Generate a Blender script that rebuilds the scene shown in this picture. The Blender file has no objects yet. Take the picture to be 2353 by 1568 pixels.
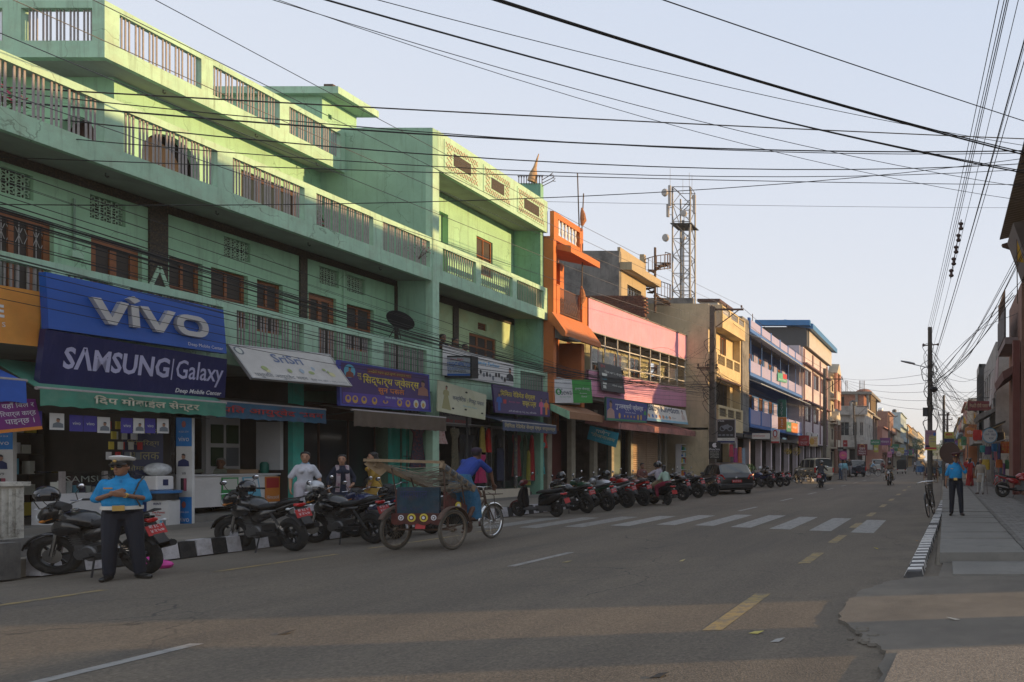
import bpy,bmesh,math,random
from mathutils import Vector,Matrix
RN=random.Random(11)
sc=bpy.context.scene
COL=sc.collection
PI=math.pi
rad=math.radians
CAM_H=1.62
cam=bpy.data.cameras.new('camera')
cam.sensor_width=36.0
cam.lens=36.0*1600/2353
cam.shift_x=-(2170-1176.5)/2353
cam.shift_y=(1060-784)/2353
cam.clip_start=0.1
cam.clip_end=6000
camo=bpy.data.objects.new('camera',cam)
COL.objects.link(camo)
camo.location=(0,0,CAM_H)
camo.rotation_euler=(PI/2,0,0)
sc.camera=camo
SUN_EL,SUN_AZ=8.0,81.0
w=bpy.data.worlds.new('World')
sc.world=w
w.use_nodes=True
nt=w.node_tree
bg=nt.nodes['Background']
sky=nt.nodes.new('ShaderNodeTexSky')
sky.sky_type='NISHITA'
sky.sun_disc=False
sky.sun_elevation=rad(SUN_EL)
sky.sun_rotation=rad(SUN_AZ)
sky.air_density=1.0
sky.dust_density=1.0
sky.ozone_density=1.5
geo=nt.nodes.new('ShaderNodeTexCoord')
sep=nt.nodes.new('ShaderNodeSeparateXYZ')
nt.links.new(geo.outputs['Generated'],sep.inputs[0])
ramp=nt.nodes.new('ShaderNodeValToRGB')
ramp.color_ramp.elements[0].position=0.0
ramp.color_ramp.elements[0].color=(2.82,2.72,2.7,1)
e=ramp.color_ramp.elements.new(0.16)
e.color=(2.7,2.76,2.95,1)
ramp.color_ramp.elements[-1].position=0.62
ramp.color_ramp.elements[-1].color=(2.15,2.42,2.92,1)
nt.links.new(sep.outputs['Z'],ramp.inputs[0])
mixs=nt.nodes.new('ShaderNodeMixRGB')
mixs.blend_type='MIX'
mixs.inputs[0].default_value=0.92
nt.links.new(sky.outputs[0],mixs.inputs[1])
nt.links.new(ramp.outputs[0],mixs.inputs[2])
nt.links.new(mixs.outputs[0],bg.inputs[0])
bg.inputs[1].default_value=0.1
sl=bpy.data.lights.new('sun','SUN')
sl.energy=2.0
sl.angle=rad(0.6)
sl.color=(1.0,0.65,0.3)
slo=bpy.data.objects.new('sun',sl)
COL.objects.link(slo)
sdir=Vector((math.cos(rad(SUN_EL))*math.sin(rad(SUN_AZ)),math.cos(rad(SUN_EL))*math.cos(rad(SUN_AZ)),math.sin(rad(SUN_EL))))
slo.rotation_euler=sdir.to_track_quat('Z','Y').to_euler()
slo.location=sdir*60
sc.view_settings.view_transform='Standard'
sc.view_settings.look='None'
sc.view_settings.gamma=1.0
sc.view_settings.use_curve_mapping=False
sc.view_settings.exposure=1.62
sc.cycles.max_bounces=6
sc.cycles.diffuse_bounces=3
sc.cycles.glossy_bounces=3
sc.cycles.transparent_max_bounces=8
FP,VX,HY=1600.0,2170.0,1060.0
def fx(x,y,X):
 Y=X*FP/(x-VX)
 return Vector((X,Y,CAM_H+(HY-y)*Y/FP))
def fy(x,y,Y):
 return Vector(((x-VX)*Y/FP,Y,CAM_H+(HY-y)*Y/FP))
def gd(x,y,z=0.0):
 Y=(CAM_H-z)*FP/(y-HY)
 return Vector(((x-VX)*Y/FP,Y,z))
def yat(x,X):
 return X*FP/(x-VX)
def zat(y,Y):
 return CAM_H+(HY-y)*Y/FP
MATS={}
def nn(t,k,**kw):
 n=t.nodes.new(k)
 for a,b in kw.items():
  setattr(n,a,b)
 return n
def mat(name,rgb,rough=0.7,metal=0.0,var=0.12,scale=2.0,bump=0.0,bscale=60.0,spec=0.5,dirt=None,dscale=1.2,damt=0.5,coat=0.0,streak=None,crack=None,emit=0,alpha=1.0,trans=0.0):
 """painted / plastered / cloth surface: base colour with soft variation, optional blotches (dirt) and rain streaks, fine relief"""
 if name in MATS:
  return MATS[name]
 m=bpy.data.materials.new(name)
 m.use_nodes=True
 t=m.node_tree
 p=t.nodes['Principled BSDF']
 p.inputs['Roughness'].default_value=rough
 p.inputs['Metallic'].default_value=metal
 p.inputs['Specular IOR Level'].default_value=spec
 if coat:
  p.inputs['Coat Weight'].default_value=coat
  p.inputs['Coat Roughness'].default_value=0.08
 if alpha<1:
  p.inputs['Alpha'].default_value=alpha
 if trans:
  p.inputs['Transmission Weight'].default_value=trans
 if emit:
  p.inputs['Emission Color'].default_value=(*rgb,1)
  p.inputs['Emission Strength'].default_value=emit
 L=t.links.new
 g=nn(t,'ShaderNodeNewGeometry')
 c=None
 if var:
  n1=nn(t,'ShaderNodeTexNoise')
  n1.inputs['Scale'].default_value=scale
  n1.inputs['Detail'].default_value=6
  n1.inputs['Roughness'].default_value=0.65
  L(g.outputs['Position'],n1.inputs['Vector'])
  mr=nn(t,'ShaderNodeMapRange')
  mr.inputs['From Min'].default_value=0.3
  mr.inputs['From Max'].default_value=0.7
  mr.inputs['To Min'].default_value=1-var
  mr.inputs['To Max'].default_value=1+var
  L(n1.outputs[0],mr.inputs[0])
  mx=nn(t,'ShaderNodeMixRGB',blend_type='MULTIPLY')
  mx.inputs[0].default_value=1
  mx.inputs[1].default_value=(*rgb,1)
  L(mr.outputs[0],mx.inputs[2])
  c=mx.outputs[0]
 def over(c,src,col,amt):
  mx=nn(t,'ShaderNodeMixRGB')
  if c is None:
   mx.inputs[1].default_value=(*rgb,1)
  else:
   L(c,mx.inputs[1])
  mx.inputs[2].default_value=(*col,1)
  mu=nn(t,'ShaderNodeMath',operation='MULTIPLY')
  mu.inputs[1].default_value=amt
  L(src,mu.inputs[0])
  L(mu.outputs[0],mx.inputs[0])
  return mx.outputs[0]
 if dirt:
  n2=nn(t,'ShaderNodeTexNoise')
  n2.inputs['Scale'].default_value=dscale
  n2.inputs['Detail'].default_value=8
  n2.inputs['Roughness'].default_value=0.72
  L(g.outputs['Position'],n2.inputs['Vector'])
  r2=nn(t,'ShaderNodeMapRange')
  r2.inputs['From Min'].default_value=0.48
  r2.inputs['From Max'].default_value=0.68
  L(n2.outputs[0],r2.inputs[0])
  c=over(c,r2.outputs[0],dirt,damt)
 if streak:
  mp=nn(t,'ShaderNodeMapping')
  mp.inputs['Scale'].default_value=(5,5,0.35)
  L(g.outputs['Position'],mp.inputs[0])
  n3=nn(t,'ShaderNodeTexNoise')
  n3.inputs['Scale'].default_value=1.6
  n3.inputs['Detail'].default_value=7
  n3.inputs['Roughness'].default_value=0.7
  L(mp.outputs[0],n3.inputs['Vector'])
  r3=nn(t,'ShaderNodeMapRange')
  r3.inputs['From Min'].default_value=0.52
  r3.inputs['From Max'].default_value=0.75
  L(n3.outputs[0],r3.inputs[0])
  c=over(c,r3.outputs[0],streak,0.65)
 if crack:
  wn_=nn(t,'ShaderNodeTexNoise')
  wn_.inputs['Scale'].default_value=3.0
  wn_.inputs['Detail'].default_value=6
  L(g.outputs['Position'],wn_.inputs['Vector'])
  ad=nn(t,'ShaderNodeMixRGB',blend_type='ADD')
  ad.inputs[0].default_value=.35
  L(g.outputs['Position'],ad.inputs[1])
  L(wn_.outputs['Color'],ad.inputs[2])
  vo=nn(t,'ShaderNodeTexVoronoi',feature='DISTANCE_TO_EDGE')
  vo.inputs['Scale'].default_value=.9
  L(ad.outputs[0],vo.inputs['Vector'])
  r4=nn(t,'ShaderNodeMapRange')
  r4.inputs['From Min'].default_value=0.009
  r4.inputs['From Max'].default_value=0.002
  L(vo.outputs[0],r4.inputs[0])
  n5=nn(t,'ShaderNodeTexNoise')
  n5.inputs['Scale'].default_value=.6
  L(g.outputs['Position'],n5.inputs['Vector'])
  r5=nn(t,'ShaderNodeMapRange')
  r5.inputs['From Min'].default_value=0.5
  r5.inputs['From Max'].default_value=0.56
  L(n5.outputs[0],r5.inputs[0])
  m5=nn(t,'ShaderNodeMath',operation='MULTIPLY')
  L(r4.outputs[0],m5.inputs[0])
  L(r5.outputs[0],m5.inputs[1])
  c=over(c,m5.outputs[0],crack,.5)
 if c is None:
  p.inputs['Base Color'].default_value=(*rgb,1)
 else:
  L(c,p.inputs['Base Color'])
 if bump:
  nb=nn(t,'ShaderNodeTexNoise')
  nb.inputs['Scale'].default_value=bscale
  nb.inputs['Detail'].default_value=4
  L(g.outputs['Position'],nb.inputs['Vector'])
  b=nn(t,'ShaderNodeBump')
  b.inputs['Strength'].default_value=bump
  b.inputs['Distance'].default_value=0.01
  L(nb.outputs[0],b.inputs['Height'])
  L(b.outputs[0],p.inputs['Normal'])
 MATS[name]=m
 return m
def flat(name,rgb,rough=0.5,**k):
 k.setdefault('var',0.05)
 return mat(name,rgb,rough,**k)
def asphalt():
 m=bpy.data.materials.new('asphalt')
 m.use_nodes=True
 t=m.node_tree
 L=t.links.new
 p=t.nodes['Principled BSDF']
 p.inputs['Roughness'].default_value=0.86
 p.inputs['Specular IOR Level'].default_value=0.3
 g=nn(t,'ShaderNodeNewGeometry')
 def noise(s,d=5,r=0.6,vec=None):
  n=nn(t,'ShaderNodeTexNoise')
  n.inputs['Scale'].default_value=s
  n.inputs['Detail'].default_value=d
  n.inputs['Roughness'].default_value=r
  L(vec or g.outputs['Position'],n.inputs['Vector'])
  return n.outputs[0]
 def rng(s,a,b,c,d):
  n=nn(t,'ShaderNodeMapRange')
  for i,v in zip(range(1,5),(a,b,c,d)):
   n.inputs[i].default_value=v
  L(s,n.inputs[0])
  return n.outputs[0]
 def mix(f,c1,c2,bt='MIX'):
  n=nn(t,'ShaderNodeMixRGB',blend_type=bt)
  for i,v in((0,f),(1,c1),(2,c2)):
   if isinstance(v,(int,float)):
    n.inputs[i].default_value=v if i==0 else(v,v,v,1)
   elif isinstance(v,tuple):
    n.inputs[i].default_value=(*v,1)
   else:
    L(v,n.inputs[i])
  return n.outputs[0]
 st=nn(t,'ShaderNodeMapping')
 st.inputs['Scale'].default_value=(1.0,0.12,1.0)
 L(g.outputs['Position'],st.inputs[0])
 c=mix(rng(noise(0.5,6,.65,st.outputs[0]),.35,.7,0,1),(0.096,0.081,0.064),(0.142,0.118,0.09))
 c=mix(rng(noise(0.33,8,.7),.5,.72,0,.6),c,(0.17,0.138,0.1))
 vor=nn(t,'ShaderNodeTexVoronoi')
 vor.inputs['Scale'].default_value=62
 L(g.outputs['Position'],vor.inputs['Vector'])
 sp=rng(vor.outputs['Color'],0.1,0.9,0.78,1.24)
 c=mix(1.0,c,sp,'MULTIPLY')
 c=mix(1.0,c,rng(noise(24,4,.6),.3,.7,.8,1.2),'MULTIPLY')
 sepx=nn(t,'ShaderNodeSeparateXYZ')
 L(g.outputs['Position'],sepx.inputs[0])
 edge=rng(sepx.outputs[0],-10.2,-12.3,0.0,0.75)
 ed=nn(t,'ShaderNodeMath',operation='MULTIPLY')
 L(edge,ed.inputs[0])
 L(rng(noise(0.8,7,.7),.3,.6,.35,1),ed.inputs[1])
 c=mix(ed.outputs[0],c,(0.20,0.175,0.14))
 redge=rng(sepx.outputs[0],-2.0,-.5,0.0,0.8)
 ed2=nn(t,'ShaderNodeMath',operation='MULTIPLY')
 L(redge,ed2.inputs[0])
 L(rng(noise(1.1,8,.75),.42,.62,0.0,1),ed2.inputs[1])
 c=mix(ed2.outputs[0],c,(0.17,0.14,0.105))
 tr=rng(noise(0.9,4,.5,st.outputs[0]),.55,.7,0,.35)
 c=mix(tr,c,(0.05,0.048,0.046))
 vc=nn(t,'ShaderNodeTexVoronoi',feature='DISTANCE_TO_EDGE')
 vc.inputs['Scale'].default_value=.55
 wv=nn(t,'ShaderNodeMixRGB',blend_type='ADD')
 wv.inputs[0].default_value=.5
 L(g.outputs['Position'],wv.inputs[1])
 nz_=nn(t,'ShaderNodeTexNoise')
 nz_.inputs['Scale'].default_value=2.2
 L(g.outputs['Position'],nz_.inputs['Vector'])
 L(nz_.outputs['Color'],wv.inputs[2])
 L(wv.outputs[0],vc.inputs['Vector'])
 ck=nn(t,'ShaderNodeMath',operation='MULTIPLY')
 L(rng(vc.outputs[0],.008,.002,0,.7),ck.inputs[0])
 L(rng(noise(.25,3,.5),.52,.58,0,1),ck.inputs[1])
 c=mix(ck.outputs[0],c,(0.035,0.033,0.03))
 dk=rng(noise(0.21,5,.6),.62,.72,0,.5)
 c=mix(dk,c,(0.06,0.06,0.062))
 L(c,p.inputs['Base Color'])
 b=nn(t,'ShaderNodeBump')
 b.inputs['Strength'].default_value=0.55
 b.inputs['Distance'].default_value=0.006
 L(vor.outputs['Distance'],b.inputs['Height'])
 L(b.outputs[0],p.inputs['Normal'])
 return m
def paint_worn(name,rgb,under=(0.11,0.105,0.1),wear=0.5):
 m=bpy.data.materials.new(name)
 m.use_nodes=True
 t=m.node_tree
 L=t.links.new
 p=t.nodes['Principled BSDF']
 p.inputs['Roughness'].default_value=0.8
 g=nn(t,'ShaderNodeNewGeometry')
 n=nn(t,'ShaderNodeTexNoise')
 n.inputs['Scale'].default_value=7
 n.inputs['Detail'].default_value=10
 n.inputs['Roughness'].default_value=0.75
 L(g.outputs['Position'],n.inputs['Vector'])
 r=nn(t,'ShaderNodeMapRange')
 r.inputs[1].default_value=wear-.08
 r.inputs[2].default_value=wear+.1
 L(n.outputs[0],r.inputs[0])
 mx=nn(t,'ShaderNodeMixRGB')
 mx.inputs[1].default_value=(*rgb,1)
 mx.inputs[2].default_value=(*under,1)
 L(r.outputs[0],mx.inputs[0])
 L(mx.outputs[0],p.inputs['Base Color'])
 return m
def glass_mat(name,rgb,rough=0.06):
 m=mat(name,rgb,rough,var=0.05,spec=0.8)
 return m
WM={}
class MB:
 def __init__(s):
  s.v,s.f,s.m,s.mi=[],[],[],0
 def add(s,vs,fs):
  n=len(s.v)
  s.v+=[tuple(v)for v in vs]
  s.f+=[[i+n for i in f]for f in fs]
  s.m+=[s.mi]*len(fs)
  return s
 def box(s,x0,x1,y0,y1,z0,z1):
  x0,x1=min(x0,x1),max(x0,x1)
  y0,y1=min(y0,y1),max(y0,y1)
  z0,z1=min(z0,z1),max(z0,z1)
  return s.add([(x0,y0,z0),(x1,y0,z0),(x1,y1,z0),(x0,y1,z0),(x0,y0,z1),(x1,y0,z1),(x1,y1,z1),(x0,y1,z1)],[(0,3,2,1),(4,5,6,7),(0,1,5,4),(1,2,6,5),(2,3,7,6),(3,0,4,7)])
 def hexa(s,p):
  return s.add(p,[(0,3,2,1),(4,5,6,7),(0,1,5,4),(1,2,6,5),(2,3,7,6),(3,0,4,7)])
 def slab(s,a,b,c,d,t):
  a,b,c,d=map(Vector,(a,b,c,d))
  n=(b-a).cross(d-a).normalized()*t
  return s.hexa([a-n,b-n,c-n,d-n,a,b,c,d])
 def bar(s,a,b,wd,h=None,up=(0,0,1)):
  a,b=Vector(a),Vector(b)
  h=h or wd
  d=(b-a).normalized()
  u=Vector(up)
  if abs(d.dot(u))>.95:
   u=Vector((1,0,0))if abs(d.x)<.9 else Vector((0,1,0))
  r=d.cross(u).normalized()*wd/2
  u=r.cross(d).normalized()*h/2
  return s.hexa([a-r-u,a+r-u,b+r-u,b-r-u,a-r+u,a+r+u,b+r+u,b-r+u])
 def tube(s,pts,r,n=6,caps=True):
  pts=[Vector(p)for p in pts]
  rs=r if isinstance(r,(list,tuple))else[r]*len(pts)
  rings,prev=[],None
  for i,p in enumerate(pts):
   d=(pts[min(i+1,len(pts)-1)]-pts[max(i-1,0)]).normalized()
   if prev is None:
    u=Vector((0,0,1))if abs(d.z)<.9 else Vector((1,0,0))
    u=(u-d*u.dot(d)).normalized()
   else:
    u=(prev-d*prev.dot(d))
    u=u.normalized()if u.length>1e-6 else Vector((1,0,0))
   prev=u
   v=d.cross(u)
   rings.append([p+(u*math.cos(2*PI*k/n)+v*math.sin(2*PI*k/n))*rs[i]for k in range(n)])
  return s.loft(rings,caps)
 def loft(s,rings,caps=True,closed=True):
  n=len(rings[0])
  vs=[p for r in rings for p in r]
  fs=[]
  for i in range(len(rings)-1):
   for k in range(n if closed else n-1):
    a,b=i*n+k,i*n+(k+1)%n
    fs.append((a,b,b+n,a+n))
  if caps:
   fs.append(tuple(range(n-1,-1,-1)))
   fs.append(tuple(range((len(rings)-1)*n,len(rings)*n)))
  return s.add(vs,fs)
 def lathe(s,prof,n,M=None,closed=False):
  """profile (r, h) turned about local z, then moved by M"""
  M=M or Matrix()
  rings=[[M@Vector((r*math.cos(2*PI*k/n),r*math.sin(2*PI*k/n),h))for k in range(n)]for r,h in prof]
  if closed:
   rings.append(rings[0])
  return s.loft(rings,caps=not closed)
 def ell(s,c,rx,ry,rz,n=12,m=8,M=None):
  M=M or Matrix()
  rings=[]
  for i in range(m+1):
   t=-PI/2+PI*i/m
   q=max(math.cos(t),0.02)
   rings.append([Vector(c)+M@Vector((rx*q*math.cos(2*PI*k/n),ry*q*math.sin(2*PI*k/n),rz*math.sin(t)))for k in range(n)])
  return s.loft(rings)
 def prism(s,poly,axis,a,b):
  """poly: 2D points; axis 'x','y','z' extruded from a to b"""
  def P(p,h):
   return{'x':(h,p[0],p[1]),'y':(p[0],h,p[1]),'z':(p[0],p[1],h)}[axis]
  n=len(poly)
  vs=[P(p,a)for p in poly]+[P(p,b)for p in poly]
  fs=[tuple(range(n)),tuple(range(2*n-1,n-1,-1))]+[(i,i+n,(i+1)%n+n,(i+1)%n)for i in range(n)]
  return s.add(vs,fs)
 def mesh(s,name,mats,smooth=False,ang=40):
  me=bpy.data.meshes.new(name)
  me.from_pydata(s.v,[],s.f)
  for m in(mats if isinstance(mats,(list,tuple))else[mats]):
   me.materials.append(m)
  if isinstance(mats,(list,tuple))and len(mats)>1:
   me.polygons.foreach_set('material_index',s.m)
  bm=bmesh.new()
  bm.from_mesh(me)
  bmesh.ops.recalc_face_normals(bm,faces=bm.faces)
  bm.to_mesh(me)
  bm.free()
  if smooth:
   me.shade_smooth()
   me.set_sharp_from_angle(angle=rad(ang))
  me.update()
  return me
 def build(s,name,mats,parent=None,smooth=False,local=False,ang=40,bevel=0):
  """one mesh object; vertices are in world coordinates unless local (then in the parent's)"""
  if parent is not None and not local:
   Mi=WM[parent.name].inverted()
   s.v=[tuple(Mi@Vector(v))for v in s.v]
  loc=None
  if parent is None:
   xs,ys,zs=zip(*s.v)
   loc=Vector(((min(xs)+max(xs))/2,(min(ys)+max(ys))/2,min(zs)))
   s.v=[(a-loc.x,b-loc.y,c-loc.z)for a,b,c in s.v]
  o=bpy.data.objects.new(name,s.mesh(name,mats,smooth,ang))
  COL.objects.link(o)
  if parent is None:
   o.location=loc
   WM[o.name]=Matrix.Translation(loc)
  else:
   o.parent=parent
   WM[o.name]=WM[parent.name]
  if bevel:
   b=o.modifiers.new('bevel','BEVEL')
   b.width=bevel
   b.segments=1
   b.limit_method='ANGLE'
  return o
def tag(o,label=None,cat=None,group=None,kind=None):
 for k,v in(('label',label),('category',cat),('group',group),('kind',kind)):
  if v:
   o[k]=v
 return o
def thing(name,label,cat,loc=(0,0,0),rz=0.0,group=None,tilt=None):
 o=bpy.data.objects.new(name,None)
 o.empty_display_size=.2
 COL.objects.link(o)
 o.location=loc
 M=Matrix.Translation(Vector(loc))@Matrix.Rotation(rz,4,'Z')
 if tilt is not None:
  M=M@tilt
 o.rotation_euler=M.to_euler()
 WM[o.name]=M
 return tag(o,label,cat,group)
def copy_tree(o,parent=None,swap=None):
 c=o.copy()
 COL.objects.link(c)
 c.parent=parent
 if swap and c.type=='MESH':
  for sl_ in c.material_slots:
   if sl_.material and sl_.material.name in swap:
    nm=swap[sl_.material.name]
    sl_.link='OBJECT'
    sl_.material=nm
 for ch in list(o.children):
  copy_tree(ch,c,swap)
 return c
def place(o,loc,rz=0.0,tilt=None,scale=None):
 M=Matrix.Translation(Vector(loc))@Matrix.Rotation(rz,4,'Z')
 if tilt is not None:
  M=M@tilt
 o.location=loc
 o.rotation_euler=M.to_euler()
 if scale:
  o.scale=(scale,)*3
  M=M@Matrix.Scale(scale,4)
 WM[o.name]=M
 return o
def inst(name,me,parent,loc,rot=None):
 """a child that shares mesh data; loc is in world coordinates (parents without rotation)"""
 o=bpy.data.objects.new(name,me)
 COL.objects.link(o)
 o.parent=parent
 o.location=Vector(loc)-parent.location
 if rot:
  o.rotation_euler=rot
 return o
TXT={}
def deva(s):
 """short i stands before its consonant (cluster)"""
 out=[]
 for ch in s:
  if ch=='ि' and out:
   i=len(out)-1
   while i>=2 and out[i-1]=='्':
    i-=2
   out.insert(i,ch)
  else:
   out.append(ch)
 return ''.join(out)
def text_data(s,ext=0.0,shear=0.0,bold=0.0):
 k=(s,ext,shear,bold)
 if k not in TXT:
  cu=bpy.data.curves.new('lettering','FONT')
  cu.body=deva(s)
  cu.size=1
  cu.extrude=ext
  cu.shear=shear
  cu.offset=bold
  cu.resolution_u=2
  o=bpy.data.objects.new('lettering',cu)
  me=bpy.data.meshes.new_from_object(o)
  bpy.data.objects.remove(o)
  bpy.data.curves.remove(cu)
  vs=[v.co for v in me.vertices]
  if not vs:
   vs=[Vector((0,0,0)),Vector((1,1,0))]
  bb=(min(v.x for v in vs),max(v.x for v in vs),min(v.y for v in vs),max(v.y for v in vs))
  TXT[k]=(me,bb)
 return TXT[k]
class Plane2:
 """a flat sheet in space: O origin, u to the reader's right, v up; text and shapes are laid on it"""
 def __init__(s,O,U,V):
  s.O,s.U,s.V=Vector(O),Vector(U).normalized(),Vector(V).normalized()
  s.N=s.U.cross(s.V).normalized()
  s.V=s.N.cross(s.U)
 def P(s,a,b,h=0.0):
  return s.O+s.U*a+s.V*b+s.N*h
def put_text(parent,pl,s,a,b,wd,ht,m,h=0.006,ext=0.0,shear=0.0,bold=0.0,name='lettering'):
 """the words fill the box of width wd and height ht whose lower left corner is (a, b)"""
 me,bb=text_data(s,ext,shear,bold)
 me=me.copy()
 sx,sy=wd/max(bb[1]-bb[0],1e-3),ht/max(bb[3]-bb[2],1e-3)
 Mi=WM[parent.name].inverted()
 for v in me.vertices:
  v.co=Mi@pl.P(a+(v.co.x-bb[0])*sx,b+(v.co.y-bb[2])*sy,h+v.co.z*(1 if ext else 0)+(ext if ext else 0))
 me.materials.clear()
 me.materials.append(m)
 me.name=name
 o=bpy.data.objects.new(name,me)
 COL.objects.link(o)
 o.parent=parent
 WM[o.name]=WM[parent.name]
 return o
def put_poly(parent,pl,pts,m,h=0.004,name='picture',t=0.0):
 b=MB()
 if t:
  n=len(pts)
  vs=[pl.P(x,y,h)for x,y in pts]+[pl.P(x,y,h+t)for x,y in pts]
  b.add(vs,[tuple(range(n,2*n))]+[(i,(i+1)%n,(i+1)%n+n,i+n)for i in range(n)])
 else:
  b.add([pl.P(x,y,h)for x,y in pts],[tuple(range(len(pts)))])
 return b.build(name,m,parent)
def rectp(a,b,c,d):
 return[(a,b),(c,b),(c,d),(a,d)]
def ringp(cx,cy,rx,ry,n=14,a0=0,a1=2*PI):
 return[(cx+rx*math.cos(a0+(a1-a0)*k/n),cy+ry*math.sin(a0+(a1-a0)*k/n))for k in range(n)]
def board(name,label,A,B,C,D,m,thick=0.05,frame=None,fw=0.03,cat='sign',group=None):
 """sign board with corners A lower left, B lower right, C upper right, D upper left (world); returns thing, plane, width, height"""
 A,B,C,D=map(Vector,(A,B,C,D))
 t=thing(name,label,cat,(A+B)/2,0,group)
 pl=Plane2(A,B-A,D-A)
 C=C-pl.N*(C-A).dot(pl.N)
 wd,ht=(B-A).length,(D-A).length
 b=MB()
 b.slab(A,B,C,D,thick)
 b.build('panel',m,t)
 if frame:
  for(p,q)in((A,B),(B,C),(C,D),(D,A)):
   f=MB()
   d_=(q-p).normalized()*fw*.5
   hz=abs((q-p).normalized().dot(pl.U))>.7
   f.bar(p-d_*(1 if hz else-1.02)-pl.N*thick*.5,q+d_*(1 if hz else-1.02)-pl.N*thick*.5,fw,thick+(.024 if hz else.02),up=pl.N)
   f.build('frame',frame,t)
 return t,pl,wd,ht
# == ground, road, pavements
ASPH=asphalt()
CONC=mat('concrete',(0.19,0.18,0.16),.88,var=.2,scale=3,bump=.3,bscale=90,dirt=(.12,.11,.1),dscale=1.5)
CONC_D=mat('stained_concrete',(0.2,0.19,0.175),.9,var=.22,scale=1.5,bump=.3,dirt=(.05,.05,.05),dscale=.9,damt=.8,streak=(.06,.06,.06))
EARTH=mat('dusty_earth',(0.22,0.185,0.14),.95,var=.2,scale=1.0,bump=.4,bscale=20)
def structure(o):
 o['kind']='structure'
 return o
b=MB();b.add([(-900,-60,-.03),(900,-60,-.03),(900,2500,-.03),(-900,2500,-.03)],[(0,1,2,3)])
structure(b.build('ground',EARTH))
b=MB();b.add([(-12.6,-30,0),(3.5,-30,0),(3.5,10.9,0),(-.15,10.9,0),(-.15,900,0),(-12.6,900,0)],[(0,1,2,3,4,5)])
road=structure(b.build('road',ASPH))
WHITE_L=paint_worn('worn_white_paint',(.26,.25,.23),wear=.56)
YEL_L=paint_worn('worn_yellow_paint',(.28,.2,.075),under=(.12,.108,.09),wear=.52)
WHITE_F=paint_worn('faded_white_paint',(.22,.21,.19),wear=.54)
def sheet(name,pts,m,z=.004):
 b=MB();b.add([(p[0],p[1],z)for p in pts],[tuple(range(len(pts)))])
 return structure(b.build(name,m))
zeb=[(-2.13,15.8,19.15),(-3.16,16.24,19.75),(-4.19,16.65,20.2),(-5.25,17.1,20.8),(-6.3,17.55,21.0),(-7.35,17.75,20.8),(-8.4,17.5,20.5),(-9.4,17.2,20.25),(-10.4,17.0,20.0),(-11.4,16.9,19.9)]
for i,(X,a,c)in enumerate(zeb):
 s_=.05 if i else.0
 sheet('zebra_bar',[(X,a),(X+.54,a-.17),(X+.54,c-.1),(X+.1,c+.02),(X,c)],WHITE_L if i<7 else WHITE_F)
for y0 in(2.0,10.7,22.6,28.4,34,39.5,45,51,57,63,70,78,88,100):
 ln=4.17 if y0==2.0 else(1.65 if y0<20 else 2.0)
 sheet('lane_dash',[(-6.73,y0),(-6.6,y0),(-6.56,y0+ln),(-6.69,y0+ln)],WHITE_L)
for y0,ln in((2.6,.5),(6.65,1.85),(11.0,1.3),(13.8,1.4),(16.9,1.3),(20.4,1.5),(24.5,1.5),(28.5,1.5),(33,1.6),(38,1.6),(43,1.6)):
 sheet('yellow_dash',[(-2.32,y0),(-2.13,y0),(-2.12,y0+ln),(-2.31,y0+ln)],YEL_L)
for y0,y1 in((6.0,8.75),(10.2,12.1),(12.9,15.2),(15.9,16.6)):
 sheet('edge_line',[(-10.72,y0),(-10.6,y0),(-10.5,y1),(-10.62,y1)],YEL_L)
b=MB();b.box(-22,-13.02,-5,400,-.02,.235)
left_pavement=structure(b.build('left_pavement',mat('dusty_pavement',(.2,.175,.14),.95,var=.22,scale=1.2,bump=.4,bscale=30,dirt=(.12,.11,.095),dscale=.7)))
KW=mat('kerb_white',(.5,.48,.49),.8,var=.15,scale=6,dirt=(.2,.17,.14),dscale=5,damt=.6,bump=.4,bscale=40)
KB=mat('kerb_black',(.02,.02,.02),.7,var=.2,dirt=(.1,.09,.08),dscale=6,damt=.4,bump=.4,bscale=40)
b=MB();b.box(-13.02,-12.86,-5,7.4,-.02,.25)
kerb=structure(b.build('left_kerb',CONC))
b=MB();b.add([(-.11,-.126,0),(.11,-.126,0),(.11,.126,0),(-.11,.126,0),(-.11,-.12,.27),(.07,-.12,.27),(.07,.12,.27),(-.11,.12,.27)],[(4,5,6,7),(0,1,5,4),(1,2,6,5),(2,3,7,6),(3,0,4,7)])
kme=[b.mesh('kerb_stone',KW),b.mesh('kerb_stone',KB)]
for i in range(130):
 if 5.35+i*.258<9.75:
  continue
 o=inst('kerb_stone',kme[i%2],kerb,(-12.91+RN.uniform(-.01,.01),5.35+i*.258,RN.uniform(-.015,.0)))
b=MB();b.box(-13.02,-12.86,39,400,-.02,.25)
structure(b.build('left_kerb',CONC))
APR=mat('concrete_apron',(.125,.11,.09),.9,var=.2,scale=1.1,bump=.5,bscale=70,dirt=(.19,.165,.13),dscale=.8,damt=.7)
b=MB()
edge=[(-.35,9.55),(-.75,9.2),(-1.0,8.6),(-1.12,7.8),(-1.05,7.0),(-.72,6.25),(-.5,5.8),(-.48,4.5),(-.55,2.0),(12,2.0),(12,10.88),(-.02,10.88),(-.08,9.6)]
jag=[]
for i in range(len(edge)):
 p,q=edge[i],edge[(i+1)%len(edge)]
 for k in range(6 if i<8 else 1):
  t=k/6
  j=.035 if i<8 else 0
  jag.append((p[0]+(q[0]-p[0])*t+RN.uniform(-j,j),p[1]+(q[1]-p[1])*t+RN.uniform(-j,j)))
b.prism(jag,'z',-.02,.035)
apron=structure(b.build('concrete_apron',APR))
AGG=mat('exposed_aggregate',(.2,.17,.135),.9,var=.45,scale=45,bump=.9,bscale=60,dirt=(.1,.09,.08),dscale=30,damt=.6)
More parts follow.
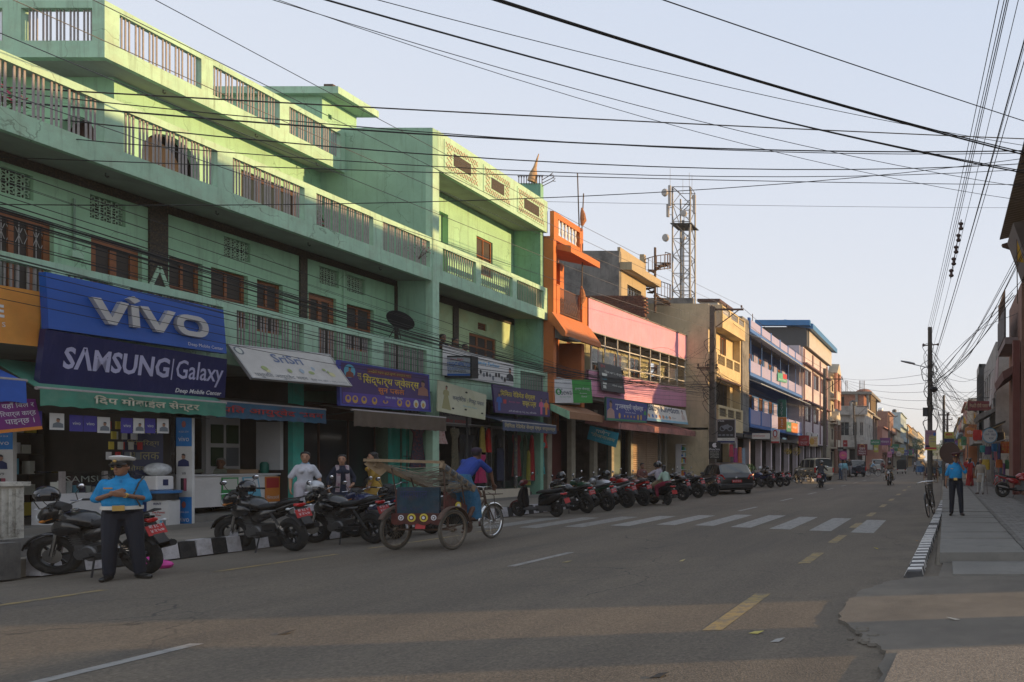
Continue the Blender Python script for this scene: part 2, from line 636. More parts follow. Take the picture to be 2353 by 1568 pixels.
b=MB();b.prism([(-.42,2.0),(2.2,2.0),(2.2,5.78),(.6,5.9),(-.38,5.76),(-.45,4.6)],'z',.01,.052)
structure(b.build('aggregate_patch',AGG))
b=MB()
for i in range(14):
 x,y=RN.uniform(-1.0,-.45),RN.uniform(6.05,6.6)
 r=RN.uniform(.02,.06)
 b.ell((x,y,r*.3),r*1.4,r,r*.8,6,4)
o=b.build('broken_concrete_rubble',APR);tag(o,'lumps of broken concrete at the worn edge of the apron','rubble',kind='stuff')
b=MB();b.box(.12,2.6,9.62,10.86,.02,.06)
structure(b.build('threshold_strip',CONC))
rk=MB();rk.box(-.02,.1,10.95,200,-.02,.1)
rkerb=structure(rk.build('right_kerb_bed',CONC))
STW=mat('kerb_stripe_white',(.62,.6,.57),.8,var=.15,scale=8,dirt=(.25,.22,.2),dscale=9,damt=.5)
STK=mat('kerb_stripe_dark',(.06,.06,.062),.8,var=.2,scale=8,dirt=(.2,.18,.16),dscale=9,damt=.4)
def kst(m):
 b=MB()
 b.add([(-.15,-.0925,0),(.12,-.0925,0),(.12,.0925,0),(-.15,.0925,0),(-.1,-.0925,.095),(.1,-.0925,.1),(.1,.0925,.1),(-.1,.0925,.095)],[(4,5,6,7),(0,1,5,4),(1,2,6,5),(2,3,7,6),(3,0,4,7)])
 return b.mesh('kerb_stone',m)
kk=[kst(STK),kst(STW)]
for i in range(96):
 Y=9.75+i*.185
 if 13.3<Y<13.6:
  continue
 inst('kerb_stone',kk[i%2],rkerb,(-.42+(Y-9.75)*.0225+RN.uniform(-.008,.008),Y,RN.uniform(-.012,.004)),(0,0,-.0225))
b=MB();b.box(-.04,1.28,10.95,60,-.02,.10)
bed=structure(b.build('drain_cover_bed',mat('dark_gap',(.04,.04,.038),.95)))
y=10.9
sm={}
while y<40:
 L_=RN.choice((.55,.6,.75,.9))if y>11.2 else 1.15
 k=round(L_,2)
 if k not in sm:
  b=MB();b.box(-.67,.67,.0,L_-.028,-.06 if L_<1.1 else-.17,0.0)
  sm[k]=b.mesh('concrete_slab',CONC)
 inst('concrete_slab',sm[k],bed,(.6,y,.185+RN.uniform(-.008,.008)),(RN.uniform(-.006,.006),RN.uniform(-.006,.006),RN.uniform(-.004,.004)))
 y+=L_
b=MB();b.box(1.29,4.5,10.9,60,-.02,.16)
pav=structure(b.build('brick_paving',mat('paver_joint',(.1,.095,.085),.95)))
PAV=mat('grey_paver',(.19,.18,.165),.88,var=.25,scale=5,bump=.4)
b=MB();b.box(-.1,.1,-.05,.05,0,.03)
pm=b.mesh('paving_brick',PAV)
n=0
for j in range(50):
 for i in range(6):
  Y=11.0+j*.112
  x=1.4+i*.212+(j%2)*.1
  if n<300:
   inst('paving_brick',pm,pav,(x,Y,.163+RN.uniform(-.004,.004)));n+=1
b=MB()
for j in range(50,260):
 for i in range(6):
  Y=11.0+j*.112
  x=1.4+i*.212+(j%2)*.1
  z=.163+RN.uniform(-.004,.004)
  b.box(x-.1,x+.1,Y-.05,Y+.05,z,z+.03)
o=b.build('paving_bricks_beyond',PAV,pav);o['kind']='stuff'
# == building helpers
def wall(parent,name,m,ax,c0,out,a0,a1,z0,z1,holes=(),thick=.2):
 """solid wall whose outer face is the plane ax = c0 (out = +1/-1), from a0 to a1 and z0 to z1, with rectangular holes (a, b, za, zb)"""
 b=MB()
 zs=sorted({z0,z1,*[min(max(h[2],z0),z1)for h in holes],*[min(max(h[3],z0),z1)for h in holes]})
 for i in range(len(zs)-1):
  za,zb=zs[i],zs[i+1]
  if zb-za<1e-4:
   continue
  cuts=sorted((max(h[0],a0),min(h[1],a1))for h in holes if h[2]<zb-1e-4 and h[3]>za+1e-4)
  p=a0
  segs=[]
  for ca,cb in cuts:
   if ca>p+1e-4:
    segs.append((p,ca))
   p=max(p,cb)
  if p<a1-1e-4:
   segs.append((p,a1))
  for s0,s1 in segs:
   if ax=='x':
    b.box(c0-out*thick,c0,s0,s1,za,zb)
   else:
    b.box(s0,s1,c0-out*thick,c0,za,zb)
 o=b.build(name,m,parent)
 return o
def pbox(parent,name,m,*a,**k):
 b=MB();b.box(*a)
 return b.build(name,m,parent,**k)
BROWN=mat('brown_wood',(.24,.085,.03),.6,var=.2,scale=9)
BROWN_D=mat('dark_brown_wood',(.07,.03,.02),.6,var=.2,scale=9)
MESHN=mat('fly_screen',(.045,.036,.03),.7,var=.1)
GLASS_D=glass_mat('dark_window_glass',(.03,.035,.04))
STEEL=mat('grey_steel',(.35,.34,.33),.45,metal=.6,var=.1)
STEEL_D=mat('dark_steel',(.06,.06,.06),.5,metal=.5,var=.1)
RUST=mat('rusty_iron',(.09,.055,.04),.8,var=.3,scale=10)
PIPE_W=mat('pale_rail_paint',(.3,.27,.26),.5,var=.15,scale=12)
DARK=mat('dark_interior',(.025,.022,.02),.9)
def window(parent,ax,c,out,a0,a1,z0,z1,fm=BROWN,pm_=MESHN,cols=2,rows=1,fw=.06,depth=.1,rowat=None):
 """frame, mullions and panes set back into a hole of a wall (outer plane c)"""
 f=MB()
 q0,q1=c-out*depth,c-out*(depth+.06)
 def bx(a,b_,za,zb,d0=0.0,d1=0.0):
  if ax=='x':
   return(q0-out*d0,q1+out*d1,a,b_,za,zb)
  return(a,b_,q0-out*d0,q1+out*d1,za,zb)
 f.box(*bx(a0,a0+fw,z0,z1));f.box(*bx(a1-fw,a1,z0,z1))
 f.box(*bx(a0+fw,a1-fw,z1-fw,z1));f.box(*bx(a0+fw,a1-fw,z0,z0+fw))
 wn=f.build('window',fm,parent)
 ys=[a0+(a1-a0)*i/cols for i in range(cols+1)]
 zs=[z0+(z1-z0)*i/rows for i in range(rows+1)]
 if rowat:
  zs=[z0]+[z0+(z1-z0)*r for r in rowat]+[z1]
 mu=MB()
 for y_ in ys[1:-1]:
  mu.box(*bx(y_-fw*.4,y_+fw*.4,z0+fw,z1-fw,.004,.004))
 for z_ in zs[1:-1]:
  mu.box(*bx(a0+fw,a1-fw,z_-fw*.35,z_+fw*.35,.008,.008))
 if mu.v:
  mu.build('mullion',fm,wn)
 for i in range(len(ys)-1):
  for j in range(len(zs)-1):
   pb=MB()
   pb.box(*bx(ys[i]+fw*.4,ys[i+1]-fw*.4,zs[j]+fw*.3,zs[j+1]-fw*.3,.035,.012))
   pb.build('pane',pm_,wn)
 return wn
def lattice(parent,X,y0,y1,z0,z1,m,nx=4,nz=3,depth=.06):
 """pierced screen of flower blocks in a hole of a wall facing +X"""
 dy,dz=(y1-y0)/nx,(z1-z0)/nz
 key=('lat',round(dy,3),round(dz,3),m.name)
 if key not in TXT:
  b=MB()
  ry,rz_=dy/2,dz/2
  for k in range(6):
   a=PI/6+k*PI/3
   cy,cz=ry*.52*math.cos(a),rz_*.52*math.sin(a)
   ring=[]
   for q in range(8):
    t=2*PI*q/8
    u,v=.46*math.cos(t),.25*math.sin(t)
    ring.append((cy+ry*(u*math.cos(a)-v*math.sin(a)),cz+rz_*(u*math.sin(a)+v*math.cos(a))))
   b.tube([(0,p[0],p[1])for p in ring+ring[:1]],.011,4,False)
  b.bar((0,-ry,-rz_+.006),(0,ry,-rz_+.006),.02,.012)
  b.bar((0,-ry+.006,-rz_+.013),(0,-ry+.006,rz_),.02,.012)
  TXT[key]=b.mesh('lattice_block',m)
 for i in range(nx):
  for j in range(nz):
   inst('lattice_block',TXT[key],parent,(X-depth,y0+dy*(i+.5),z0+dz*(j+.5)))
BARS={}
def bars(parent,X,y0,y1,z0,z1,n,m=PIPE_W,r=.016,groups=3,name='railing_bar',ax='x'):
 k=(round(z1-z0,2),r,m.name)
 if k not in BARS:
  b=MB();b.tube([(0,0,0),(0,0,z1-z0)],r,6,False)
  BARS[k]=b.mesh(name,m,smooth=True)
 L_=y1-y0
 if groups:
  ng=max(1,n//groups)
  pos=[]
  for g in range(ng):
   c=y0+L_*(g+.5)/ng
   for q in range(groups):
    pos.append(c+(q-(groups-1)/2)*L_/ng/(groups+.75))
 else:
  pos=[y0+L_*(i+.5)/n for i in range(n)]
 for p in pos:
  inst(name,BARS[k],parent,(X,p,z0)if ax=='x' else(p,X,z0))
def lamp_hook(parent,m,x,y,z):
 b=MB();b.tube([(x,y,z),(x,y,z-.06),(x+.03,y,z-.09),(x+.06,y,z-.06)],.012,5)
 b.build('ceiling_hook',m,parent)
# == green building with balconies
MINT=mat('mint_plaster',(.315,.55,.36),.85,var=.1,scale=1.3,bump=.25,bscale=70,dirt=(.25,.42,.29),dscale=1.4,damt=.35,streak=(.18,.26,.18),crack=(.1,.16,.1))
MINT_R=mat('mint_rail_plaster',(.375,.575,.42),.85,var=.12,scale=2.0,bump=.25,bscale=70,dirt=(.33,.36,.26),dscale=2.2,damt=.4,streak=(.15,.18,.12),crack=(.1,.11,.07))
SOFF=mat('soffit_plaster',(.32,.34,.3),.9,var=.15,scale=1.2,dirt=(.2,.2,.17),dscale=1.0)
CHIP=mat('black_pebble_dash',(.03,.024,.018),.7,var=.6,scale=28,bump=1.0,bscale=45,dirt=(.14,.1,.05),dscale=30,damt=.8)
WX1,WX2,BF,TF=-16.6,-18.9,-15.5,-18.15
YB=21.29
A0=8.4
G=thing('green_building','long mint green building with railed balconies and roof terrace above the phone shop','building',(-20,15,0))
Yx=lambda x,X=WX1:yat(x,X)
jal=[(Yx(-30),Yx(77)),(Yx(207),Yx(288.5)),(Yx(515),Yx(575.5)),(Yx(734),Yx(779)),(Yx(797),Yx(838))]
win=[(Yx(-60),Yx(124),4.45,6.05),(Yx(209),Yx(326),3.95,6.02),(Yx(388.5),Yx(465.5),4.76,6.02),(Yx(485),Yx(570),4.76,6.02),(Yx(590.6),Yx(650),4.76,6.02),(Yx(709),Yx(773),3.95,6.04),(Yx(797),Yx(859),4.74,6.0)]
wall(G,'first_floor_wall',MINT,'x',WX1,1,A0,YB-.2,3.9,7.08,[(a,c,6.36,6.81)for a,c in jal]+win,.22)
for a,c in jal:
 pbox(G,'lattice_backing',DARK,WX1-.2,WX1-.15,a,c,6.36,6.81)
 lattice(G,WX1,a,c,6.36,6.81,MINT_R,3,2)
for i,(a,c,z0,z1)in enumerate(win):
 if i==0:
  wn=window(G,'x',WX1,1,a,c,z0,z1,cols=4,rowat=(.5,),fw=.09,depth=.08)
  gr=MB()
  for k in range(9):
   yk=a+(c-a)*(k+.5)/9
   gr.tube([(WX1-.1,yk,z0+.1),(WX1-.1,yk,z1-.1)],.006,4,False)
   gr.tube([(WX1-.1,yk-.05,z1-.5),(WX1-.1,yk+.05,z1-.2)],.006,4,False)
   gr.tube([(WX1-.1,yk+.05,z1-.5),(WX1-.1,yk-.05,z1-.2)],.006,4,False)
  gr.build('grille',STEEL,wn)
 elif i in(1,5):
  window(G,'x',WX1,1,a,c,z0,z1,cols=2,fw=.14,depth=.08)
 else:
  window(G,'x',WX1,1,a,c,z0,z1,cols=2,rows=2,fw=.07,depth=.1)
pbox(G,'dark_frieze',CHIP,WX1,WX1+.035,A0,YB-.2,6.9,7.075)
for x0,x1 in((340,382),(687,703),(906,921)):
 pbox(G,'dark_pilaster',CHIP,WX1,WX1+.045,Yx(x0),Yx(x1),3.92,6.9)
dy0,dy1=Yx(340),Yx(382)
for k,zc in enumerate((5.3,4.75)):
 for s_ in(1,-1):
  for q in(0,1):
   b=MB()
   ym=(dy0+dy1)/2
   ya=dy0+.015 if q==0 else dy1-.015
   b.bar((WX1+.05,ya,zc),(WX1+.05,ym,zc+s_*.42*(1 if k==0 else.8)),.02,.07,up=(0,0,1))
   b.build('relief_strip',MINT_R,G)
b=MB();b.tube([(WX1+.03,Yx(167),6.62),(WX1+.03,Yx(167),5.62)],.018,6);b.build('conduit',mat('conduit_green',(.2,.32,.24),.6),G)
b=MB();b.box(WX1,WX1+.08,Yx(157),Yx(183),5.5,5.62);b.build('switch_box',MINT_R,G)
b=MB();b.tube([(WX1+.03,Yx(788),6.85),(WX1+.03,Yx(788),5.8)],.015,6);b.build('conduit',MINT_R,G)
op1=[(Yx(-200,BF),Yx(-20,BF)),(Yx(0,BF),Yx(118,BF)),(Yx(151,BF),Yx(260,BF)),(Yx(299,BF),Yx(513,BF)),(Yx(544,BF),Yx(699,BF)),(Yx(732,BF),Yx(855,BF)),(Yx(882,BF),Yx(981,BF))]
wall(G,'first_floor_parapet',MINT_R,'x',BF,1,A0,YB,3.72,5.08,[(a,c,4.18,4.93)for a,c in op1],.13)
pbox(G,'first_floor_slab',SOFF,WX1-3,BF-.13,A0,YB-.2,3.74,3.9)
for a,c in op1:
 bars(G,BF-.065,a+.03,c-.03,4.16,4.95,max(6,int((c-a)/.088)))
op2=[(Yx(-160,BF),Yx(-30,BF)),(Yx(0,BF)-.35,Yx(240,BF)),(Yx(285,BF),Yx(500,BF)),(Yx(535,BF),Yx(700,BF)),(Yx(727,BF),Yx(858,BF)),(Yx(880,BF),Yx(988,BF))]
wall(G,'second_floor_parapet',MINT_R,'x',BF,1,A0,YB,7.08,8.38,[(a,c,7.46,8.24)for a,c in op2],.14)
pbox(G,'second_floor_slab',SOFF,-27,BF-.14,A0,YB-.2,7.085,7.2)
for a,c in op2:
 bars(G,BF-.07,a+.03,c-.03,7.44,8.26,int((c-a)/.078))
for y_ in(11.2,13.2,15.2,17.4,19.6):
 lamp_hook(G,STEEL_D,-15.9,y_,7.085)
ay0,ay1=Yx(326,WX2),Yx(459,WX2)
wy0,wy1=Yx(554,WX2),Yx(689,WX2)
wall(G,'second_floor_wall',MINT,'x',WX2,1,15.85,YB-.2,7.2,10.36,[(ay0,ay1,7.2,9.56),(wy0,wy1,7.2,9.47)],.2)
def arch_fill(ax,c,out,a0,a1,z0,z1,m):
 """rounds a hole's head: two spandrel pieces"""
 r=(a1-a0)/2
 for s_ in(0,1):
  pts=[]
  for k in range(9):
   t=PI*.5*k/8
   aa=(a0+r-r*math.cos(t))if s_==0 else(a1-r+r*math.cos(t))
   pts.append((aa,z1-r+r*math.sin(t)))
  pts.append((a0 if s_==0 else a1,z1))
  b=MB();b.prism(pts,ax,c-out*.2,c-out*.003)
  b.build('arch_spandrel',m,G)
arch_fill('x',WX2,1,ay0,ay1,7.2,9.56,MINT)
pbox(G,'arch_door',mat('dark_arch_door',(.03,.02,.016),.8,var=.2),WX2-.5,WX2-.42,ay0-.3,ay1+.3,7.2,9.7)
window(G,'x',WX2,1,wy0,wy1,7.22,9.47,fm=BROWN_D,pm_=GLASS_D,cols=3,fw=.12)
ex0,ex1=-20.2,-19.35
wall(G,'terrace_end_wall',MINT,'y',15.85,-1,-26,WX2-.2,7.2,10.36,[(ex0,ex1,7.2,9.48)],.2)
arch_fill('y',15.85,-1,ex0,ex1,7.2,9.48,MINT)
pbox(G,'arch_door',BROWN_D,ex0-.3,ex1+.2,16.2,16.3,7.2,9.6)
op3=[(Yx(275,TF),Yx(463,TF)),(Yx(490,TF),Yx(643,TF)),(Yx(665,TF),Yx(783,TF))]
wall(G,'roof_parapet',MINT_R,'x',TF,1,15.05,YB-.2,10.35,11.59,[(a,c,10.71,11.45)for a,c in op3],.14)
op4=[(-19.96,-18.42),(-22.0,-20.36),(-24.2,-22.4)]
wall(G,'roof_parapet',MINT_R,'y',15.05,-1,-26,TF-.14,10.352,11.588,[(a,c,10.71,11.42)for a,c in op4],.14)
pbox(G,'roof_slab',SOFF,-26,TF-.14,15.19,YB-.2,10.36,10.5)
for a,c in op3:
 bars(G,TF-.07,a+.03,c-.03,10.69,11.47,int((c-a)/.088))
for a,c in op4:
 bars(G,15.12,a+.03,c-.03,10.69,11.44,int((c-a)/.088),ax='y')
for y_ in(16.4,18.6,20.4):
 lamp_hook(G,STEEL_D,-18.4,y_,10.36)
wall(G,'roof_parapet',MINT_R,'x',-25.86,1,15.19,YB-.2,10.5,11.5,[],.14)
pbox(G,'rear_wall',MINT,-26.2,-26,A0,YB-.2,3.9,10.34)
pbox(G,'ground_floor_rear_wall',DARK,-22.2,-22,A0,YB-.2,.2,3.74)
TX=-20.6
pbox(G,'stair_tower',MINT,TX-5,TX-.15,23.05,24.4,10.6,13.7)
holes=[]
for r_ in range(5):
 for c_ in range(5):
  if r_==0 and c_>0 or r_==1 and c_>2 or(r_==4 and c_<3):
   continue
  ya=23.28+c_*.215
  holes.append((ya,ya+.13,12.78-(r_-1)*.3,12.94-(r_-1)*.3))
wall(G,'stair_tower_screen',MINT,'x',TX,1,23.05,24.4,10.6,13.7,holes,.15)
pbox(G,'stair_tower_roof',MINT_R,TX-5.2,-19.9,22.86,24.5,13.705,13.93)
b=MB();b.box(-20.5,-20.2,23.0,23.2,13.93,14.08);b.build('roof_brick',RUST,G)
# == second green building with patterned roof parapet
H2=thing('mint_terrace_building','narrow pale green building with patterned roof parapet and tall side wall','building',(-18,24,0))
YC=27.2
BW=-16.7
MINT_SHADE=mat('shade_toned_mint_plaster',(.2,.4,.285),.87,var=.12,scale=1.2,bump=.2,dirt=(.14,.27,.19),dscale=1.1,damt=.6,streak=(.1,.16,.12),crack=(.06,.1,.07))  # mint darkened: shade on the cross wall is put into the colour
SIDE_W=mat('shade_dulled_mint_side',(.27,.44,.32),.87,var=.1,scale=1.2,bump=.2,dirt=(.2,.32,.23),dscale=1.0,damt=.5,streak=(.15,.22,.16),crack=(.08,.12,.09))  # duller mint, with the side wall's shade mixed into the base colour
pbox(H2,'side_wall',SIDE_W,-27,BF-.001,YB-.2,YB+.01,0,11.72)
pbox(H2,'corner_pilaster',MINT_R,BF-.19,BF+.02,YB-.225,YB+.045,.25,10.5)
wall(H2,'roof_parapet',MINT_R,'x',BF,1,YB+.012,YC,10.53,11.74,[],.15)
PCH=mat('peach_relief',(.55,.42,.32),.85,var=.2,scale=6)
for x0,x1 in((1020,1098),(1110,1172),(1188,1250)):
 ya,yb=yat(x0,BF),yat(x1,BF)
 pbox(H2,'parapet_panel',MINT_R,BF,BF+.02,ya,yb,10.68,11.6)
 pbox(H2,'dark_panel',CHIP,BF+.02,BF+.035,ya+.4,yb-.38,10.94,11.32)
 b=MB()
 def zig(p,q,wv):
  n_=int((Vector(q)-Vector(p)).length/.13)
  for k in range(n_):
   a=Vector(p).lerp(Vector(q),k/n_);c=Vector(p).lerp(Vector(q),(k+1)/n_)
   b.bar(a,c+Vector(wv),.012,.035,up=(1,0,0));b.bar(a+Vector(wv),c,.013,.035,up=(1,0,0))
 X_=BF+.025
 zig((X_,ya+.05,10.73),(X_,yb-.05,10.73),(0,0,.16))
 zig((X_,ya+.05,11.38),(X_,yb-.05,11.38),(0,0,.16))
 zig((X_,ya+.1,10.92),(X_,ya+.1,11.36),(0,.22,0))
 zig((X_,yb-.32,10.92),(X_,yb-.32,11.36),(0,.22,0))
 b.build('relief_border',PCH,H2)
pbox(H2,'roof_slab',SOFF,-27,BF-.15,YB+.012,YC,10.54,10.68)
wall(H2,'far_cross_wall',MINT_SHADE,'y',YC-.2,-1,-27,BF-.16,0.2,12.4,[],.2)
w2=(yat(1095,BW),yat(1132,BW),8.35,9.68)
d2=(yat(1013,BW)-.1,yat(1030,BW),7.2,9.9)
wall(H2,'second_floor_wall',MINT,'x',BW,1,YB+.012,YC-.21,7.2,10.53,[w2,d2],.2)
window(H2,'x',BW,1,*w2,cols=2,rows=2,fw=.05,depth=.06)
pbox(H2,'door',MINT,BW-.3,BW-.22,d2[0]-.1,d2[1]+.1,7.2,10)
opB=[(yat(1011,BF)+.12,yat(1094,BF)),(yat(1106,BF),yat(1178,BF)),(yat(1188,BF),yat(1250,BF))]
wall(H2,'second_floor_parapet',MINT_R,'x',BF,1,YB+.05,YC,7.12,8.36,[(a,c,7.5,8.2)for a,c in opB],.14)
pbox(H2,'second_floor_slab',SOFF,-27,BF-.14,YB+.012,YC-.01,7.13,7.25)
for a,c in opB:
 bars(H2,BF-.07,a+.03,c-.03,7.48,8.22,int((c-a)/.105),m=mat('dull_rail_paint',(.3,.29,.24),.5),groups=0)
b=MB();b.tube([(BW+.06,yat(1187,BW),7.25),(BW+.06,yat(1187,BW),10.5)],.06,8);b.build('drain_pipe',MINT,H2,smooth=True)
wB1=(yat(1078,BW),yat(1140,BW),4.4,6.15)
vB=(yat(1098,BW),yat(1118,BW),6.35,6.6)
dB=(YB+.3,YB+.75,3.95,6.3)
wall(H2,'first_floor_wall',mat('ochre_green_plaster',(.40,.52,.30),.88,var=.2,scale=1.2,dirt=(.45,.42,.2),dscale=.9,damt=.7),'x',BW,1,YB+.012,YC-.21,3.9,7.12,[wB1,vB,dB],.2)
window(H2,'x',BW,1,*wB1,cols=3,rowat=(.75,),fw=.09,depth=.05)
window(H2,'x',BW,1,*vB,cols=1,rows=4,fw=.03,depth=.05)
pbox(H2,'door',DARK,BW-.3,BW-.22,dB[0]-.1,dB[1]+.1,3.9,6.4)
pbox(H2,'dark_frieze',CHIP,BW,BW+.035,YB+.012,YC-.21,6.88,7.11)
pbox(H2,'dark_pilaster',CHIP,BW,BW+.04,yat(1040,BW),yat(1052,BW),3.9,6.88)
pbox(H2,'first_floor_slab',SOFF,-21,BF-.14,YB+.012,YC-.01,3.74,3.9)
oB1=[(yat(1196,BF),yat(1253,BF),4.18,4.93)]
wall(H2,'first_floor_parapet',MINT_R,'x',BF,1,YB+.05,YC,3.72,5.08,oB1,.13)
bars(H2,BF-.065,oB1[0][0]+.03,oB1[0][1]-.03,4.16,4.95,14,groups=0)
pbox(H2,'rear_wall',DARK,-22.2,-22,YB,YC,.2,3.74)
# == ground floor of the green row
FLR=mat('shop_floor',(.2,.18,.16),.8,var=.15)
TURQ=mat('turquoise_paint',(.06,.42,.34),.75,var=.15,scale=3,dirt=(.1,.25,.2),dscale=4)
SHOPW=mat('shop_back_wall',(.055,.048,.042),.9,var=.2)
b=MB();b.box(-22,-16.0,A0,30,.2,.44);b.box(-16.0,-15.55,A0,30,.2,.33)
plinth=structure(b.build('shop_plinth',CONC))
for y0,y1,m in((14.52,14.72,SHOPW),(17.45,17.7,SHOPW),(24.95,25.1,SHOPW)):
 pbox(G if y0<21 else H2,'partition_wall',m,-22,-16.35,y0,y1,.44,3.74)
for y0,y1,X in((17.42,17.72,-16.3),(20.55,20.85,-16.3),(20.95,21.08,-16.2)):
 pbox(G,'pillar',TURQ,X-.12,X,y0,y1,.44,3.74)
# == orange building
ORG=mat('orange_paint',(.52,.16,.045),.75,var=.1,scale=2,bump=.2,dirt=(.4,.13,.05),dscale=2.5,damt=.4)
ORG_D=mat('orange_paint_faded',(.5,.16,.05),.8,var=.15,scale=2,dirt=(.25,.14,.08),dscale=2,damt=.6)
WHT=mat('white_paint',(.68,.66,.64),.7,var=.08,scale=3)
YD=29.75
OX=-15.25
CB=thing('orange_building','narrow orange house with white balusters and iron balcony rail between green and pink buildings','building',(-17,28.5,0))
wall(CB,'front_wall',ORG,'x',-16.45,1,YC,YD,4.2,10.0,[(27.55,29.3,4.6,6.45),(27.75,28.6,7.6,9.3)],.2)
pbox(CB,'door',BROWN_D,-16.75,-16.6,27.6,28.8,7.5,9.5)
pbox(CB,'room_back',mat('dull_red_wall',(.16,.05,.03),.9),-18.5,-18.4,27.3,29.6,4.3,6.6)
pbox(CB,'corner_pilaster',ORG,-16.3,OX-.02,YC,YC+.2,3.9,10.3)
pbox(CB,'corner_pilaster',ORG,-16.3,OX-.1,YD-.3,YD-.05,3.9,6.6)
pbox(CB,'inner_pillar',ORG,-16.6,-16.2,29.35,29.65,7.5,10.0)
wall(CB,'roof_parapet',ORG,'x',OX,1,YC+.002,YD-.35,10.3,11.4,[(YC+.3,YD-.62,10.54,11.18)],.16)
bl=MB();bl.lathe([(.05,0),(.05,.06),(.025,.1),(.055,.22),(.06,.3),(.03,.42),(.04,.52),(.05,.58),(.05,.66)],8)
blm=bl.mesh('baluster',WHT,smooth=True)
for k in range(6):
 inst('baluster',blm,CB,(OX-.08,YC+.46+k*.25,10.53))
pbox(CB,'roof_slab',ORG,-20,OX-.162,YC+.01,YD-.36,10.28,10.42)
b=MB();b.prism([(-16.4,10.2),(-14.72,9.86),(-14.72,10.12),(-16.4,10.33)],'y',YC+.25,YD);b.build('rain_hood',ORG,CB)
pbox(CB,'side_wall',ORG_D,-20,-16.47,YD-.2,YD,0.2,10.3)
pbox(CB,'balcony_post',ORG,OX-.2,OX,YC+.2,YC+.42,7.45,8.6)
pbox(CB,'balcony_post',ORG,OX-.2,OX,YD-.42,YD,7.45,8.6)
pbox(CB,'balcony_slab',ORG,-16.4,OX,YC+.2,YD,7.3,7.45)
IRON=mat('brown_iron',(.16,.09,.07),.6,metal=.3)
b=MB()
n_=22
ya,yb=YC+.45,YD-.45
for k in range(n_):
 y_=ya+(yb-ya)*(k+.5)/n_
 b.tube([(OX-.08,y_,7.5),(OX-.08,y_,8.5)],.011,4,False)
for k in range(10):
 y_=ya+(yb-ya)*(k+.5)/10
 for zc in(7.75,8.05):
  b.tube([(OX-.075,y_,zc-.13),(OX-.075,y_+.07,zc),(OX-.075,y_,zc+.13),(OX-.075,y_-.07,zc),(OX-.075,y_,zc-.13)],.008,4,False)
b.bar((OX-.08,ya,8.52),(OX-.08,yb,8.52),.03);b.bar((OX-.08,ya,7.56),(OX-.08,yb,7.56),.02)
b.build('iron_railing',IRON,CB)
b=MB();b.prism([(OX,7.42),(-14.72,6.66),(-14.72,6.48),(-14.85,6.48),(OX-.12,7.1),(OX-.12,7.42)],'y',YC-.15,YD+.1);b.build('sloping_hood',ORG_D,CB)
b=MB();b.prism([(OX,6.9),(-14.95,6.52),(-14.7,6.5),(-14.72,6.42),(OX-.1,6.45)],'y',YC+.1,YC+.95);b.build('broken_edge',CONC_D,CB)
b=MB()
for k in range(6):
 y_=YC+.5+k*.18
 b.tube([(-16.2,y_,6.0),(-16.2,y_+.09,5.85),(-16.2,y_+.18,6.0)],.025,5)
b.build('zigzag_trim',mat('bright_orange',(.8,.22,.03),.6),CB)
pbox(CB,'cupboard',BROWN,-17.6,-17.2,YC+.9,YC+1.6,4.5,5.4)
pbox(CB,'first_floor_slab',SOFF,-20,-15.4,YC+.01,YD-.01,4.0,4.2)
bars(CB,-15.5,YC+.35,YD-.4,4.2,4.95,14,m=STEEL,r=.011,groups=0)
b=MB();b.bar((-15.5,YC+.3,4.97),(-15.5,YD-.35,4.97),.04);b.build('hand_rail',STEEL,CB)
BRAWN=mat('brown_awning',(.3,.15,.075),.85,var=.15,scale=3,dirt=(.2,.11,.07),dscale=3)
aw=thing('concrete_awning','brown orange sloping awning with fascia under the white and green sign','awning',(-15,28.3,3.2))
b=MB();b.prism([(-15.5,3.86),(-15.3,3.86),(-14.6,3.55),(-14.6,3.28),(-14.68,3.28),(-14.68,3.5),(-15.5,3.8)],'y',YC-.1,YD+.05);b.build('hood',BRAWN,aw)
b=MB();b.prism([(-15.3,3.86),(-14.58,3.56),(-14.58,3.25),(-15.3,3.6)],'y',YC-.16,YC-.11);b.build('end_cheek',MINT,aw)
TILE=mat('cream_pillar_tile',(.26,.23,.17),.7,var=.2,scale=3)
for y0 in(27.9,29.7,31.6):
 pbox(CB,'tiled_pillar',TILE,-16.1,-15.9,y0,y0+.32,.3,3.95)
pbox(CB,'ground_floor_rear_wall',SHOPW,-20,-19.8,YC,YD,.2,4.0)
pbox(CB,'red_curtain',mat('dark_red_cloth',(.09,.015,.012),.9),-16.4,-16.35,28.9,29.7,.35,2.9)
# == pink building
PINK=mat('pink_corrugated_cladding',(.6,.27,.38),.6,var=.1,scale=1.5,dirt=(.5,.24,.38),dscale=.8,damt=.5,streak=(.42,.2,.24))
YE=41.0
DX=-15.2
PB=thing('pink_building','two storey shop building with pink corrugated bands and a long glazed gallery','building',(-17,35,0))
def corrug(parent,name,m,X,y0,y1,zf,pitch=.15,d=.03):
 """ribbed sheet facing +X; zf(y) gives lower and upper edge"""
 b=MB()
 n_=int((y1-y0)/pitch)*2
 r0,r1,r2=[],[],[]
 for i in range(n_+1):
  y_=y0+(y1-y0)*i/n_
  za,zb=zf(y_)
  r0.append((X+(d if i%2 else 0),y_,za));r1.append((X+(d if i%2 else 0),y_,zb));r2.append((X-.12,y_,zb))
 r3=[(X-.12,p[1],p[2])for p in r0]
 b.loft([r0,r1,r2,r3],caps=False,closed=False)
 return b.build(name,m,parent)
ze=lambda y_:.035*(y_-35.4)
corrug(PB,'upper_band',PINK,DX,YD,YE,lambda y_:(7.4+ze(y_),8.8+ze(y_)))
corrug(PB,'lower_band',PINK,DX,YD,YE,lambda y_:(4.6+ze(y_),5.72+ze(y_)))
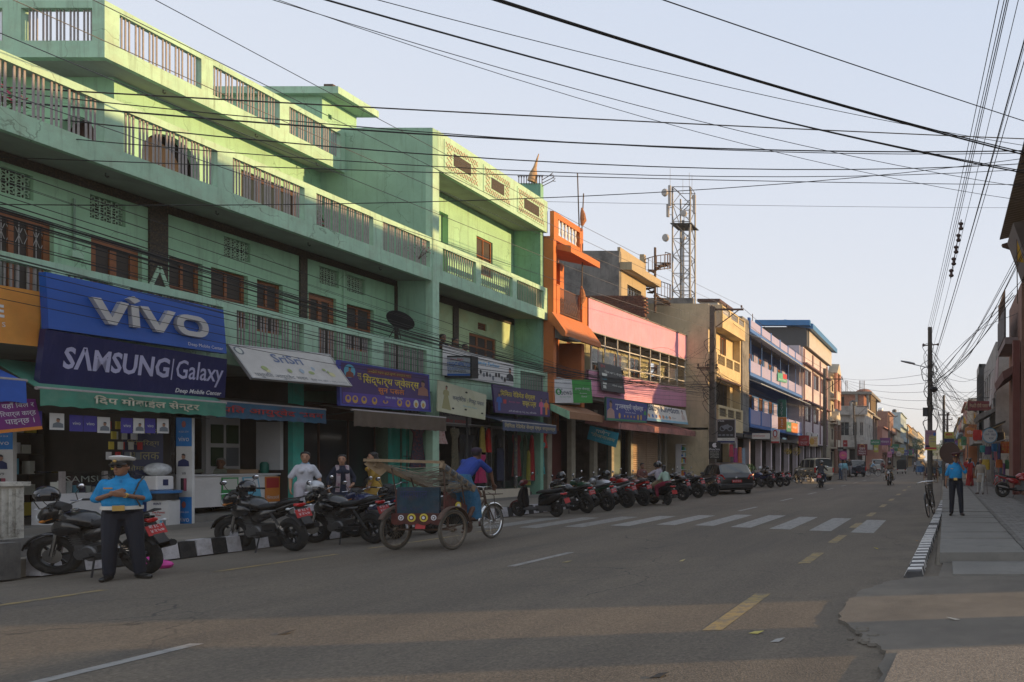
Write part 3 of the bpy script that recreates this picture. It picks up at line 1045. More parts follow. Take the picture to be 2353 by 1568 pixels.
b=MB();b.bar((DX-.05,YD,8.62),(DX-.05,YE,9.01),.22,.05);b.build('coping',CONC_D,PB)
b=MB();b.bar((DX,YD,7.19),(DX,YE,7.58),.1,.05);b.bar((DX,YD,5.53),(DX,YE,5.92),.08,.05);b.build('gallery_rail',PIPE_W,PB)
YEL_P=mat('gallery_wall',(.3,.29,.19),.85,var=.12)
wall(PB,'gallery_back_wall',YEL_P,'x',-16.6,1,YD,YE,4.4,8.0,[(30.6+k*2.1,31.8+k*2.1,5.4,6.9)for k in range(5)],.15)
for k in range(5):
 window(PB,'x',-16.6,1,30.6+k*2.1,31.8+k*2.1,5.4,6.9,cols=2,fw=.08,pm_=GLASS_D)
ng=9
GALW=mat('gallery_white',(.55,.52,.46),.6,var=.1)
for k in range(ng+1):
 y_=YD+.25+(YE-YD-.4)*k/ng
 b=MB();b.bar((DX-.02,y_,5.5+ze(y_)),(DX-.02,y_,7.45+ze(y_)),.06 if k%3==0 else.045);b.build('gallery_post',GALW,PB)
b=MB();b.bar((DX-.02,YD+.2,6.72),(DX-.02,YE-.1,7.12),.045);b.bar((DX-.02,YD+.2,5.92),(DX-.02,YE-.1,6.3),.045);b.build('gallery_rail',GALW,PB)
b=MB()
for k in range(74):
 y_=YD+.25+(YE-YD-.5)*k/74
 for za,zb in((6.76,7.2),(5.56,5.9)):
  b.bar((DX-.03,y_,za+ze(y_)),(DX-.03,y_+.15,zb+ze(y_)),.012);b.bar((DX-.034,y_+.15,za+ze(y_)),(DX-.034,y_,zb+ze(y_)),.012)
o=b.build('gallery_ironwork',STEEL_D,PB)
for k in range(ng):
 y_=YD+.25+(YE-YD-.4)*k/ng
 y2=YD+.25+(YE-YD-.4)*(k+1)/ng
 b=MB();b.add([(DX-.06,y_+.03,6.0+ze(y_)),(DX-.06,y2-.03,6.0+ze(y2)),(DX-.06,y2-.03,6.7+ze(y2)),(DX-.06,y_+.03,6.7+ze(y_))],[(0,1,2,3)])
 gm=mat('gallery_glass',(.8,.8,.75),.05,var=0,trans=1.0)
 b.build('pane',gm,PB)
pbox(PB,'gallery_floor',SOFF,-17,DX-.13,YD,YE,4.3,4.42)
pbox(PB,'roof_slab',CONC_D,-21,DX-.13,YD,YE,7.75,7.95)
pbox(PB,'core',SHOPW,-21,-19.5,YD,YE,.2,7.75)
b=MB();b.prism([(-16,3.75),(-14.5,3.35),(-14.5,3.05),(-16,3.3)],'y',31.0,40.6);b.build('sloping_hood',mat('dirty_pink_concrete',(.42,.18,.15),.9,var=.2,dirt=(.1,.07,.06),dscale=1.5,damt=.8),PB)
pbox(PB,'ground_floor_beam',SHOPW,-17,-16.0,YD,YE,3.4,4.3)
SHUT=mat('roller_shutter',(.42,.3,.2),.55,var=.1,metal=.2)
SY=[yat(1453,-15.95),yat(1484,-15.95),yat(1511,-15.95)]
for j in range(2):
 st_=MB()
 n_=26
 for k in range(n_):
  z0=.35+k*2.8/n_
  st_.prism([(-15.95,z0),(-15.92,z0+.03),(-15.92,z0+.07),(-15.95,z0+.1),(-15.99,z0+.1),(-15.99,z0)],'y',SY[j]+.03,SY[j+1]-.03)
 st_.build('roller_shutter',SHUT,PB)
for y0,m in((SY[0]-.35,TILE),(SY[2]+.05,CONC),(33.2,TILE),(39.6,TILE)):
 pbox(PB,'pillar',m,-16.02,-15.86,y0,y0+.25,.3,3.6)
pbox(PB,'shop_door_frame',mat('dull_teal',(.1,.13,.12),.8),-16.3,-16.1,33.6,34.6,.3,2.9)
b=MB();b.box(-22,-15.6,30.01,44,.2,.34);structure(b.build('shop_plinth',CONC))
GY=thing('grey_yellow_building','weathered grey building with yellow front rising behind the pink roof','building',(-19,38,0))
YELB=mat('sandy_yellow_plaster',(.4,.32,.2),.85,var=.12,scale=1.5,dirt=(.3,.24,.15),dscale=1.5,damt=.5,streak=(.2,.17,.12))
pbox(GY,'side_wall',CONC_D,-23,-16.82,36,36.2,0.2,12.5)
wall(GY,'front_wall',YELB,'x',-16.8,1,36.2,39.2,7.0,12.4,[(36.9,38.6,9.3,11.0)],.25)
window(GY,'x',-16.8,1,36.9,38.6,9.3,11.0,fm=STEEL_D,pm_=GLASS_D,cols=5,rows=4,fw=.05,depth=.15)
pbox(GY,'cornice',YELB,-17,-16.2,36.1,39.8,11.55,11.95)
pbox(GY,'parapet',YELB,-17,-16.85,36.2,39.2,12.4,12.75)
pbox(GY,'roof',CONC_D,-23,-16.9,36.2,39.4,12.2,12.39)
pbox(GY,'roof_post',YELB,-17.2,-16.95,39.3,39.55,12.2,13.3)
SS=thing('spiral_staircase','rusty iron spiral staircase standing above the brick stub wall','staircase',(-16.7,40.2,10.8))
b=MB();b.tube([(-16.7,40.2,10.2),(-16.7,40.2,13.95)],.07,8);b.build('centre_post',RUST,SS)
for k in range(16):
 a=k*.42
 z_=10.7+k*.16
 b=MB()
 b.add([(-16.7,40.2,z_),(-16.7+.85*math.cos(a),40.2+.85*math.sin(a),z_),(-16.7+.85*math.cos(a+.4),40.2+.85*math.sin(a+.4),z_),(-16.7,40.2,z_-.05),(-16.7+.85*math.cos(a),40.2+.85*math.sin(a),z_-.05),(-16.7+.85*math.cos(a+.4),40.2+.85*math.sin(a+.4),z_-.05)],[(0,1,2),(5,4,3),(0,3,4,1),(1,4,5,2),(2,5,3,0)])
 b.build('tread',RUST,SS)
b=MB()
for k in range(30):
 a=k*.26
 z_=11.0+k*.075
 p=(-16.7+.85*math.cos(a),40.2+.85*math.sin(a))
 b.tube([(*p,z_-.1),(*p,z_+.75)],.018,4,False)
b.tube([(-16.7+.85*math.cos(k*.26),40.2+.85*math.sin(k*.26),11.75+k*.075)for k in range(30)],.025,5)
b.tube([(-16.7+.85*math.cos(k*.26),40.2+.85*math.sin(k*.26),10.95+k*.075)for k in range(30)],.025,5)
b.build('balustrade',RUST,SS)
b=MB()
for k in range(9):
 b.tube([(-17.9+k*.12,39.4,12.0),(-17.9+k*.12,39.4,12.8)],.015,4,False)
b.bar((-17.95,39.4,12.85),(-16.8,39.4,12.85),.04);b.build('landing_rail',RUST,SS)
BRK=mat('old_brick',(.17,.07,.045),.9,var=.45,scale=14,bump=.6,bscale=50,dirt=(.06,.045,.04),dscale=3,damt=.8)
BW_=thing('brick_stub_wall','dark brick wall stub with toothed end above the pink roof','wall',(-16.8,35.7,7.95))
pbox(BW_,'mortar_core',mat('dark_mortar',(.09,.08,.07),.95),-18.6,-15.42,35.62,35.78,7.951,10.0)
bb_=MB();bb_.box(-.115,.115,-.11,.11,0,.075)
bme=bb_.mesh('brick',BRK)
n=0
b=MB()
for r_ in range(24):
 z_=7.96+r_*.089
 x_=-15.42-(0.12 if r_%2 else 0)+RN.choice((0,.06,.1))
 while x_>-18.5:
  if z_>8.3 and n<300:
   inst('brick',bme,BW_,(x_,35.7+RN.uniform(-.012,.012),z_));n+=1
  else:
   b.box(x_-.115,x_+.115,35.59,35.81,z_,z_+.075)
  x_-=.243
o=b.build('remaining_bricks',BRK,BW_);o['kind']='stuff'  # lower and leftover bricks joined in one mesh
# == beige building with pole in front
BEI=mat('beige_plaster',(.56,.47,.31),.88,var=.12,scale=1,bump=.2,dirt=(.36,.3,.2),dscale=.9,damt=.5,streak=(.24,.21,.15),crack=(.15,.13,.1))
CRM=mat('cream_yellow_paint',(.55,.43,.24),.8,var=.1,scale=1.5,dirt=(.4,.3,.16),dscale=2,damt=.4)
EB=thing('beige_building','tall beige building with cream balconies behind the utility pole','building',(-16,43,0))
YF=46.0
pbox(EB,'side_wall',BEI,-23,-13.9,YE,YE+.25,0.2,10.9)
pbox(EB,'rear_parapet',CONC_D,-21,-15.6,YE+2.2,YE+2.4,10.0,11.75)
wall(EB,'front_wall',CRM,'x',-13.92,1,YE+.25,YF,3.2,10.0,[(41.6,42.3,8.2,9.4),(43.2,44.4,8.2,9.4),(41.7,45.2,4.75,6.5)],.2)
window(EB,'x',-13.92,1,41.6,42.3,8.2,9.4,cols=1,rows=1)
window(EB,'x',-13.92,1,43.2,44.4,8.2,9.4,cols=2)
window(EB,'x',-14.4,1,42.0,43.0,4.5,6.2,cols=2)
pbox(EB,'recess_back',CRM,-15.2,-15.0,41.3,45.8,4,6.6)
wall(EB,'roof_balcony',CRM,'x',-13.1,1,YE,YF-.2,9.5,10.82,[(41.2,42.6,10.35,10.75),(42.8,44.2,10.35,10.75),(44.4,45.6,10.35,10.75)],.12)
pbox(EB,'roof_balcony_end',BEI,-13.9,-13.1,YE+.002,YE+.12,9.5,10.85)
pbox(EB,'roof_slab',BEI,-22,-13.24,YE+.252,YF-.2,9.52,9.7)
b=MB()
for(y0,y1)in((41.2,42.6),(42.8,44.2),(44.4,45.6)):
 for k in range(9):
  a=y0+(y1-y0)*k/9
  b.tube([(-13.15,a,10.36),(-13.15,a+.15,10.74)],.012,4,False);b.tube([(-13.15,a+.15,10.36),(-13.15,a,10.74)],.012,4,False)
b.build('parapet_ironwork',STEEL,EB)
wall(EB,'second_floor_balcony',CRM,'x',-13.4,1,YE,YF-.2,6.62,8.05,[(41.2,42.5,7.4,7.95),(42.8,44.1,7.4,7.95),(44.4,45.6,7.4,7.95)],.12)
for(y0,y1)in((41.2,42.5),(42.8,44.1),(44.4,45.6)):
 lattice(EB,-13.4,y0,y1,7.4,7.95,mat('dark_lattice',(.2,.16,.1),.9),5,3)
 pbox(EB,'lattice_backing',BEI,-13.55,-13.52,y0,y1,7.4,7.95)
pbox(EB,'string_course',BROWN_D,-13.4,-13.32,YE,YF-.2,6.5,6.615)
pbox(EB,'second_floor_slab',BEI,-13.9,-13.53,YE,YF-.2,6.63,6.8)
wall(EB,'first_floor_balcony',CRM,'x',-13.3,1,YE,YF,3.45,4.95,[(41.2,42.5,4.3,4.8),(42.8,44.1,4.3,4.8),(44.4,45.6,4.3,4.8)],.12)
for(y0,y1)in((41.2,42.5),(42.8,44.1),(44.4,45.6)):
 lattice(EB,-13.3,y0,y1,4.3,4.8,MATS['dark_lattice'],5,3)
 pbox(EB,'lattice_backing',BEI,-13.45,-13.42,y0,y1,4.3,4.8)
pbox(EB,'end_pillar',CRM,-14.1,-13.45,YF-.18,YF,3.45,10.0)
pbox(EB,'first_floor_slab',BEI,-16,-13.43,YE,YF,3.46,3.6)
pbox(EB,'upper_room',WHT,-16.3,-15.1,46.4,49.0,9.7,12.2)
pbox(EB,'upper_room_roof',BROWN_D,-16.4,-14.9,46.2,49.2,12.21,12.4)
pbox(EB,'shop_rear_wall',SHOPW,-19,-18.8,YE,YF,.2,3.4)
b=MB();b.bar((-14.2,YE-.3,6.95),(-13.2,YE-.3,6.95),.06);b.build('bracket',STEEL_D,EB)
TW=thing('telecom_tower','steel lattice telecom tower with dishes and panel antennas on a rooftop','tower',(-17.5,48,9.5))
tcx,tcy,tw=-17.9,48.0,.6
legs=[(tcx-tw,tcy-tw),(tcx+tw,tcy-tw),(tcx+tw*.85,tcy+tw),(tcx-tw*.85,tcy+tw)]
TZ0,TZ1=9.7,20.3
TSTL=mat('tower_steel',(.17,.17,.17),.5,metal=.4)
for i,(lx,ly)in enumerate(legs):
 k=1 if i<4 else 1
 b=MB();b.tube([(lx,ly,TZ0),(lx,ly,TZ1-(.0 if i<2 else.4))],.055,7);b.build('leg',TSTL,TW,smooth=True)
nz=9
for j in range(nz):
 za,zb=TZ0+(TZ1-TZ0)*j/nz,TZ0+(TZ1-TZ0)*(j+1)/nz
 for i in range(4):
  p,q=legs[i],legs[(i+1)%4]
  b=MB();b.tube([(*p,za),(*q,zb)]if j%2 else[(*q,za),(*p,zb)],.028,4);b.build('brace',TSTL,TW)
  b=MB();b.tube([(*p,zb),(*q,zb)],.024,4);b.build('strut',TSTL,TW)
b=MB()
for k in range(34):
 z_=TZ0+.3*k
 b.bar((tcx-.05,tcy,z_),(tcx+.3,tcy,z_),.02)
b.tube([(tcx-.05,tcy,TZ0),(tcx-.05,tcy,19)],.025,4);b.tube([(tcx+.3,tcy,TZ0),(tcx+.3,tcy,19)],.025,4)
b.build('ladder',TSTL,TW)
b=MB()
for k in range(4):
 b.tube([(tcx-.2+k*.05,tcy-.1,TZ0),(tcx-.25+k*.06,tcy-.1,14),(tcx-.15+k*.05,tcy-.1,18.2)],.022,4)
b.build('feeder_cables',STEEL_D,TW)
b=MB();b.box(tcx-.72,tcx+.72,tcy-.72,tcy+.72,17.75,17.8);b.build('platform',STEEL_D,TW)
for(dx,dz,r_,ang)in((-.95,19.75,.26,-25),(-.9,16.7,.26,-20),(.3,18.35,.22,5),(.3,16.7,.14,0)):
 M=Matrix.Translation((tcx+dx,tcy-.95,dz))@Matrix.Rotation(rad(ang),4,'Z')@Matrix.Rotation(PI/2,4,'X')
 b=MB();b.lathe([(.02,-.04),(r_,.0),(r_,.08),(r_*.9,.13),(.02,.16)],16,M);b.build('dish_antenna',mat('dish_white',(.36,.34,.32),.5),TW,smooth=True)
for(dx,dy,dz,h_)in((-.7,-.85,18.9,1.4),(.85,-.5,18.5,1.3),(-1.0,-.4,18.3,.9)):
 b=MB();b.box(tcx+dx-.1,tcx+dx+.1,tcy+dy-.06,tcy+dy+.06,dz,dz+h_);b.build('panel_antenna',MATS['dish_white'],TW,bevel=.03)
 b=MB();b.tube([(tcx+dx,tcy+dy+.06,dz+.2),(tcx+dx*.7,tcy+dy*.6,dz+.2)],.025,4);b.tube([(tcx+dx,tcy+dy+.06,dz+h_-.2),(tcx+dx*.7,tcy+dy*.6,dz+h_-.2)],.025,4);b.build('antenna_mount',TSTL,TW)
for dx,dy,h_ in((-.72,-.72,1.2),(.5,-.5,1.0),(-.2,.2,.8),(.72,-.6,.8)):
 b=MB();b.tube([(tcx+dx,tcy+dy,TZ1-.2),(tcx+dx,tcy+dy,TZ1+h_)],.012,4);b.build('lightning_rod',TSTL,TW)
# == blue building
BLU=mat('blue_paint',(.05,.15,.42),.75,var=.15,scale=2,dirt=(.04,.08,.2),dscale=2,damt=.5)
BLU_L=mat('lilac_paint',(.33,.32,.5),.8,var=.12,scale=2,dirt=(.28,.24,.28),dscale=2,damt=.5)
TIN=mat('corrugated_tin',(.3,.33,.36),.5,metal=.4,var=.2,scale=2)
FB=thing('blue_building','blue and lilac three storey building with long tin-hooded balconies','building',(-15,55,0))
YG=65.0
FX=-13.3
pbox(FB,'grey_end_block',CONC_D,-14.6,-13.35,YF+.02,YF+1.6,3.6,11.2)
wd_=[(48.6+k*3.1,49.8+k*3.1,z0,z0+1.7)for k in range(5)for z0 in(8.0,4.9)]
wall(FB,'front_wall',BLU,'x',-14.6,1,YF+.02,YG,3.4,10.9,wd_,.2)
for a,c,z0,z1 in wd_:
 window(FB,'x',-14.6,1,a,c,z0,z1,cols=2,fw=.1,depth=.06)
for k in range(5):
 pbox(FB,'wall_panel',BLU_L,-14.6,-14.55,50.1+k*3.1,51.2+k*3.1,7.9,9.9)
 pbox(FB,'wall_panel',BLU_L,-14.6,-14.55,50.1+k*3.1,51.2+k*3.1,4.7,6.5)
for lv,(z0,z1,ht)in enumerate(((10.75,11.35,0),(7.75,8.55,7.7),(4.2,5.2,4.1))):
 y0_=YF+1.65 if lv else YF+1.65
 npn=6
 for k in range(npn):
  a,c=y0_+(YG-y0_)*k/npn,y0_+(YG-y0_)*(k+1)/npn
  pbox(FB,'balcony_panel',BLU_L,FX-.1,FX,a+.13,c-.13,z0,z1)
  pbox(FB,'balcony_post',BLU,FX-.14,FX+.03,a-.12,a+.12,z0-.02,z1+.08)
 pbox(FB,'floor_slab',BLU,-14.6,FX-.15,y0_,YG,z0-.2,z0-.03)
 pbox(FB,'edge_beam',BLU,FX-.13,FX+.02,y0_,YG,z0-.25,z0-.025)
for z_ in(10.45,7.35):
 b=MB();b.prism([(-13.9,z_+.05),(-12.55,z_-.45),(-12.55,z_-.38),(-13.9,z_+.12)],'y',YF+1.7,YG+.5);b.build('tin_hood',TIN,FB)
for k in range(7):
 y_=YF+2+k*2.9
 b=MB();b.tube([(FX-.05,y_,8.5),(FX-.05,y_,10.5)],.03,5);b.build('hood_post',BLU,FB)
pbox(FB,'side_wall',CONC_D,-20,-14.61,YF+.01,YF+.2,3.4,10.9)
pbox(FB,'roof',CONC_D,-20,-14.0,YF+.2,YG,10.5,10.7)
LIL=mat('pale_lilac_paint',(.52,.45,.47),.8,var=.1,scale=2,dirt=(.4,.34,.34),dscale=1.2)
MAR=mat('maroon_trim',(.12,.05,.06),.7)
BTIN=mat('blue_roof_sheet',(.03,.16,.36),.45,var=.1,metal=.2)
LB=thing('lilac_building','tall pale lilac building with maroon strips and blue sheet roof','building',(-15,72,0))
YH=79.0
wl=[(66+k*4.2,69+k*4.2,z0,z0+1.6)for k in range(3)for z0 in(8.9,5.4)]
wall(LB,'front_wall',LIL,'x',-13.2,1,YG,YH,3.3,12.3,wl,.25)
for a,c,z0,z1 in wl:
 window(LB,'x',-13.2,1,a,c,z0,z1,fm=MAR,pm_=GLASS_D,cols=4,fw=.08)
for y_ in(65.2,69.5,73.7,77.9):
 pbox(LB,'maroon_strip',MAR,-13.2,-13.14,y_,y_+.5,3.4,12.2)
for z_ in(10.7,7.2):
 pbox(LB,'window_hood',MAR,-13.2,-12.8,YG,YH,z_,z_+.15)
pbox(LB,'side_wall',LIL,-18,-13.46,YG-.2,YG-.0,3.3,12.4)
pbox(LB,'shed_wall',mat('dark_slate_panel',(.06,.065,.07),.7),-17.2,-12.9,YG+.3,YH,12.4,14.2)
b=MB();b.prism([(-17.6,14.25),(-12.5,14.25),(-12.5,14.75),(-17.6,14.75)],'y',YG-.3,YG+.2);b.prism([(-15.0,14.9),(-12.3,14.5),(-12.3,14.0),(-15,14.4)],'y',YG+.21,YH+1);b.build('sheet_roof',BTIN,LB)
pbox(LB,'shed_panel',mat('pale_sheet',(.45,.42,.38),.6),-12.88,-12.8,YG+1,YH,12.4,14.0)  # paler sheet covering the street side of the shed
for own,y0,y1 in((EB,YE,YF),(FB,YF,YG),(LB,YG,YH)):
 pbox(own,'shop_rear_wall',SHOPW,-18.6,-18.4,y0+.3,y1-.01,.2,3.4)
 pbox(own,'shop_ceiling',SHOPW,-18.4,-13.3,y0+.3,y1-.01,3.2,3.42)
 k=y0+(.5 if own is EB else.1)
 while k<y1-.5:
  pbox(own,'shop_pier',(CRM if own is EB else LIL),-14.2,-13.8,k,k+.35,.2,3.19)
  pbox(own,'partition_wall',SHOPW,-18.4,-14.21,k+.1,k+.25,.2,3.19)
  k+=3.1
# == far buildings, both sides
def house(name,label,sd,X,y0,y1,H,m,floors=3,trim=None,wins=True,tank=None,gm=None,gnd=3.2,depth=9,winside=False,fm=None):
 """street house: X is its front plane; sd = -1 stands left of the street, +1 right; floors with windows, slabs, parapet, open shop bay"""
 t=thing(name,label,'building',(X+sd*depth/2,(y0+y1)/2,0))
 out=-sd
 hs=[]
 fh=(H-gnd)/max(floors-1,1)
 nw=max(1,int((y1-y0)/3))
 for f in range(floors-1):
  for k in range(nw):
   c=y0+(y1-y0)*(k+.5)/nw
   hs.append((c-.6,c+.6,gnd+f*fh+.9,gnd+f*fh+2.2))
 shops=[]
 ns=max(1,int((y1-y0)/3.6))
 for k in range(ns):
  c=y0+(y1-y0)*(k+.5)/ns
  shops.append((c-(y1-y0)/ns*.4,c+(y1-y0)/ns*.4,.25,gnd-.5))
 wall(t,'front_wall',m,'x',X,out,y0,y1,.0,H,hs+shops,.25)
 for h_ in hs:
  window(t,'x',X,out,*h_,cols=2,fw=.08,pm_=GLASS_D,fm=fm or BROWN_D,depth=.08)
 s0,s1=sorted((X+sd*.26,X+sd*depth))
 sh=[]
 if winside:
  for f in range(floors-1):
   for k in range(2):
    c=X+sd*(1.6+2.6*k)
    sh.append((c-.6,c+.6,gnd+f*fh+.9,gnd+f*fh+2.2))
 wall(t,'side_wall',m,'y',y0,-1,s0,s1,0,H,sh,.22)
 for h_ in sh:
  window(t,'y',y0,-1,*h_,cols=2,fw=.08,pm_=GLASS_D,fm=fm or BROWN_D,depth=.08)
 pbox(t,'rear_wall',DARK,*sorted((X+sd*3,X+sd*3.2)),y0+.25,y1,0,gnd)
 for f in range(floors):
  z_=gnd+f*fh
  if z_<=H+.01:
   a,c=sorted((X+sd*depth,X-sd*(.75 if f<floors-1 else.35)))
   pbox(t,'floor_slab',trim or m,a,c,y0+.003,y1-.01,z_-.15-.001*f,z_+.02)
   if f<floors-1 and wins:
    a,c=sorted((X-sd*.75,X-sd*.67))
    pbox(t,'balcony_front',trim or m,a,c,y0+.01,y1-.02,z_+.021,z_+.85)
 if gm:
  for(a,c,z0,z1)in shops[::2]:
   pbox(t,'roller_shutter',gm,X+sd*.1,X+sd*.14,a,c,z0,z1)
 if tank:
  b=MB();b.lathe([(.5,0),(.55,.1),(.55,.9),(.35,1.1),(.12,1.15)],12,Matrix.Translation((X+sd*2,(y0+y1)/2,H+.05)));b.build('water_tank',tank,t,smooth=True)
 return t
BLACKP=mat('black_plastic',(.015,.015,.017),.5)
CHROME=mat('chrome',(.6,.6,.6),.18,metal=1.0,var=0)
W_OLD=mat('old_white_plaster',(.45,.42,.38),.88,var=.15,dirt=(.14,.13,.12),dscale=.6,damt=.7,streak=(.15,.14,.13))
P1=mat('salmon_plaster',(.5,.24,.18),.85,var=.12,dirt=(.3,.18,.15),dscale=1)
P2=mat('cream_plaster',(.5,.44,.33),.85,var=.12,dirt=(.3,.27,.22),dscale=1)
P3=mat('pale_blue_plaster',(.34,.42,.45),.85,var=.12,dirt=(.2,.24,.25),dscale=.8)
P4=mat('dull_brick_wall',(.22,.12,.085),.9,var=.25,scale=6,dirt=(.13,.08,.06),dscale=1)
P5=mat('ochre_plaster',(.5,.33,.14),.85,var=.12)
P6=mat('grey_plaster',(.28,.27,.25),.9,var=.15,dirt=(.14,.13,.13),dscale=.8)
h_=house('temple_front_building','cream building with gabled porch tops beside the second pole',-1,-13.0,79.2,82.6,11.6,P2,4)
for z_ in(11.7,6.2):
 b=MB();b.prism([(79.3,z_),(82.5,z_),(80.9,z_+1.2)],'x',-13.3,-12.2);b.build('gable',P2,h_)
for y_ in(79.6,82.2):
 b=MB();b.tube([(-12.4,y_,7.6),(-12.4,y_,11.7)],.2,8);b.build('column',P1,h_)
 b=MB();b.tube([(-12.4,y_,.2),(-12.4,y_,6.2)],.22,8);b.build('column',P4,h_)
CW=thing('grey_white_corner_building','stained grey-white two storey corner building under the unfinished brick one','building',(-13.5,93,0))
CX0,CX1,CY=-15.2,-10.3,90.0
cwh=[(-14.6,-13.9,4.9,6.7),(-13.6,-12.3,4.9,6.7),(-11.9,-11.3,4.9,6.7),(-10.95,-10.5,4.9,6.7)]
wall(CW,'front_wall',W_OLD,'y',CY,-1,CX0,CX1,3.2,8.2,cwh,.25)
for q in cwh:
 window(CW,'y',CY,-1,*q,fm=W_OLD,pm_=GLASS_D,cols=2,fw=.07)
wall(CW,'street_wall',W_OLD,'x',CX1,1,CY+.25,100,3.2,8.2,[(91+k*2.2,92+k*2.2,4.9,6.6)for k in range(4)],.25)
pbox(CW,'parapet',W_OLD,CX0,CX1+.4,CY-.35,CY-.2,7.6,8.75)
pbox(CW,'balcony_fascia',W_OLD,CX0,CX1+.5,CY-.6,CY-.45,3.4,4.3)
pbox(CW,'balcony_slab',W_OLD,CX0,CX1+.5,CY-.44,CY-.01,3.4,3.55)
pbox(CW,'roof_slab',W_OLD,CX0,CX1+.4,CY-.19,100,8.25,8.4)
pbox(CW,'pilaster',W_OLD,-12.1,-11.8,CY-.36,CY-.02,3.6,9.2)
pbox(CW,'ground_floor_wall',DARK,CX0,CX1,CY+1.2,CY+1.4,0,3.2)
for x_ in(CX0+.2,-12.6,CX1-.3):
 pbox(CW,'shop_pier',W_OLD,x_,x_+.3,CY-.1,CY+.2,0,3.2)
UB=thing('unfinished_brick_building','unfinished red brick building with bare concrete frame and steel rods on top','building',(-14,104,0))
RB=mat('red_brick',(.3,.13,.085),.9,var=.3,scale=5,dirt=(.2,.1,.07),dscale=.7,damt=.4)
pbox(UB,'brick_panel',RB,-18,-11.6,100.1,100.4,8.4,11.2)
pbox(UB,'brick_core',RB,-18,-11.6,101,112,3.4,8.3)
pbox(UB,'roof_slab',CONC,-18.3,-10.4,99.7,114,11.21,11.6)
pbox(UB,'floor_slab',CONC,-18.3,-10.4,99.7,114,8.3,8.6)
pbox(UB,'brick_panel',RB,-11.75,-11.6,100.4,105,8.6,11.2)
for x_,y_ in((-17.6,99.9),(-15,99.9),(-12.6,99.9),(-11.0,100),(-11.0,104),(-11.0,108),(-11.0,112)):
 pbox(UB,'concrete_column',CONC,x_-.17,x_+.17,y_-.1,y_+.25,3.4,11.2)
for k in range(9):
 b=MB();b.tube([(-10.6,100.5+k*.8,8.6),(-10.6,100.5+k*.8,11.2)],.05,5);b.build('bamboo_prop',mat('bamboo',(.3,.22,.12),.8),UB)
for x_ in(-15.1,-14.9,-14.3,-14.1,-12.3,-12.1,-11.8,-11.6):
 b=MB();b.tube([(x_,101,11.6),(x_,101,13.3)],.04,4);b.build('reinforcing_rod',RUST,UB)
b=MB();b.ell((-11.9,103,11.7),1.3,1.2,.6,12,6);b.ell((-14.3,103,11.6),1.9,1.0,.35,12,6);b.build('brick_heap',RB,UB)
pbox(UB,'dark_opening_panel',DARK,-15.0,-14.4,100.04,100.09,9.2,10.9)  # near-black panel on the brick paints the shaded depth of an opening
wt_=MB();wt_.lathe([(.45,0),(.5,.1),(.5,.8),(.3,1.0),(.12,1.05)],12,Matrix.Translation((-14.7,98.9,8.42)));wt_.build('water_tank',BLACKP,UB,smooth=True)
far=[('salmon_house','salmon pink house with ribbed parapet past the brick building',-10.2,114.3,128,7.3,P1,2,0),('dark_brick_house','dark brick house with steel water tanks on its roof',-10.4,128.2,142,10.8,P4,3,1),('cream_house','cream house between brick house and pale blue one',-10.2,142.2,162,8.4,P2,3,0),('pale_blue_house','tall pale blue and white house far along the left row',-10.2,162.3,186,13.0,P3,4,0),('ochre_house','ochre house beyond the pale blue one',-10.0,186.3,215,11.5,P5,4,1),('grey_house','grey house far down the left row',-10.0,215.4,255,12,P6,4,0),('far_cream_house','last cream house seen at the far left end',-9.8,255.5,330,12.5,P2,4,0)]
for nm,lb,X,y0,y1,H,m,fl,tk in far:
 house(nm,lb,-1,X,y0,y1,H,m,fl,tank=CHROME if tk else None)
b=MB();b.lathe([(.6,0),(.6,1.5),(.3,1.8),(.1,1.85)],14,Matrix.Translation((-11.6,129.5,10.9)))
R1=thing('tin_roofed_building','dark eave of a tall building with corrugated roof at the right edge','building',(6,20,0))
DKW=mat('dark_plaster',(.16,.14,.125),.9,var=.15,dirt=(.1,.09,.08),dscale=1)
RX=3.75
pbox(R1,'wall',DKW,RX,12,10.2,29.6,0,10.8)
n_=150
b=MB()
ring0,ring1,ring2,ring3=[],[],[],[]
for i in range(n_+1):
 y_=9.9+(30.0-9.9)*i/n_
 dz=.03*(i%2)
 ring0.append((2.38,y_,11.2+dz));ring1.append((7.0,y_,12.3+dz));ring2.append((7.0,y_,12.25+dz));ring3.append((2.38,y_,11.15+dz))
b.loft([ring0,ring1,ring2,ring3,ring0],caps=False,closed=False)
b.build('corrugated_roof',mat('dark_roof_sheet',(.05,.045,.045),.6,var=.2),R1)
b=MB();b.prism([(2.45,10.88),(RX,11.25),(RX,10.4),(2.5,10.8)],'y',29.7,29.95);b.build('gable_board',BROWN_D,R1)
b=MB();b.prism([(2.62,10.7),(3.7,10.9),(3.7,8.9),(3.2,9.1)],'y',26.5,29.0);b.build('hanging_hood',mat('dark_brown_sheet',(.09,.07,.06),.8),R1)
PILL=thing('shadow_band_pillar','unseen low brick pillar added to cast the dark band on the near road','pillar',(6,7.2,0))  # out of view; added and sized to throw a shadow band over the road
pbox(PILL,'shaft',BRK,5.7,6.5,6.95,7.9,0,1.75)
pbox(PILL,'cap',CONC,5.6,6.6,6.85,8.0,1.75,1.85)
PNKR=mat('dusty_pink_plaster',(.36,.24,.22),.88,var=.15,dirt=(.2,.15,.14),dscale=1)
R2=thing('balcony_building','building with dark projecting balcony and red beam at the right edge','building',(6,33,0))
pbox(R2,'wall',mat('brown_plaster',(.2,.11,.08),.9,var=.15),3.35,11,30.2,36.0,0,9.4)
pbox(R2,'balcony_slab',mat('dirty_balcony',(.22,.17,.16),.9,var=.2),2.75,3.34,31.6,35.6,6.95,7.25)
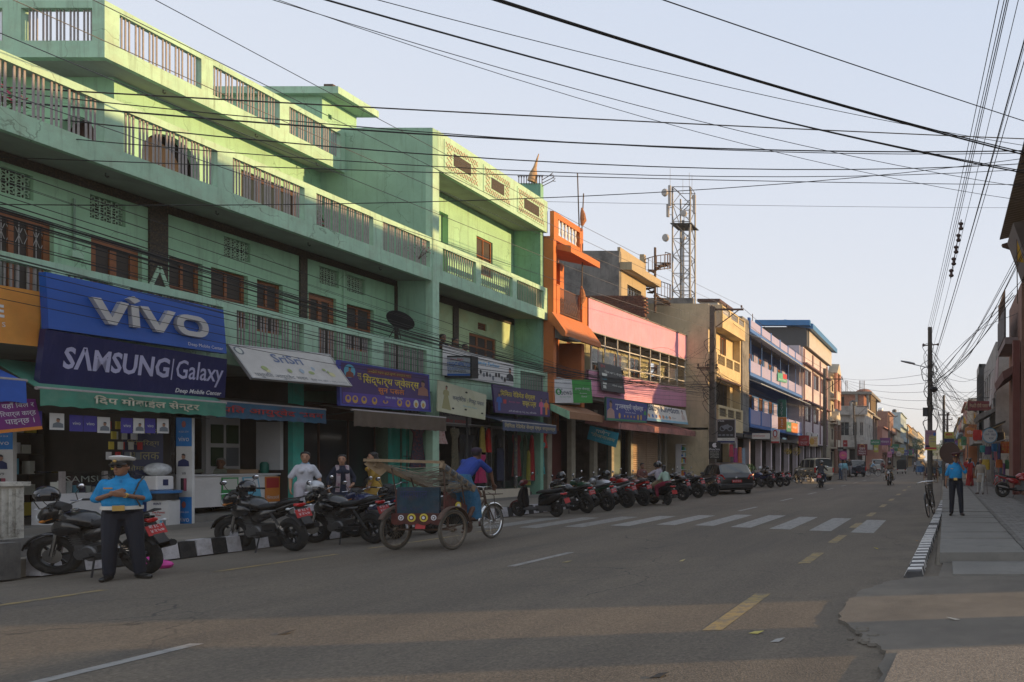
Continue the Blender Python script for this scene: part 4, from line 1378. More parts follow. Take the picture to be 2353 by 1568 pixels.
pbox(R2,'balcony_front',mat('dark_balcony_panel',(.07,.06,.06),.8),2.72,2.8,31.6,35.6,7.26,8.6)
for k in range(12):
 b=MB();b.tube([(2.76,31.7+k*.34,8.6),(2.76,31.7+k*.34,9.5)],.018,4,False);b.build('balcony_bar',RUST,R2)
b=MB();b.prism([(2.55,5.55),(3.34,6.0),(3.34,5.7),(2.62,5.2)],'y',30.6,35.4);b.build('sloping_hood',mat('dull_red_hood',(.14,.06,.05),.85),R2)
pbox(R2,'pillar',mat('brick_red_paint',(.15,.045,.035),.8),3.0,3.3,30.4,30.75,.16,6.9)
R3=thing('grey_sign_building','grey building hung with old boards above the bag shop','building',(6,44,0))
wall(R3,'front_wall',P6,'x',2.95,-1,40,52,3.1,8.3,[(44.5+k*2.4,46+k*2.4,5.8,7.3)for k in range(3)],.25)
for k in range(3):
 window(R3,'x',2.95,-1,44.5+k*2.4,46+k*2.4,5.8,7.3,pm_=GLASS_D,fm=W_OLD)
wall(R3,'side_wall',P6,'y',40,-1,3.2,9,3.1,8.3,[],.25)
pbox(R3,'roof',P6,2.96,9,40.1,52,8.31,8.5)
pbox(R3,'rear_wall',DARK,5.4,5.6,36,52,0,3.1)
for y_ in(40.1,44,48,51.6):
 pbox(R3,'shop_pier',P6,2.95,3.25,y_,y_+.3,.16,3.1)
b=MB();b.prism([(2.1,3.3),(3.2,3.75),(3.2,3.65),(2.1,3.2)],'y',36.4,46);b.build('shop_hood',mat('black_tarp',(.03,.03,.03),.8),R3)
b=MB();b.prism([(1.9,4.3),(2.94,4.7),(2.94,4.5),(2.0,4.0)],'y',40.2,45.4);b.build('concrete_hood',CONC_D,R3)
wall(R3,'glazed_bay',STEEL_D,'x',2.6,-1,52.1,56,3.4,8.9,[(52.4,53.9,5.6,8.3),(54.2,55.7,5.6,8.3)],.2)
for a,c in((52.4,53.9),(54.2,55.7)):
 window(R3,'x',2.6,-1,a,c,5.6,8.3,fm=STEEL_D,pm_=mat('sky_glass',(.25,.32,.35),.08),cols=2,rows=4,fw=.05,depth=.05)
wall(R3,'bay_end_wall',STEEL_D,'y',52.1,-1,2.6,3.1,3.4,8.9,[],.15)
wall(R3,'bay_side_glazing',STEEL_D,'y',52.02,-1,2.62,3.6,5.4,8.6,[],.05)
OT=thing('orange_shrine_building','orange shrine building with small tiered roof on the right','building',(5,72,0))
OR2=mat('shrine_orange',(.36,.13,.045),.8,var=.12,dirt=(.3,.1,.03),dscale=1)
pbox(OT,'hall',OR2,2.3,9,66,76,0,5.1)
pbox(OT,'upper_hall',OR2,3.9,9,68,76,5.1,7.2)
b=MB();b.prism([(3.2,7.25),(9.6,7.25),(8.2,8.4),(4.8,8.4)],'y',67.4,76.6);b.build('tiered_roof',MAR,OT)
b=MB();b.prism([(4.2,8.8),(8.8,8.8),(6.5,10.2)],'y',68.6,75);b.build('upper_roof',MAR,OT)
pbox(OT,'upper_drum',OR2,5,8,69,75,8.41,8.8)
pbox(OT,'dark_opening_panel',DARK,2.28,2.3,67.5,70,1.4,3.3)  # flat near-black panel on the hall, standing in for an opening's inner shade
farR=[('grey_shop_house','grey shop house just past the glazed bay on the right',3.1,56.3,65.6,6.4,P6,2),('cream_shop_house','cream shop house behind the orange shrine',3.0,76.5,92,8.5,P2,3),('salmon_shop_house','salmon shop house further along the right row',3.0,92.3,112,9.5,P1,3),('blue_grey_shop_house','blue grey house far along the right row',3.1,112.4,140,9,P3,3),('ochre_shop_house','ochre house far along the right row',3.2,140.4,180,10.5,P5,3),('far_grey_shop_house','grey house closing the far right end',3.2,180.5,260,11,P6,4)]
for nm,lb,X,y0,y1,H,m,fl in farR:
 house(nm,lb,1,X,y0,y1,H,m,fl)
# == signs over the left row
def quad_sign(name,label,px,X,m,**k):
 """px: picture corners lower left, lower right, upper right, upper left; X: one plane or four"""
 Xs=X if isinstance(X,(tuple,list))else(X,)*4
 return board(name,label,*[fx(p[0],p[1],q)for p,q in zip(px,Xs)],m,**k)
def facing_sign(name,label,x0,x1,yb,yt,Y,m,**k):
 A,B,C,D=fy(x0,yb,Y),fy(x1,yb,Y),fy(x1,yt,Y),fy(x0,yt,Y)
 return board(name,label,A,B,C,D,m,**k)
def ink(name,rgb,**k):
 return flat('print_'+name,rgb,.55,**k)
WHITE_I=ink('white',(.62,.62,.64));YELLOW_I=ink('yellow',(.6,.48,.06));RED_I=ink('red',(.42,.03,.03));BLACK_I=ink('black',(.015,.015,.02))
BLUE_I=ink('blue',(.02,.1,.36));ORANGE_I=ink('orange',(.6,.2,.03));GREEN_I=ink('green',(.04,.28,.08));SKIN_I=ink('skin',(.3,.16,.1));GOLD_I=ink('gold',(.5,.3,.06))
CYAN_I=ink('cyan',(.1,.36,.5));PURPLE_I=ink('purple',(.07,.03,.17));GREY_I=ink('grey',(.14,.16,.18));PINK_I=ink('pink',(.55,.1,.22));PALE_I=ink('pale',(.55,.56,.5));NAVY_I=ink('navy',(.012,.02,.09));TEAL_I=ink('teal',(.02,.22,.3))
def T(t,pl,s,x0,x1,y0,y1,wd,ht,m,**k):
 """text in fractions of the board"""
 return put_text(t,pl,s,x0*wd,y0*ht,(x1-x0)*wd,(y1-y0)*ht,m,**k)
def Q(t,pl,x0,y0,x1,y1,wd,ht,m,h=.004,name='printed_area'):
 return put_poly(t,pl,rectp(x0*wd,y0*ht,x1*wd,y1*ht),m,h,name)
def figure_print(t,pl,cx,cy,s,coat,hair=BLACK_I,h=.006,name='printed_portrait'):
 """generic printed bust: head, hair, shoulders"""
 put_poly(t,pl,[(cx-s*.5,cy-s*.55),(cx+s*.5,cy-s*.55),(cx+s*.45,cy-s*.1),(cx+s*.12,cy+s*.08),(cx-s*.12,cy+s*.08),(cx-s*.45,cy-s*.1)],coat,h,name)
 put_poly(t,pl,ringp(cx,cy+s*.28,s*.17,s*.22,10),SKIN_I,h+.002,name)
 put_poly(t,pl,ringp(cx,cy+s*.36,s*.19,s*.2,8,0,PI),hair,h+.003,name)
VB=mat('bright_blue_board',(.01,.085,.4),.4,var=.1,scale=.8,spec=.5)
t,pl,wd,ht=quad_sign('blue_signboard','bright blue signboard with raised silver letters vivo',[(112,755),(521,813),(513,712),(105,625)],(-15.13,-15.13,-15.2,-15.2),VB,thick=.12)
SILV=mat('silver_letter',(.5,.49,.48),.35,metal=.3,var=.06)
def stroke_letter(parent,pl,polys,m,t_=.08):
 b=MB()
 for pts in polys:
  n=len(pts)
  b.add([pl.P(x,y,.004)for x,y in pts]+[pl.P(x,y,t_)for x,y in pts],[tuple(range(n,2*n))]+[(i,(i+1)%n,(i+1)%n+n,i+n)for i in range(n)])
 return b.build('raised_letter',m,parent)
def vee(a0,a1,b0,b1,wv):
 am=(a0+a1)/2
 return[(a0,b1),(am-wv*.45,b0),(am+wv*.45,b0),(a1,b1),(a1-wv,b1+.01),(am,b0+wv*1.0),(a0+wv,b1+.01)]
stroke_letter(t,pl,[vee(.58,1.14,.22,.66,.13)],SILV)
stroke_letter(t,pl,[rectp(1.17,.24,1.29,.64)],SILV)
stroke_letter(t,pl,[[(1.13,.75),(1.23,.68),(1.33,.75),(1.23,.82)]],SILV)
stroke_letter(t,pl,[vee(1.32,1.92,.22,.66,.13)],SILV)
def rr(a0,b0,a1,b1,r,n=5):
 out=[]
 for cx,cy,s0 in((a1-r,b1-r,0),(a0+r,b1-r,1),(a0+r,b0+r,2),(a1-r,b0+r,3)):
  for k in range(n+1):
   q=(s0+k/n)*PI/2
   out.append((cx+r*math.cos(q),cy+r*math.sin(q)))
 return out
b=MB()
o_,i_=rr(1.93,.24,2.52,.66,.2),rr(2.05,.34,2.4,.56,.1)
n=len(o_)
b.add([pl.P(x,y,h)for h in(.08,.004)for x,y in o_]+[pl.P(x,y,h)for h in(.08,.004)for x,y in i_],[f for k in range(n)for f in((k,(k+1)%n,2*n+(k+1)%n,2*n+k),(k,n+k,n+(k+1)%n,(k+1)%n),(2*n+k,2*n+(k+1)%n,3*n+(k+1)%n,3*n+k))])
b.build('raised_letter',SILV,t)
T(t,pl,'Deep Mobile Center',.745,.975,.04,.13,wd,ht,WHITE_I)
t,pl,wd,ht=quad_sign('navy_signboard','dark navy signboard reading SAMSUNG Galaxy above the green awning',[(90,885),(517,915),(524,826),(105,757)],(-15.28,-15.28,-15.14,-15.14),mat('navy_board',(.012,.016,.085),.4,var=.15,streak=(.05,.05,.12)),thick=.1)
T(t,pl,'SΛMSUNG',.09,.63,.33,.76,wd,ht,mat('board_letter',(.42,.42,.6),.5),bold=.03)
put_poly(t,pl,rectp(.645*wd,.3*ht,.652*wd,.74*ht),MATS['board_letter'])
T(t,pl,'Galaxy',.67,.965,.22,.74,wd,ht,MATS['board_letter'],bold=.01)
T(t,pl,'Deep Mobile Center',.68,.97,.02,.14,wd,ht,WHITE_I,shear=.2,bold=.02)
t,pl,wd,ht=quad_sign('orange_banner','orange cloth banner tied to the balcony rail at the left edge',[(-120,775),(88,797),(100,672),(-120,635)],-15.3,mat('orange_banner_cloth',(.62,.27,.05),.8,var=.2,scale=1.5,dirt=(.6,.2,.03),dscale=1.2),thick=.02)
T(t,pl,'E',.50,.61,.44,.66,wd,ht,WHITE_I,bold=.04)
T(t,pl,'E S',.50,.62,.28,.36,wd,ht,WHITE_I)
SLOPE=mat('dirty_white_board',(.52,.5,.47),.6,var=.1,dirt=(.4,.38,.33),dscale=1.5,damt=.5)
t,pl,wd,ht=board('sloping_white_signboard','sloping white signboard with blue SriSri lettering',(-14.84,14.93,3.41),(-14.80,17.38,3.5),(-15.35,17.38,4.28),(-15.35,14.93,4.12),SLOPE,thick=.04,frame=STEEL,fw=.03)
T(t,pl,'SriSri',.33,.62,.58,.86,wd,ht,mat('slate_blue_print',(.12,.16,.28),.6),bold=.02)
T(t,pl,'पशुपति आयुर्वेद भवन',.05,.55,.03,.2,wd,ht,GREY_I)
T(t,pl,'मैत्री पथ, फोन :- ०७१-५२२३६७',.58,.97,.04,.14,wd,ht,GREY_I)
for k in range(12):
 u_,v_=RN.uniform(.12,.9),RN.uniform(.27,.5)
 if.33<u_<.6 and v_>.4:
  continue
 put_poly(t,pl,ringp(u_*wd,v_*ht,RN.uniform(.03,.09),RN.uniform(.03,.08),9),RN.choice((ink('leaf',(.3,.36,.14)),ink('pale_yellow',(.55,.52,.28)),ink('soft_blue',(.3,.38,.45)))),.004+k*.0012,'printed_leaf')
put_poly(t,pl,ringp(.06*wd,.84*ht,.1,.11,12),GREY_I,.004,'printed_portrait');put_poly(t,pl,ringp(.06*wd,.84*ht,.06,.08,12),PALE_I,.006,'printed_portrait')
PURP=mat('purple_board',(.055,.025,.13),.45,var=.08,dirt=(.08,.045,.17),dscale=1)
t,pl,wd,ht=quad_sign('purple_signboard','purple jeweller signboard with yellow lettering and gold ornaments',[(783,930),(988,945),(984,863),(780,830)],-15.1,PURP,thick=.06,frame=mat('blue_edge',(.05,.06,.3),.5),fw=.05)
Q(t,pl,.02,.04,.98,.3,wd,ht,mat('violet_strip',(.09,.05,.3),.5))
Q(t,pl,.27,.8,.77,.92,wd,ht,ink('maroon',(.16,.03,.05)))
T(t,pl,'तपाईको चाहना शुद्ध सुनमा आकर्षक गहना',.28,.76,.82,.9,wd,ht,YELLOW_I,h=.008)
T(t,pl,'सिद्धार्थ ज्वेलर्स',.22,.86,.5,.79,wd,ht,YELLOW_I,bold=.015)
T(t,pl,'सुन पसल',.38,.68,.32,.48,wd,ht,ORANGE_I,bold=.015)
T(t,pl,'मिलन चोक, भैरहवा',.46,.66,.225,.29,wd,ht,WHITE_I,h=.008)
T(t,pl,'न्यू',.165,.21,.62,.78,wd,ht,YELLOW_I)
put_poly(t,pl,ringp(.09*wd,.8*ht,.17,.17,16),CYAN_I,.004,'printed_portrait');figure_print(t,pl,.09*wd,.78*ht,.24,ink('brown_robe',(.2,.05,.03)),h=.006)
figure_print(t,pl,.91*wd,.6*ht,.4,ink('tan_dress',(.3,.14,.1)))
for k,u_ in enumerate((.07,.14,.23,.34,.46,.62,.72,.82,.91)):
 s_=.09
 if k in(7,8):
  put_poly(t,pl,ringp(u_*wd,.16*ht,s_*1.1,.12,10),PALE_I,.008,'printed_bust')
  put_poly(t,pl,ringp(u_*wd,.14*ht,s_*.6,.07,10),GOLD_I,.010,'printed_jewel')
 else:
  put_poly(t,pl,ringp(u_*wd,.15*ht,s_,.1 if k not in(4,)else.05,12),GOLD_I,.008,'printed_jewel')
  put_poly(t,pl,ringp(u_*wd,.17*ht,s_*.5,.05,10),MATS['violet_strip'],.010,'printed_jewel')
t,pl,wd,ht=quad_sign('cream_signboard','pale torn cosmetics shop signboard with woman in long dress',[(1005,945),(1115,965),(1118,908),(1007,873)],-15.0,mat('cream_flex',(.5,.5,.36),.6,var=.12,dirt=(.4,.42,.22),dscale=1.2,damt=.6),thick=.03)
T(t,pl,'कस्मेटिक : गिफ्ट पसल',.28,.95,.42,.64,wd,ht,GREY_I,bold=.02)
T(t,pl,'मिलन चोक, भैरहवा',.5,.8,.3,.36,wd,ht,CYAN_I)
put_poly(t,pl,[(.08*wd,.12*ht),(.26*wd,.1*ht),(.18*wd,.62*ht),(.12*wd,.62*ht)],ink('olive',(.32,.3,.14)),.004,'printed_dress')
figure_print(t,pl,.15*wd,.72*ht,.26,ink('olive',(.32,.3,.14)))
for u_,v_ in((.56,.8),(.3,.18),(.56,.22),(.92,.2)):
 put_poly(t,pl,ringp(u_*wd,v_*ht,.06,.03,7),BLACK_I,.005,'tear')
t,pl,wd,ht=facing_sign('courier_box_sign','grey box sign reading First Flight Nepal facing up the street',1014.7,1082.7,866,819.5,21.6,mat('grey_light_box',(.33,.36,.4),.5,var=.1),thick=.28,frame=BLACKP,fw=.05)
T(t,pl,'First Flight',.3,.75,.76,.92,wd,ht,RED_I,shear=.2)
T(t,pl,'FIRST FLIGHT NEPAL P.Ltd',.04,.98,.5,.72,wd,ht,BLUE_I,bold=.02)
T(t,pl,'DOMESTIC & INTERNATIONAL COURIER',.04,.96,.34,.46,wd,ht,BLUE_I)
T(t,pl,'Tel:- 071-522729',.22,.82,.2,.31,wd,ht,BLACK_I)
Q(t,pl,.03,.05,.97,.15,wd,ht,BLUE_I)
t,pl,wd,ht=quad_sign('beauty_parlour_banner','white beauty parlour banner hung over the balcony below the onlookers',[(1018,862),(1180,888),(1180,838),(1018,792)],-15.42,mat('white_flex',(.6,.59,.57),.55,var=.08,dirt=(.4,.38,.35),dscale=2,damt=.4),thick=.02)
T(t,pl,'Beauty Parlour',.42,.78,.56,.72,wd,ht,mat('parlour_blue',(.1,.35,.6),.5),bold=.02)
for k in range(13):
 put_poly(t,pl,ringp((.36+.045*k)*wd,RN.uniform(.14,.36)*ht,.06,RN.uniform(.04,.09),7),RN.choice((BLACK_I,GREY_I)),.004+k*.0008,'printed_pattern')
figure_print(t,pl,.94*wd,.42*ht,.42,BLACK_I)
t,pl,wd,ht=quad_sign('clothes_shop_signboard','dark purple clothes shop signboard with yellow lettering and small figures',[(1138.5,948),(1264,959),(1260,902),(1132,883)],-15.05,mat('dark_purple_board',(.05,.03,.12),.45,var=.08),thick=.06)
T(t,pl,'मिनिता रेडिमेड सेर्ल्स',.08,.7,.56,.84,wd,ht,YELLOW_I,bold=.02)
T(t,pl,'सप्लायर्स',.46,.72,.28,.52,wd,ht,YELLOW_I,bold=.02)
T(t,pl,'मिलनचोक, भैरहवा',.22,.42,.4,.47,wd,ht,PINK_I)
T(t,pl,'हामी यहाँ साडी, सुट, पेन्ट, सर्ट, आदि पाउँछ',.22,.72,.05,.14,wd,ht,WHITE_I)
for u_,c_ in((.82,PINK_I),(.92,ORANGE_I),(.06,BLUE_I)):
 figure_print(t,pl,u_*wd,.55*ht,.3,c_)
 put_poly(t,pl,rectp((u_-.02)*wd,.08*ht,(u_+.02)*wd,.4*ht),c_,.005,'printed_figure')
Q(t,pl,.13,.35,.18,.5,wd,ht,RED_I);Q(t,pl,.85,.35,.88,.55,wd,ht,TEAL_I);Q(t,pl,.95,.3,.98,.5,wd,ht,RED_I)
t,pl,wd,ht=board('white_green_box_sign','white and green lit box sign reading eSewa on the orange house',(-15.25,27.3,3.9),(-14.6,28.9,4.04),(-14.62,28.85,4.98),(-15.28,27.25,4.84),mat('box_sign_white',(.6,.6,.6),.5),thick=.22)
Q(t,pl,.47,.0,1.0,1.0,wd,ht,mat('esewa_green',(.05,.3,.06),.5))
T(t,pl,'Sewa',.16,.44,.33,.6,wd,ht,GREY_I)
put_poly(t,pl,ringp(.1*wd,.47*ht,.13,.13,14),GREEN_I,.005,'round_mark');T(t,pl,'e',.07,.13,.38,.56,wd,ht,WHITE_I,h=.008,bold=.02)
T(t,pl,'हाम्रो सेवा तपाईको हातमा',.04,.44,.8,.87,wd,ht,GREY_I);T(t,pl,'पैसा पठाउन र निकाल्न',.12,.42,.22,.28,wd,ht,GREEN_I)
T(t,pl,'हाम्रा सेवाहरु',.54,.94,.52,.68,wd,ht,WHITE_I);T(t,pl,'बैंक ट्रान्सफर',.66,.86,.36,.44,wd,ht,WHITE_I);T(t,pl,'टिकट',.7,.86,.24,.31,wd,ht,WHITE_I)
c21=lambda x,y:((2100+x/1.96)/1.7407,(1200+y/1.96)/1.7407)
t,pl,wd,ht=quad_sign('black_banner','dark grey banner hanging from the gallery of the pink building',[c21(600,705),c21(785,738),c21(752,528),c21(570,485)],(-15.0,-15.0,-15.12,-15.12),mat('dark_flex',(.045,.045,.045),.6,var=.15),thick=.02)
T(t,pl,'जिम खाना सेन्टर',.2,.95,.62,.76,wd,ht,PALE_I);T(t,pl,'पहिलो तल्ला',.45,.9,.2,.28,wd,ht,PALE_I);T(t,pl,'हेर',.05,.25,.82,.95,wd,ht,RED_I)
for k in range(4):
 put_poly(t,pl,rectp(.08*wd,(.08+.15*k)*ht,(.2+.03*k)*wd,(.18+.15*k)*ht),RN.choice((TEAL_I,GREY_I,PALE_I)),.005,'printed_figure')
t,pl,wd,ht=quad_sign('blue_jeweller_signboard','royal blue jeweller signboard with printed bride at the left',[c21(637,942),c21(955,965),c21(962,812),c21(637,764)],-14.45,mat('royal_blue_board',(.02,.03,.22),.45),thick=.06,frame=mat('dark_green_edge',(.02,.08,.06),.5),fw=.05)
T(t,pl,'शुभलक्ष्मी ज्वेलर्स',.2,.9,.5,.84,wd,ht,WHITE_I,bold=.02);T(t,pl,'मिलनचोक, भैरहवा',.44,.7,.38,.46,wd,ht,WHITE_I)
figure_print(t,pl,.1*wd,.5*ht,.7,ink('bride',(.4,.24,.2)));figure_print(t,pl,.95*wd,.55*ht,.3,GREEN_I)
for k,u_ in enumerate((.3,.42,.5,.58,.66,.76,.84)):
 put_poly(t,pl,ringp(u_*wd,.24*ht,.1 if k in(0,5,6)else.06,.13 if k in(0,5,6)else.06,10),GOLD_I,.005,'printed_jewel')
Q(t,pl,.02,.02,.98,.09,wd,ht,ink('green_line',(.03,.2,.08)))
t,pl,wd,ht=quad_sign('childrens_shop_signboard','white childrens shop signboard reading Baby Kingdom',[c21(960,945),c21(1280,978),c21(1255,865),c21(965,815)],(-14.4,-14.4,-14.6,-14.6),mat('white_board',(.6,.58,.54),.5,var=.08),thick=.05)
T(t,pl,'Baby Kingdom',.08,.82,.42,.86,wd,ht,ink('slate',(.09,.1,.14)),bold=.03);T(t,pl,'मिलन चोक भैरहवा',.4,.7,.22,.3,wd,ht,GREY_I)
Q(t,pl,.0,.0,1,.12,wd,ht,ink('sky_strip',(.2,.4,.5)))
for k in range(7):
 put_poly(t,pl,ringp((.06+.08*k)*wd,.26*ht,.1,.1,8),RN.choice((ORANGE_I,RED_I,CYAN_I,GREEN_I,BLUE_I)),.006+k*.001,'printed_toy')
figure_print(t,pl,.9*wd,.5*ht,.5,ink('baby',(.5,.4,.35)))
A_,B_,C_,D_=[fy(*c21(*p),31.0)for p in((485,1090),(710,1158),(735,1045),(510,985))]
t,pl,wd,ht=board('teal_hanging_sign','teal tilted hanging sign of an eating house with pale lettering',A_,B_,C_,D_,mat('teal_board',(.02,.23,.3),.55,var=.12),thick=.04)
T(t,pl,'गणेश',.2,.7,.66,.96,wd,ht,PALE_I,bold=.02);T(t,pl,'भोजनालय',.08,.92,.34,.64,wd,ht,ink('khaki',(.42,.4,.25)),bold=.02);T(t,pl,'शुद्ध शाकाहारी',.25,.8,.08,.26,wd,ht,CYAN_I)
b=MB();b.tube([D_,D_+Vector((0,.3,.5))],.012,4);b.tube([C_,C_+Vector((0,.3,.6))],.012,4);b.build('hanger',STEEL_D,t)
c27=lambda x,y:((2700+x/2.614)/1.7407,(1400+y/2.614)/1.7407)
def facing27(name,label,x0,x1,yb,yt,Y,m,**k):
 a,b_=c27(x0,yb),c27(x1,yt)
 return facing_sign(name,label,a[0],b_[0],a[1],b_[1],Y,m,**k)
t,pl,wd,ht=facing27('black_motorcycle_board','black advertising board with a printed motorcycle beside the pole',440,628,975,728,39.6,mat('black_board',(.012,.012,.014),.4),thick=.08,frame=PIPE_W,fw=.04)
T(t,pl,'INTRUDER',.06,.4,.9,.96,wd,ht,WHITE_I)
for cx_ in(.3,.72):
 put_poly(t,pl,ringp(cx_*wd,.62*ht,.16,.16,14),GREY_I,.005,'printed_wheel');put_poly(t,pl,ringp(cx_*wd,.62*ht,.11,.11,12),BLACK_I,.007,'printed_wheel')
put_poly(t,pl,[(.26*wd,.68*ht),(.4*wd,.76*ht),(.6*wd,.8*ht),(.76*wd,.7*ht),(.6*wd,.6*ht),(.4*wd,.58*ht)],GREY_I,.008,'printed_bike')
Q(t,pl,.0,.0,1,.1,wd,ht,NAVY_I);Q(t,pl,.0,.1,1,.22,wd,ht,PALE_I);T(t,pl,'Hyonjan Motors Pvt. Ltd.',.3,.95,.13,.19,wd,ht,BLACK_I,h=.007)
for k in range(4):
 put_poly(t,pl,ringp((.15+.22*k)*wd,.34*ht,.1,.05,8),GREY_I,.005,'printed_badge')
t,pl,wd,ht=facing27('phone_store_board','leaning black phone store board with white apple emblem on the pole',352,476,1140,962,39.2,mat('black_board2',(.016,.016,.018),.5),thick=.04)
T(t,pl,'iPhone Store',.06,.94,.5,.64,wd,ht,WHITE_I)
put_poly(t,pl,ringp(.5*wd,.8*ht,.13,.13,14),WHITE_I,.006,'apple_emblem');put_poly(t,pl,ringp(.68*wd,.82*ht,.06,.06,10),MATS['black_board2'],.009,'apple_emblem');put_poly(t,pl,[(.5*wd,.91*ht),(.6*wd,.97*ht),(.58*wd,.9*ht)],WHITE_I,.007,'apple_emblem')
for k,s_ in enumerate(('Repair & Unlock','All kinds of Mobile','Accessories','available here','071-524556')):
 T(t,pl,s_,.14,.86,.4-.085*k,.455-.085*k,wd,ht,PALE_I)
def small(name,label,x0,x1,yb,yt,Y,m,lines,**k):
 t,pl,wd,ht=facing27(name,label,x0,x1,yb,yt,Y,m,thick=.12,**k)
 for s_,a,c,d,e,im in lines:
  T(t,pl,s_,a,c,d,e,wd,ht,im)
 return t,pl,wd,ht
small('white_canopy_sign','white canopy board with red lettering under the blue building',806,986,930,872,46.5,MATS['white_board'],[('तुलसी सिलाई सिख कार्यालय',.05,.75,.25,.75,RED_I)])
t,pl,wd,ht=small('round_letter_sign','white box sign with colourful letters below the blue balconies',1003,1090,975,842,52,MATS['white_board'],[('ROOPARAYA',.12,.9,.28,.5,ORANGE_I)])
Q(t,pl,0,0,1,.14,wd,ht,RED_I);put_poly(t,pl,ringp(.5*wd,.74*ht,.18,.3,12),RED_I,.005,'round_mark');put_poly(t,pl,ringp(.5*wd,.74*ht,.1,.2,12),WHITE_I,.008,'round_mark')
t,pl,wd,ht=small('green_vertical_sign','tall dark green vertical sign reading CENTURY on the blue building',1073,1160,702,520,53,mat('deep_green_board',(.01,.11,.07),.5),[])
for k,ch in enumerate('CENTURY'):
 T(t,pl,ch,.38,.6,.74-.11*k,.81-.11*k,wd,ht,WHITE_I)
t,pl,wd,ht=small('orange_vertical_sign','orange vertical sign hanging below the green one',1075,1163,832,704,53,mat('orange_board',(.6,.17,.02),.5),[])
for k,ch in enumerate('BANK'):
 T(t,pl,ch,.38,.62,.72-.18*k,.84-.18*k,wd,ht,WHITE_I)
t,pl,wd,ht=quad_sign('green_orange_banner','green and orange banner along the lower blue balcony',[c27(1165,858),c27(1283,872),c27(1283,765),c27(1165,752)],-13.2,mat('banner_green',(.06,.22,.15),.6),thick=.03)
Q(t,pl,.42,0,1,1,wd,ht,mat('banner_orange',(.6,.2,.06),.6));T(t,pl,'बैंक',.1,.35,.4,.7,wd,ht,WHITE_I);T(t,pl,'सेन्चुरी',.55,.9,.4,.7,wd,ht,WHITE_I,h=.008)
t,pl,wd,ht=quad_sign('small_green_banner','small green and red banner on the upper blue balcony',[c27(1075,325),c27(1170,345),c27(1170,262),c27(1075,236)],-13.2,mat('banner_teal',(.08,.32,.24),.6),thick=.03)
Q(t,pl,.55,.4,1,1,wd,ht,RED_I);T(t,pl,'सेवा केन्द्र',.1,.9,.12,.35,wd,ht,WHITE_I,h=.008)
t,pl,wd,ht=small('red_sweet_shop_sign','red box sign with a printed swan and white lettering',1290,1400,1003,895,60,mat('red_board',(.3,.015,.02),.5),[('अब्दुल बाँसुरी',.15,.85,.28,.42,WHITE_I),('फुट सेन्टर',.2,.8,.1,.24,WHITE_I)])
put_poly(t,pl,[(.25*wd,.55*ht),(.8*wd,.55*ht),(.72*wd,.9*ht),(.62*wd,.75*ht),(.4*wd,.68*ht)],ink('dull_rose',(.3,.1,.09)),.005,'printed_bird')
t,pl,wd,ht=small('cream_box_sign','cream box sign with orange lettering beside the red one',1412,1490,1010,905,61,mat('cream_board',(.55,.45,.28),.5),[('अब्दुल',.5,.95,.66,.85,RED_I),('फुट',.5,.9,.42,.6,RED_I),('सेन्टर',.5,.95,.2,.36,RED_I)])
put_poly(t,pl,ringp(.25*wd,.5*ht,.22,.3,12),GOLD_I,.005,'printed_shape')
t,pl,wd,ht=small('black_script_sign','long black sign with pale script past the second pole',1620,1760,1062,1018,80,MATS['black_board'],[('Hello जी',.06,.5,.3,.8,ink('violet',(.3,.16,.3))),('Infocom',.55,.95,.2,.6,PALE_I)])
t,pl,wd,ht=small('maroon_sweets_sign','maroon board with white lettering of a sweet shop',1905,2010,1105,985,78,mat('maroon_board',(.14,.015,.02),.5),[('पवन',.2,.8,.5,.68,WHITE_I),('मिष्ठान',.12,.88,.28,.46,WHITE_I),('भण्डार',.15,.85,.06,.24,WHITE_I)])
put_poly(t,pl,ringp(.5*wd,.82*ht,.3,.22,14),GOLD_I,.005,'round_mark');put_poly(t,pl,ringp(.5*wd,.82*ht,.25,.17,14),MATS['maroon_board'],.008,'round_mark')
small('small_red_sign','small red square sign above the corner shop',1757,1802,1012,945,84,MATS['red_board'],[('बाटा',.2,.8,.4,.6,WHITE_I)])
t,pl,wd,ht=small('purple_poster_board','purple round-printed poster behind the men by the jeep',1722,1795,1150,1055,66,mat('purple_poster',(.2,.03,.14),.6),[])
put_poly(t,pl,ringp(.5*wd,.5*ht,.38,.36,14),PINK_I,.005,'printed_shape');T(t,pl,'मेला',.25,.75,.4,.6,wd,ht,YELLOW_I,h=.009)
c31=lambda x,y:((3100+x/3.485)/1.7407,(1550+y/3.485)/1.7407)
for nm,lb,x0,x1,yb,yt,Y,rgb,s_ in(('yellow_black_board','yellow and black board reading BBA far along the left',1378,1440,905,805,96,(.4,.36,.05),'BBA'),('violet_shop_board','violet shop board far along the left row',1610,1656,922,862,118,(.12,.04,.25),'MOBILE'),('white_shop_board','white shop board far along the left row',1692,1760,960,908,116,(.5,.45,.4),'पसल'),('tall_white_board','tall white vertical board on the pale blue house',1748,1778,790,682,160,(.5,.52,.55),'LOOK'),('small_yellow_board','small yellow board past the violet one',1710,1752,892,845,130,(.4,.33,.05),'चोक'),('pink_poster','pink poster with printed face at the left kerb',1566,1628,975,895,96,(.5,.2,.3),'शो')):
 a,b_=c31(x0,yb),c31(x1,yt)
 t,pl,wd,ht=facing_sign(nm,lb,a[0],b_[0],a[1],b_[1],Y,flat('board_'+nm,rgb),thick=.1)
 T(t,pl,s_,.15,.85,.3,.65,wd,ht,WHITE_I if rgb[2]<.3 else BLACK_I)
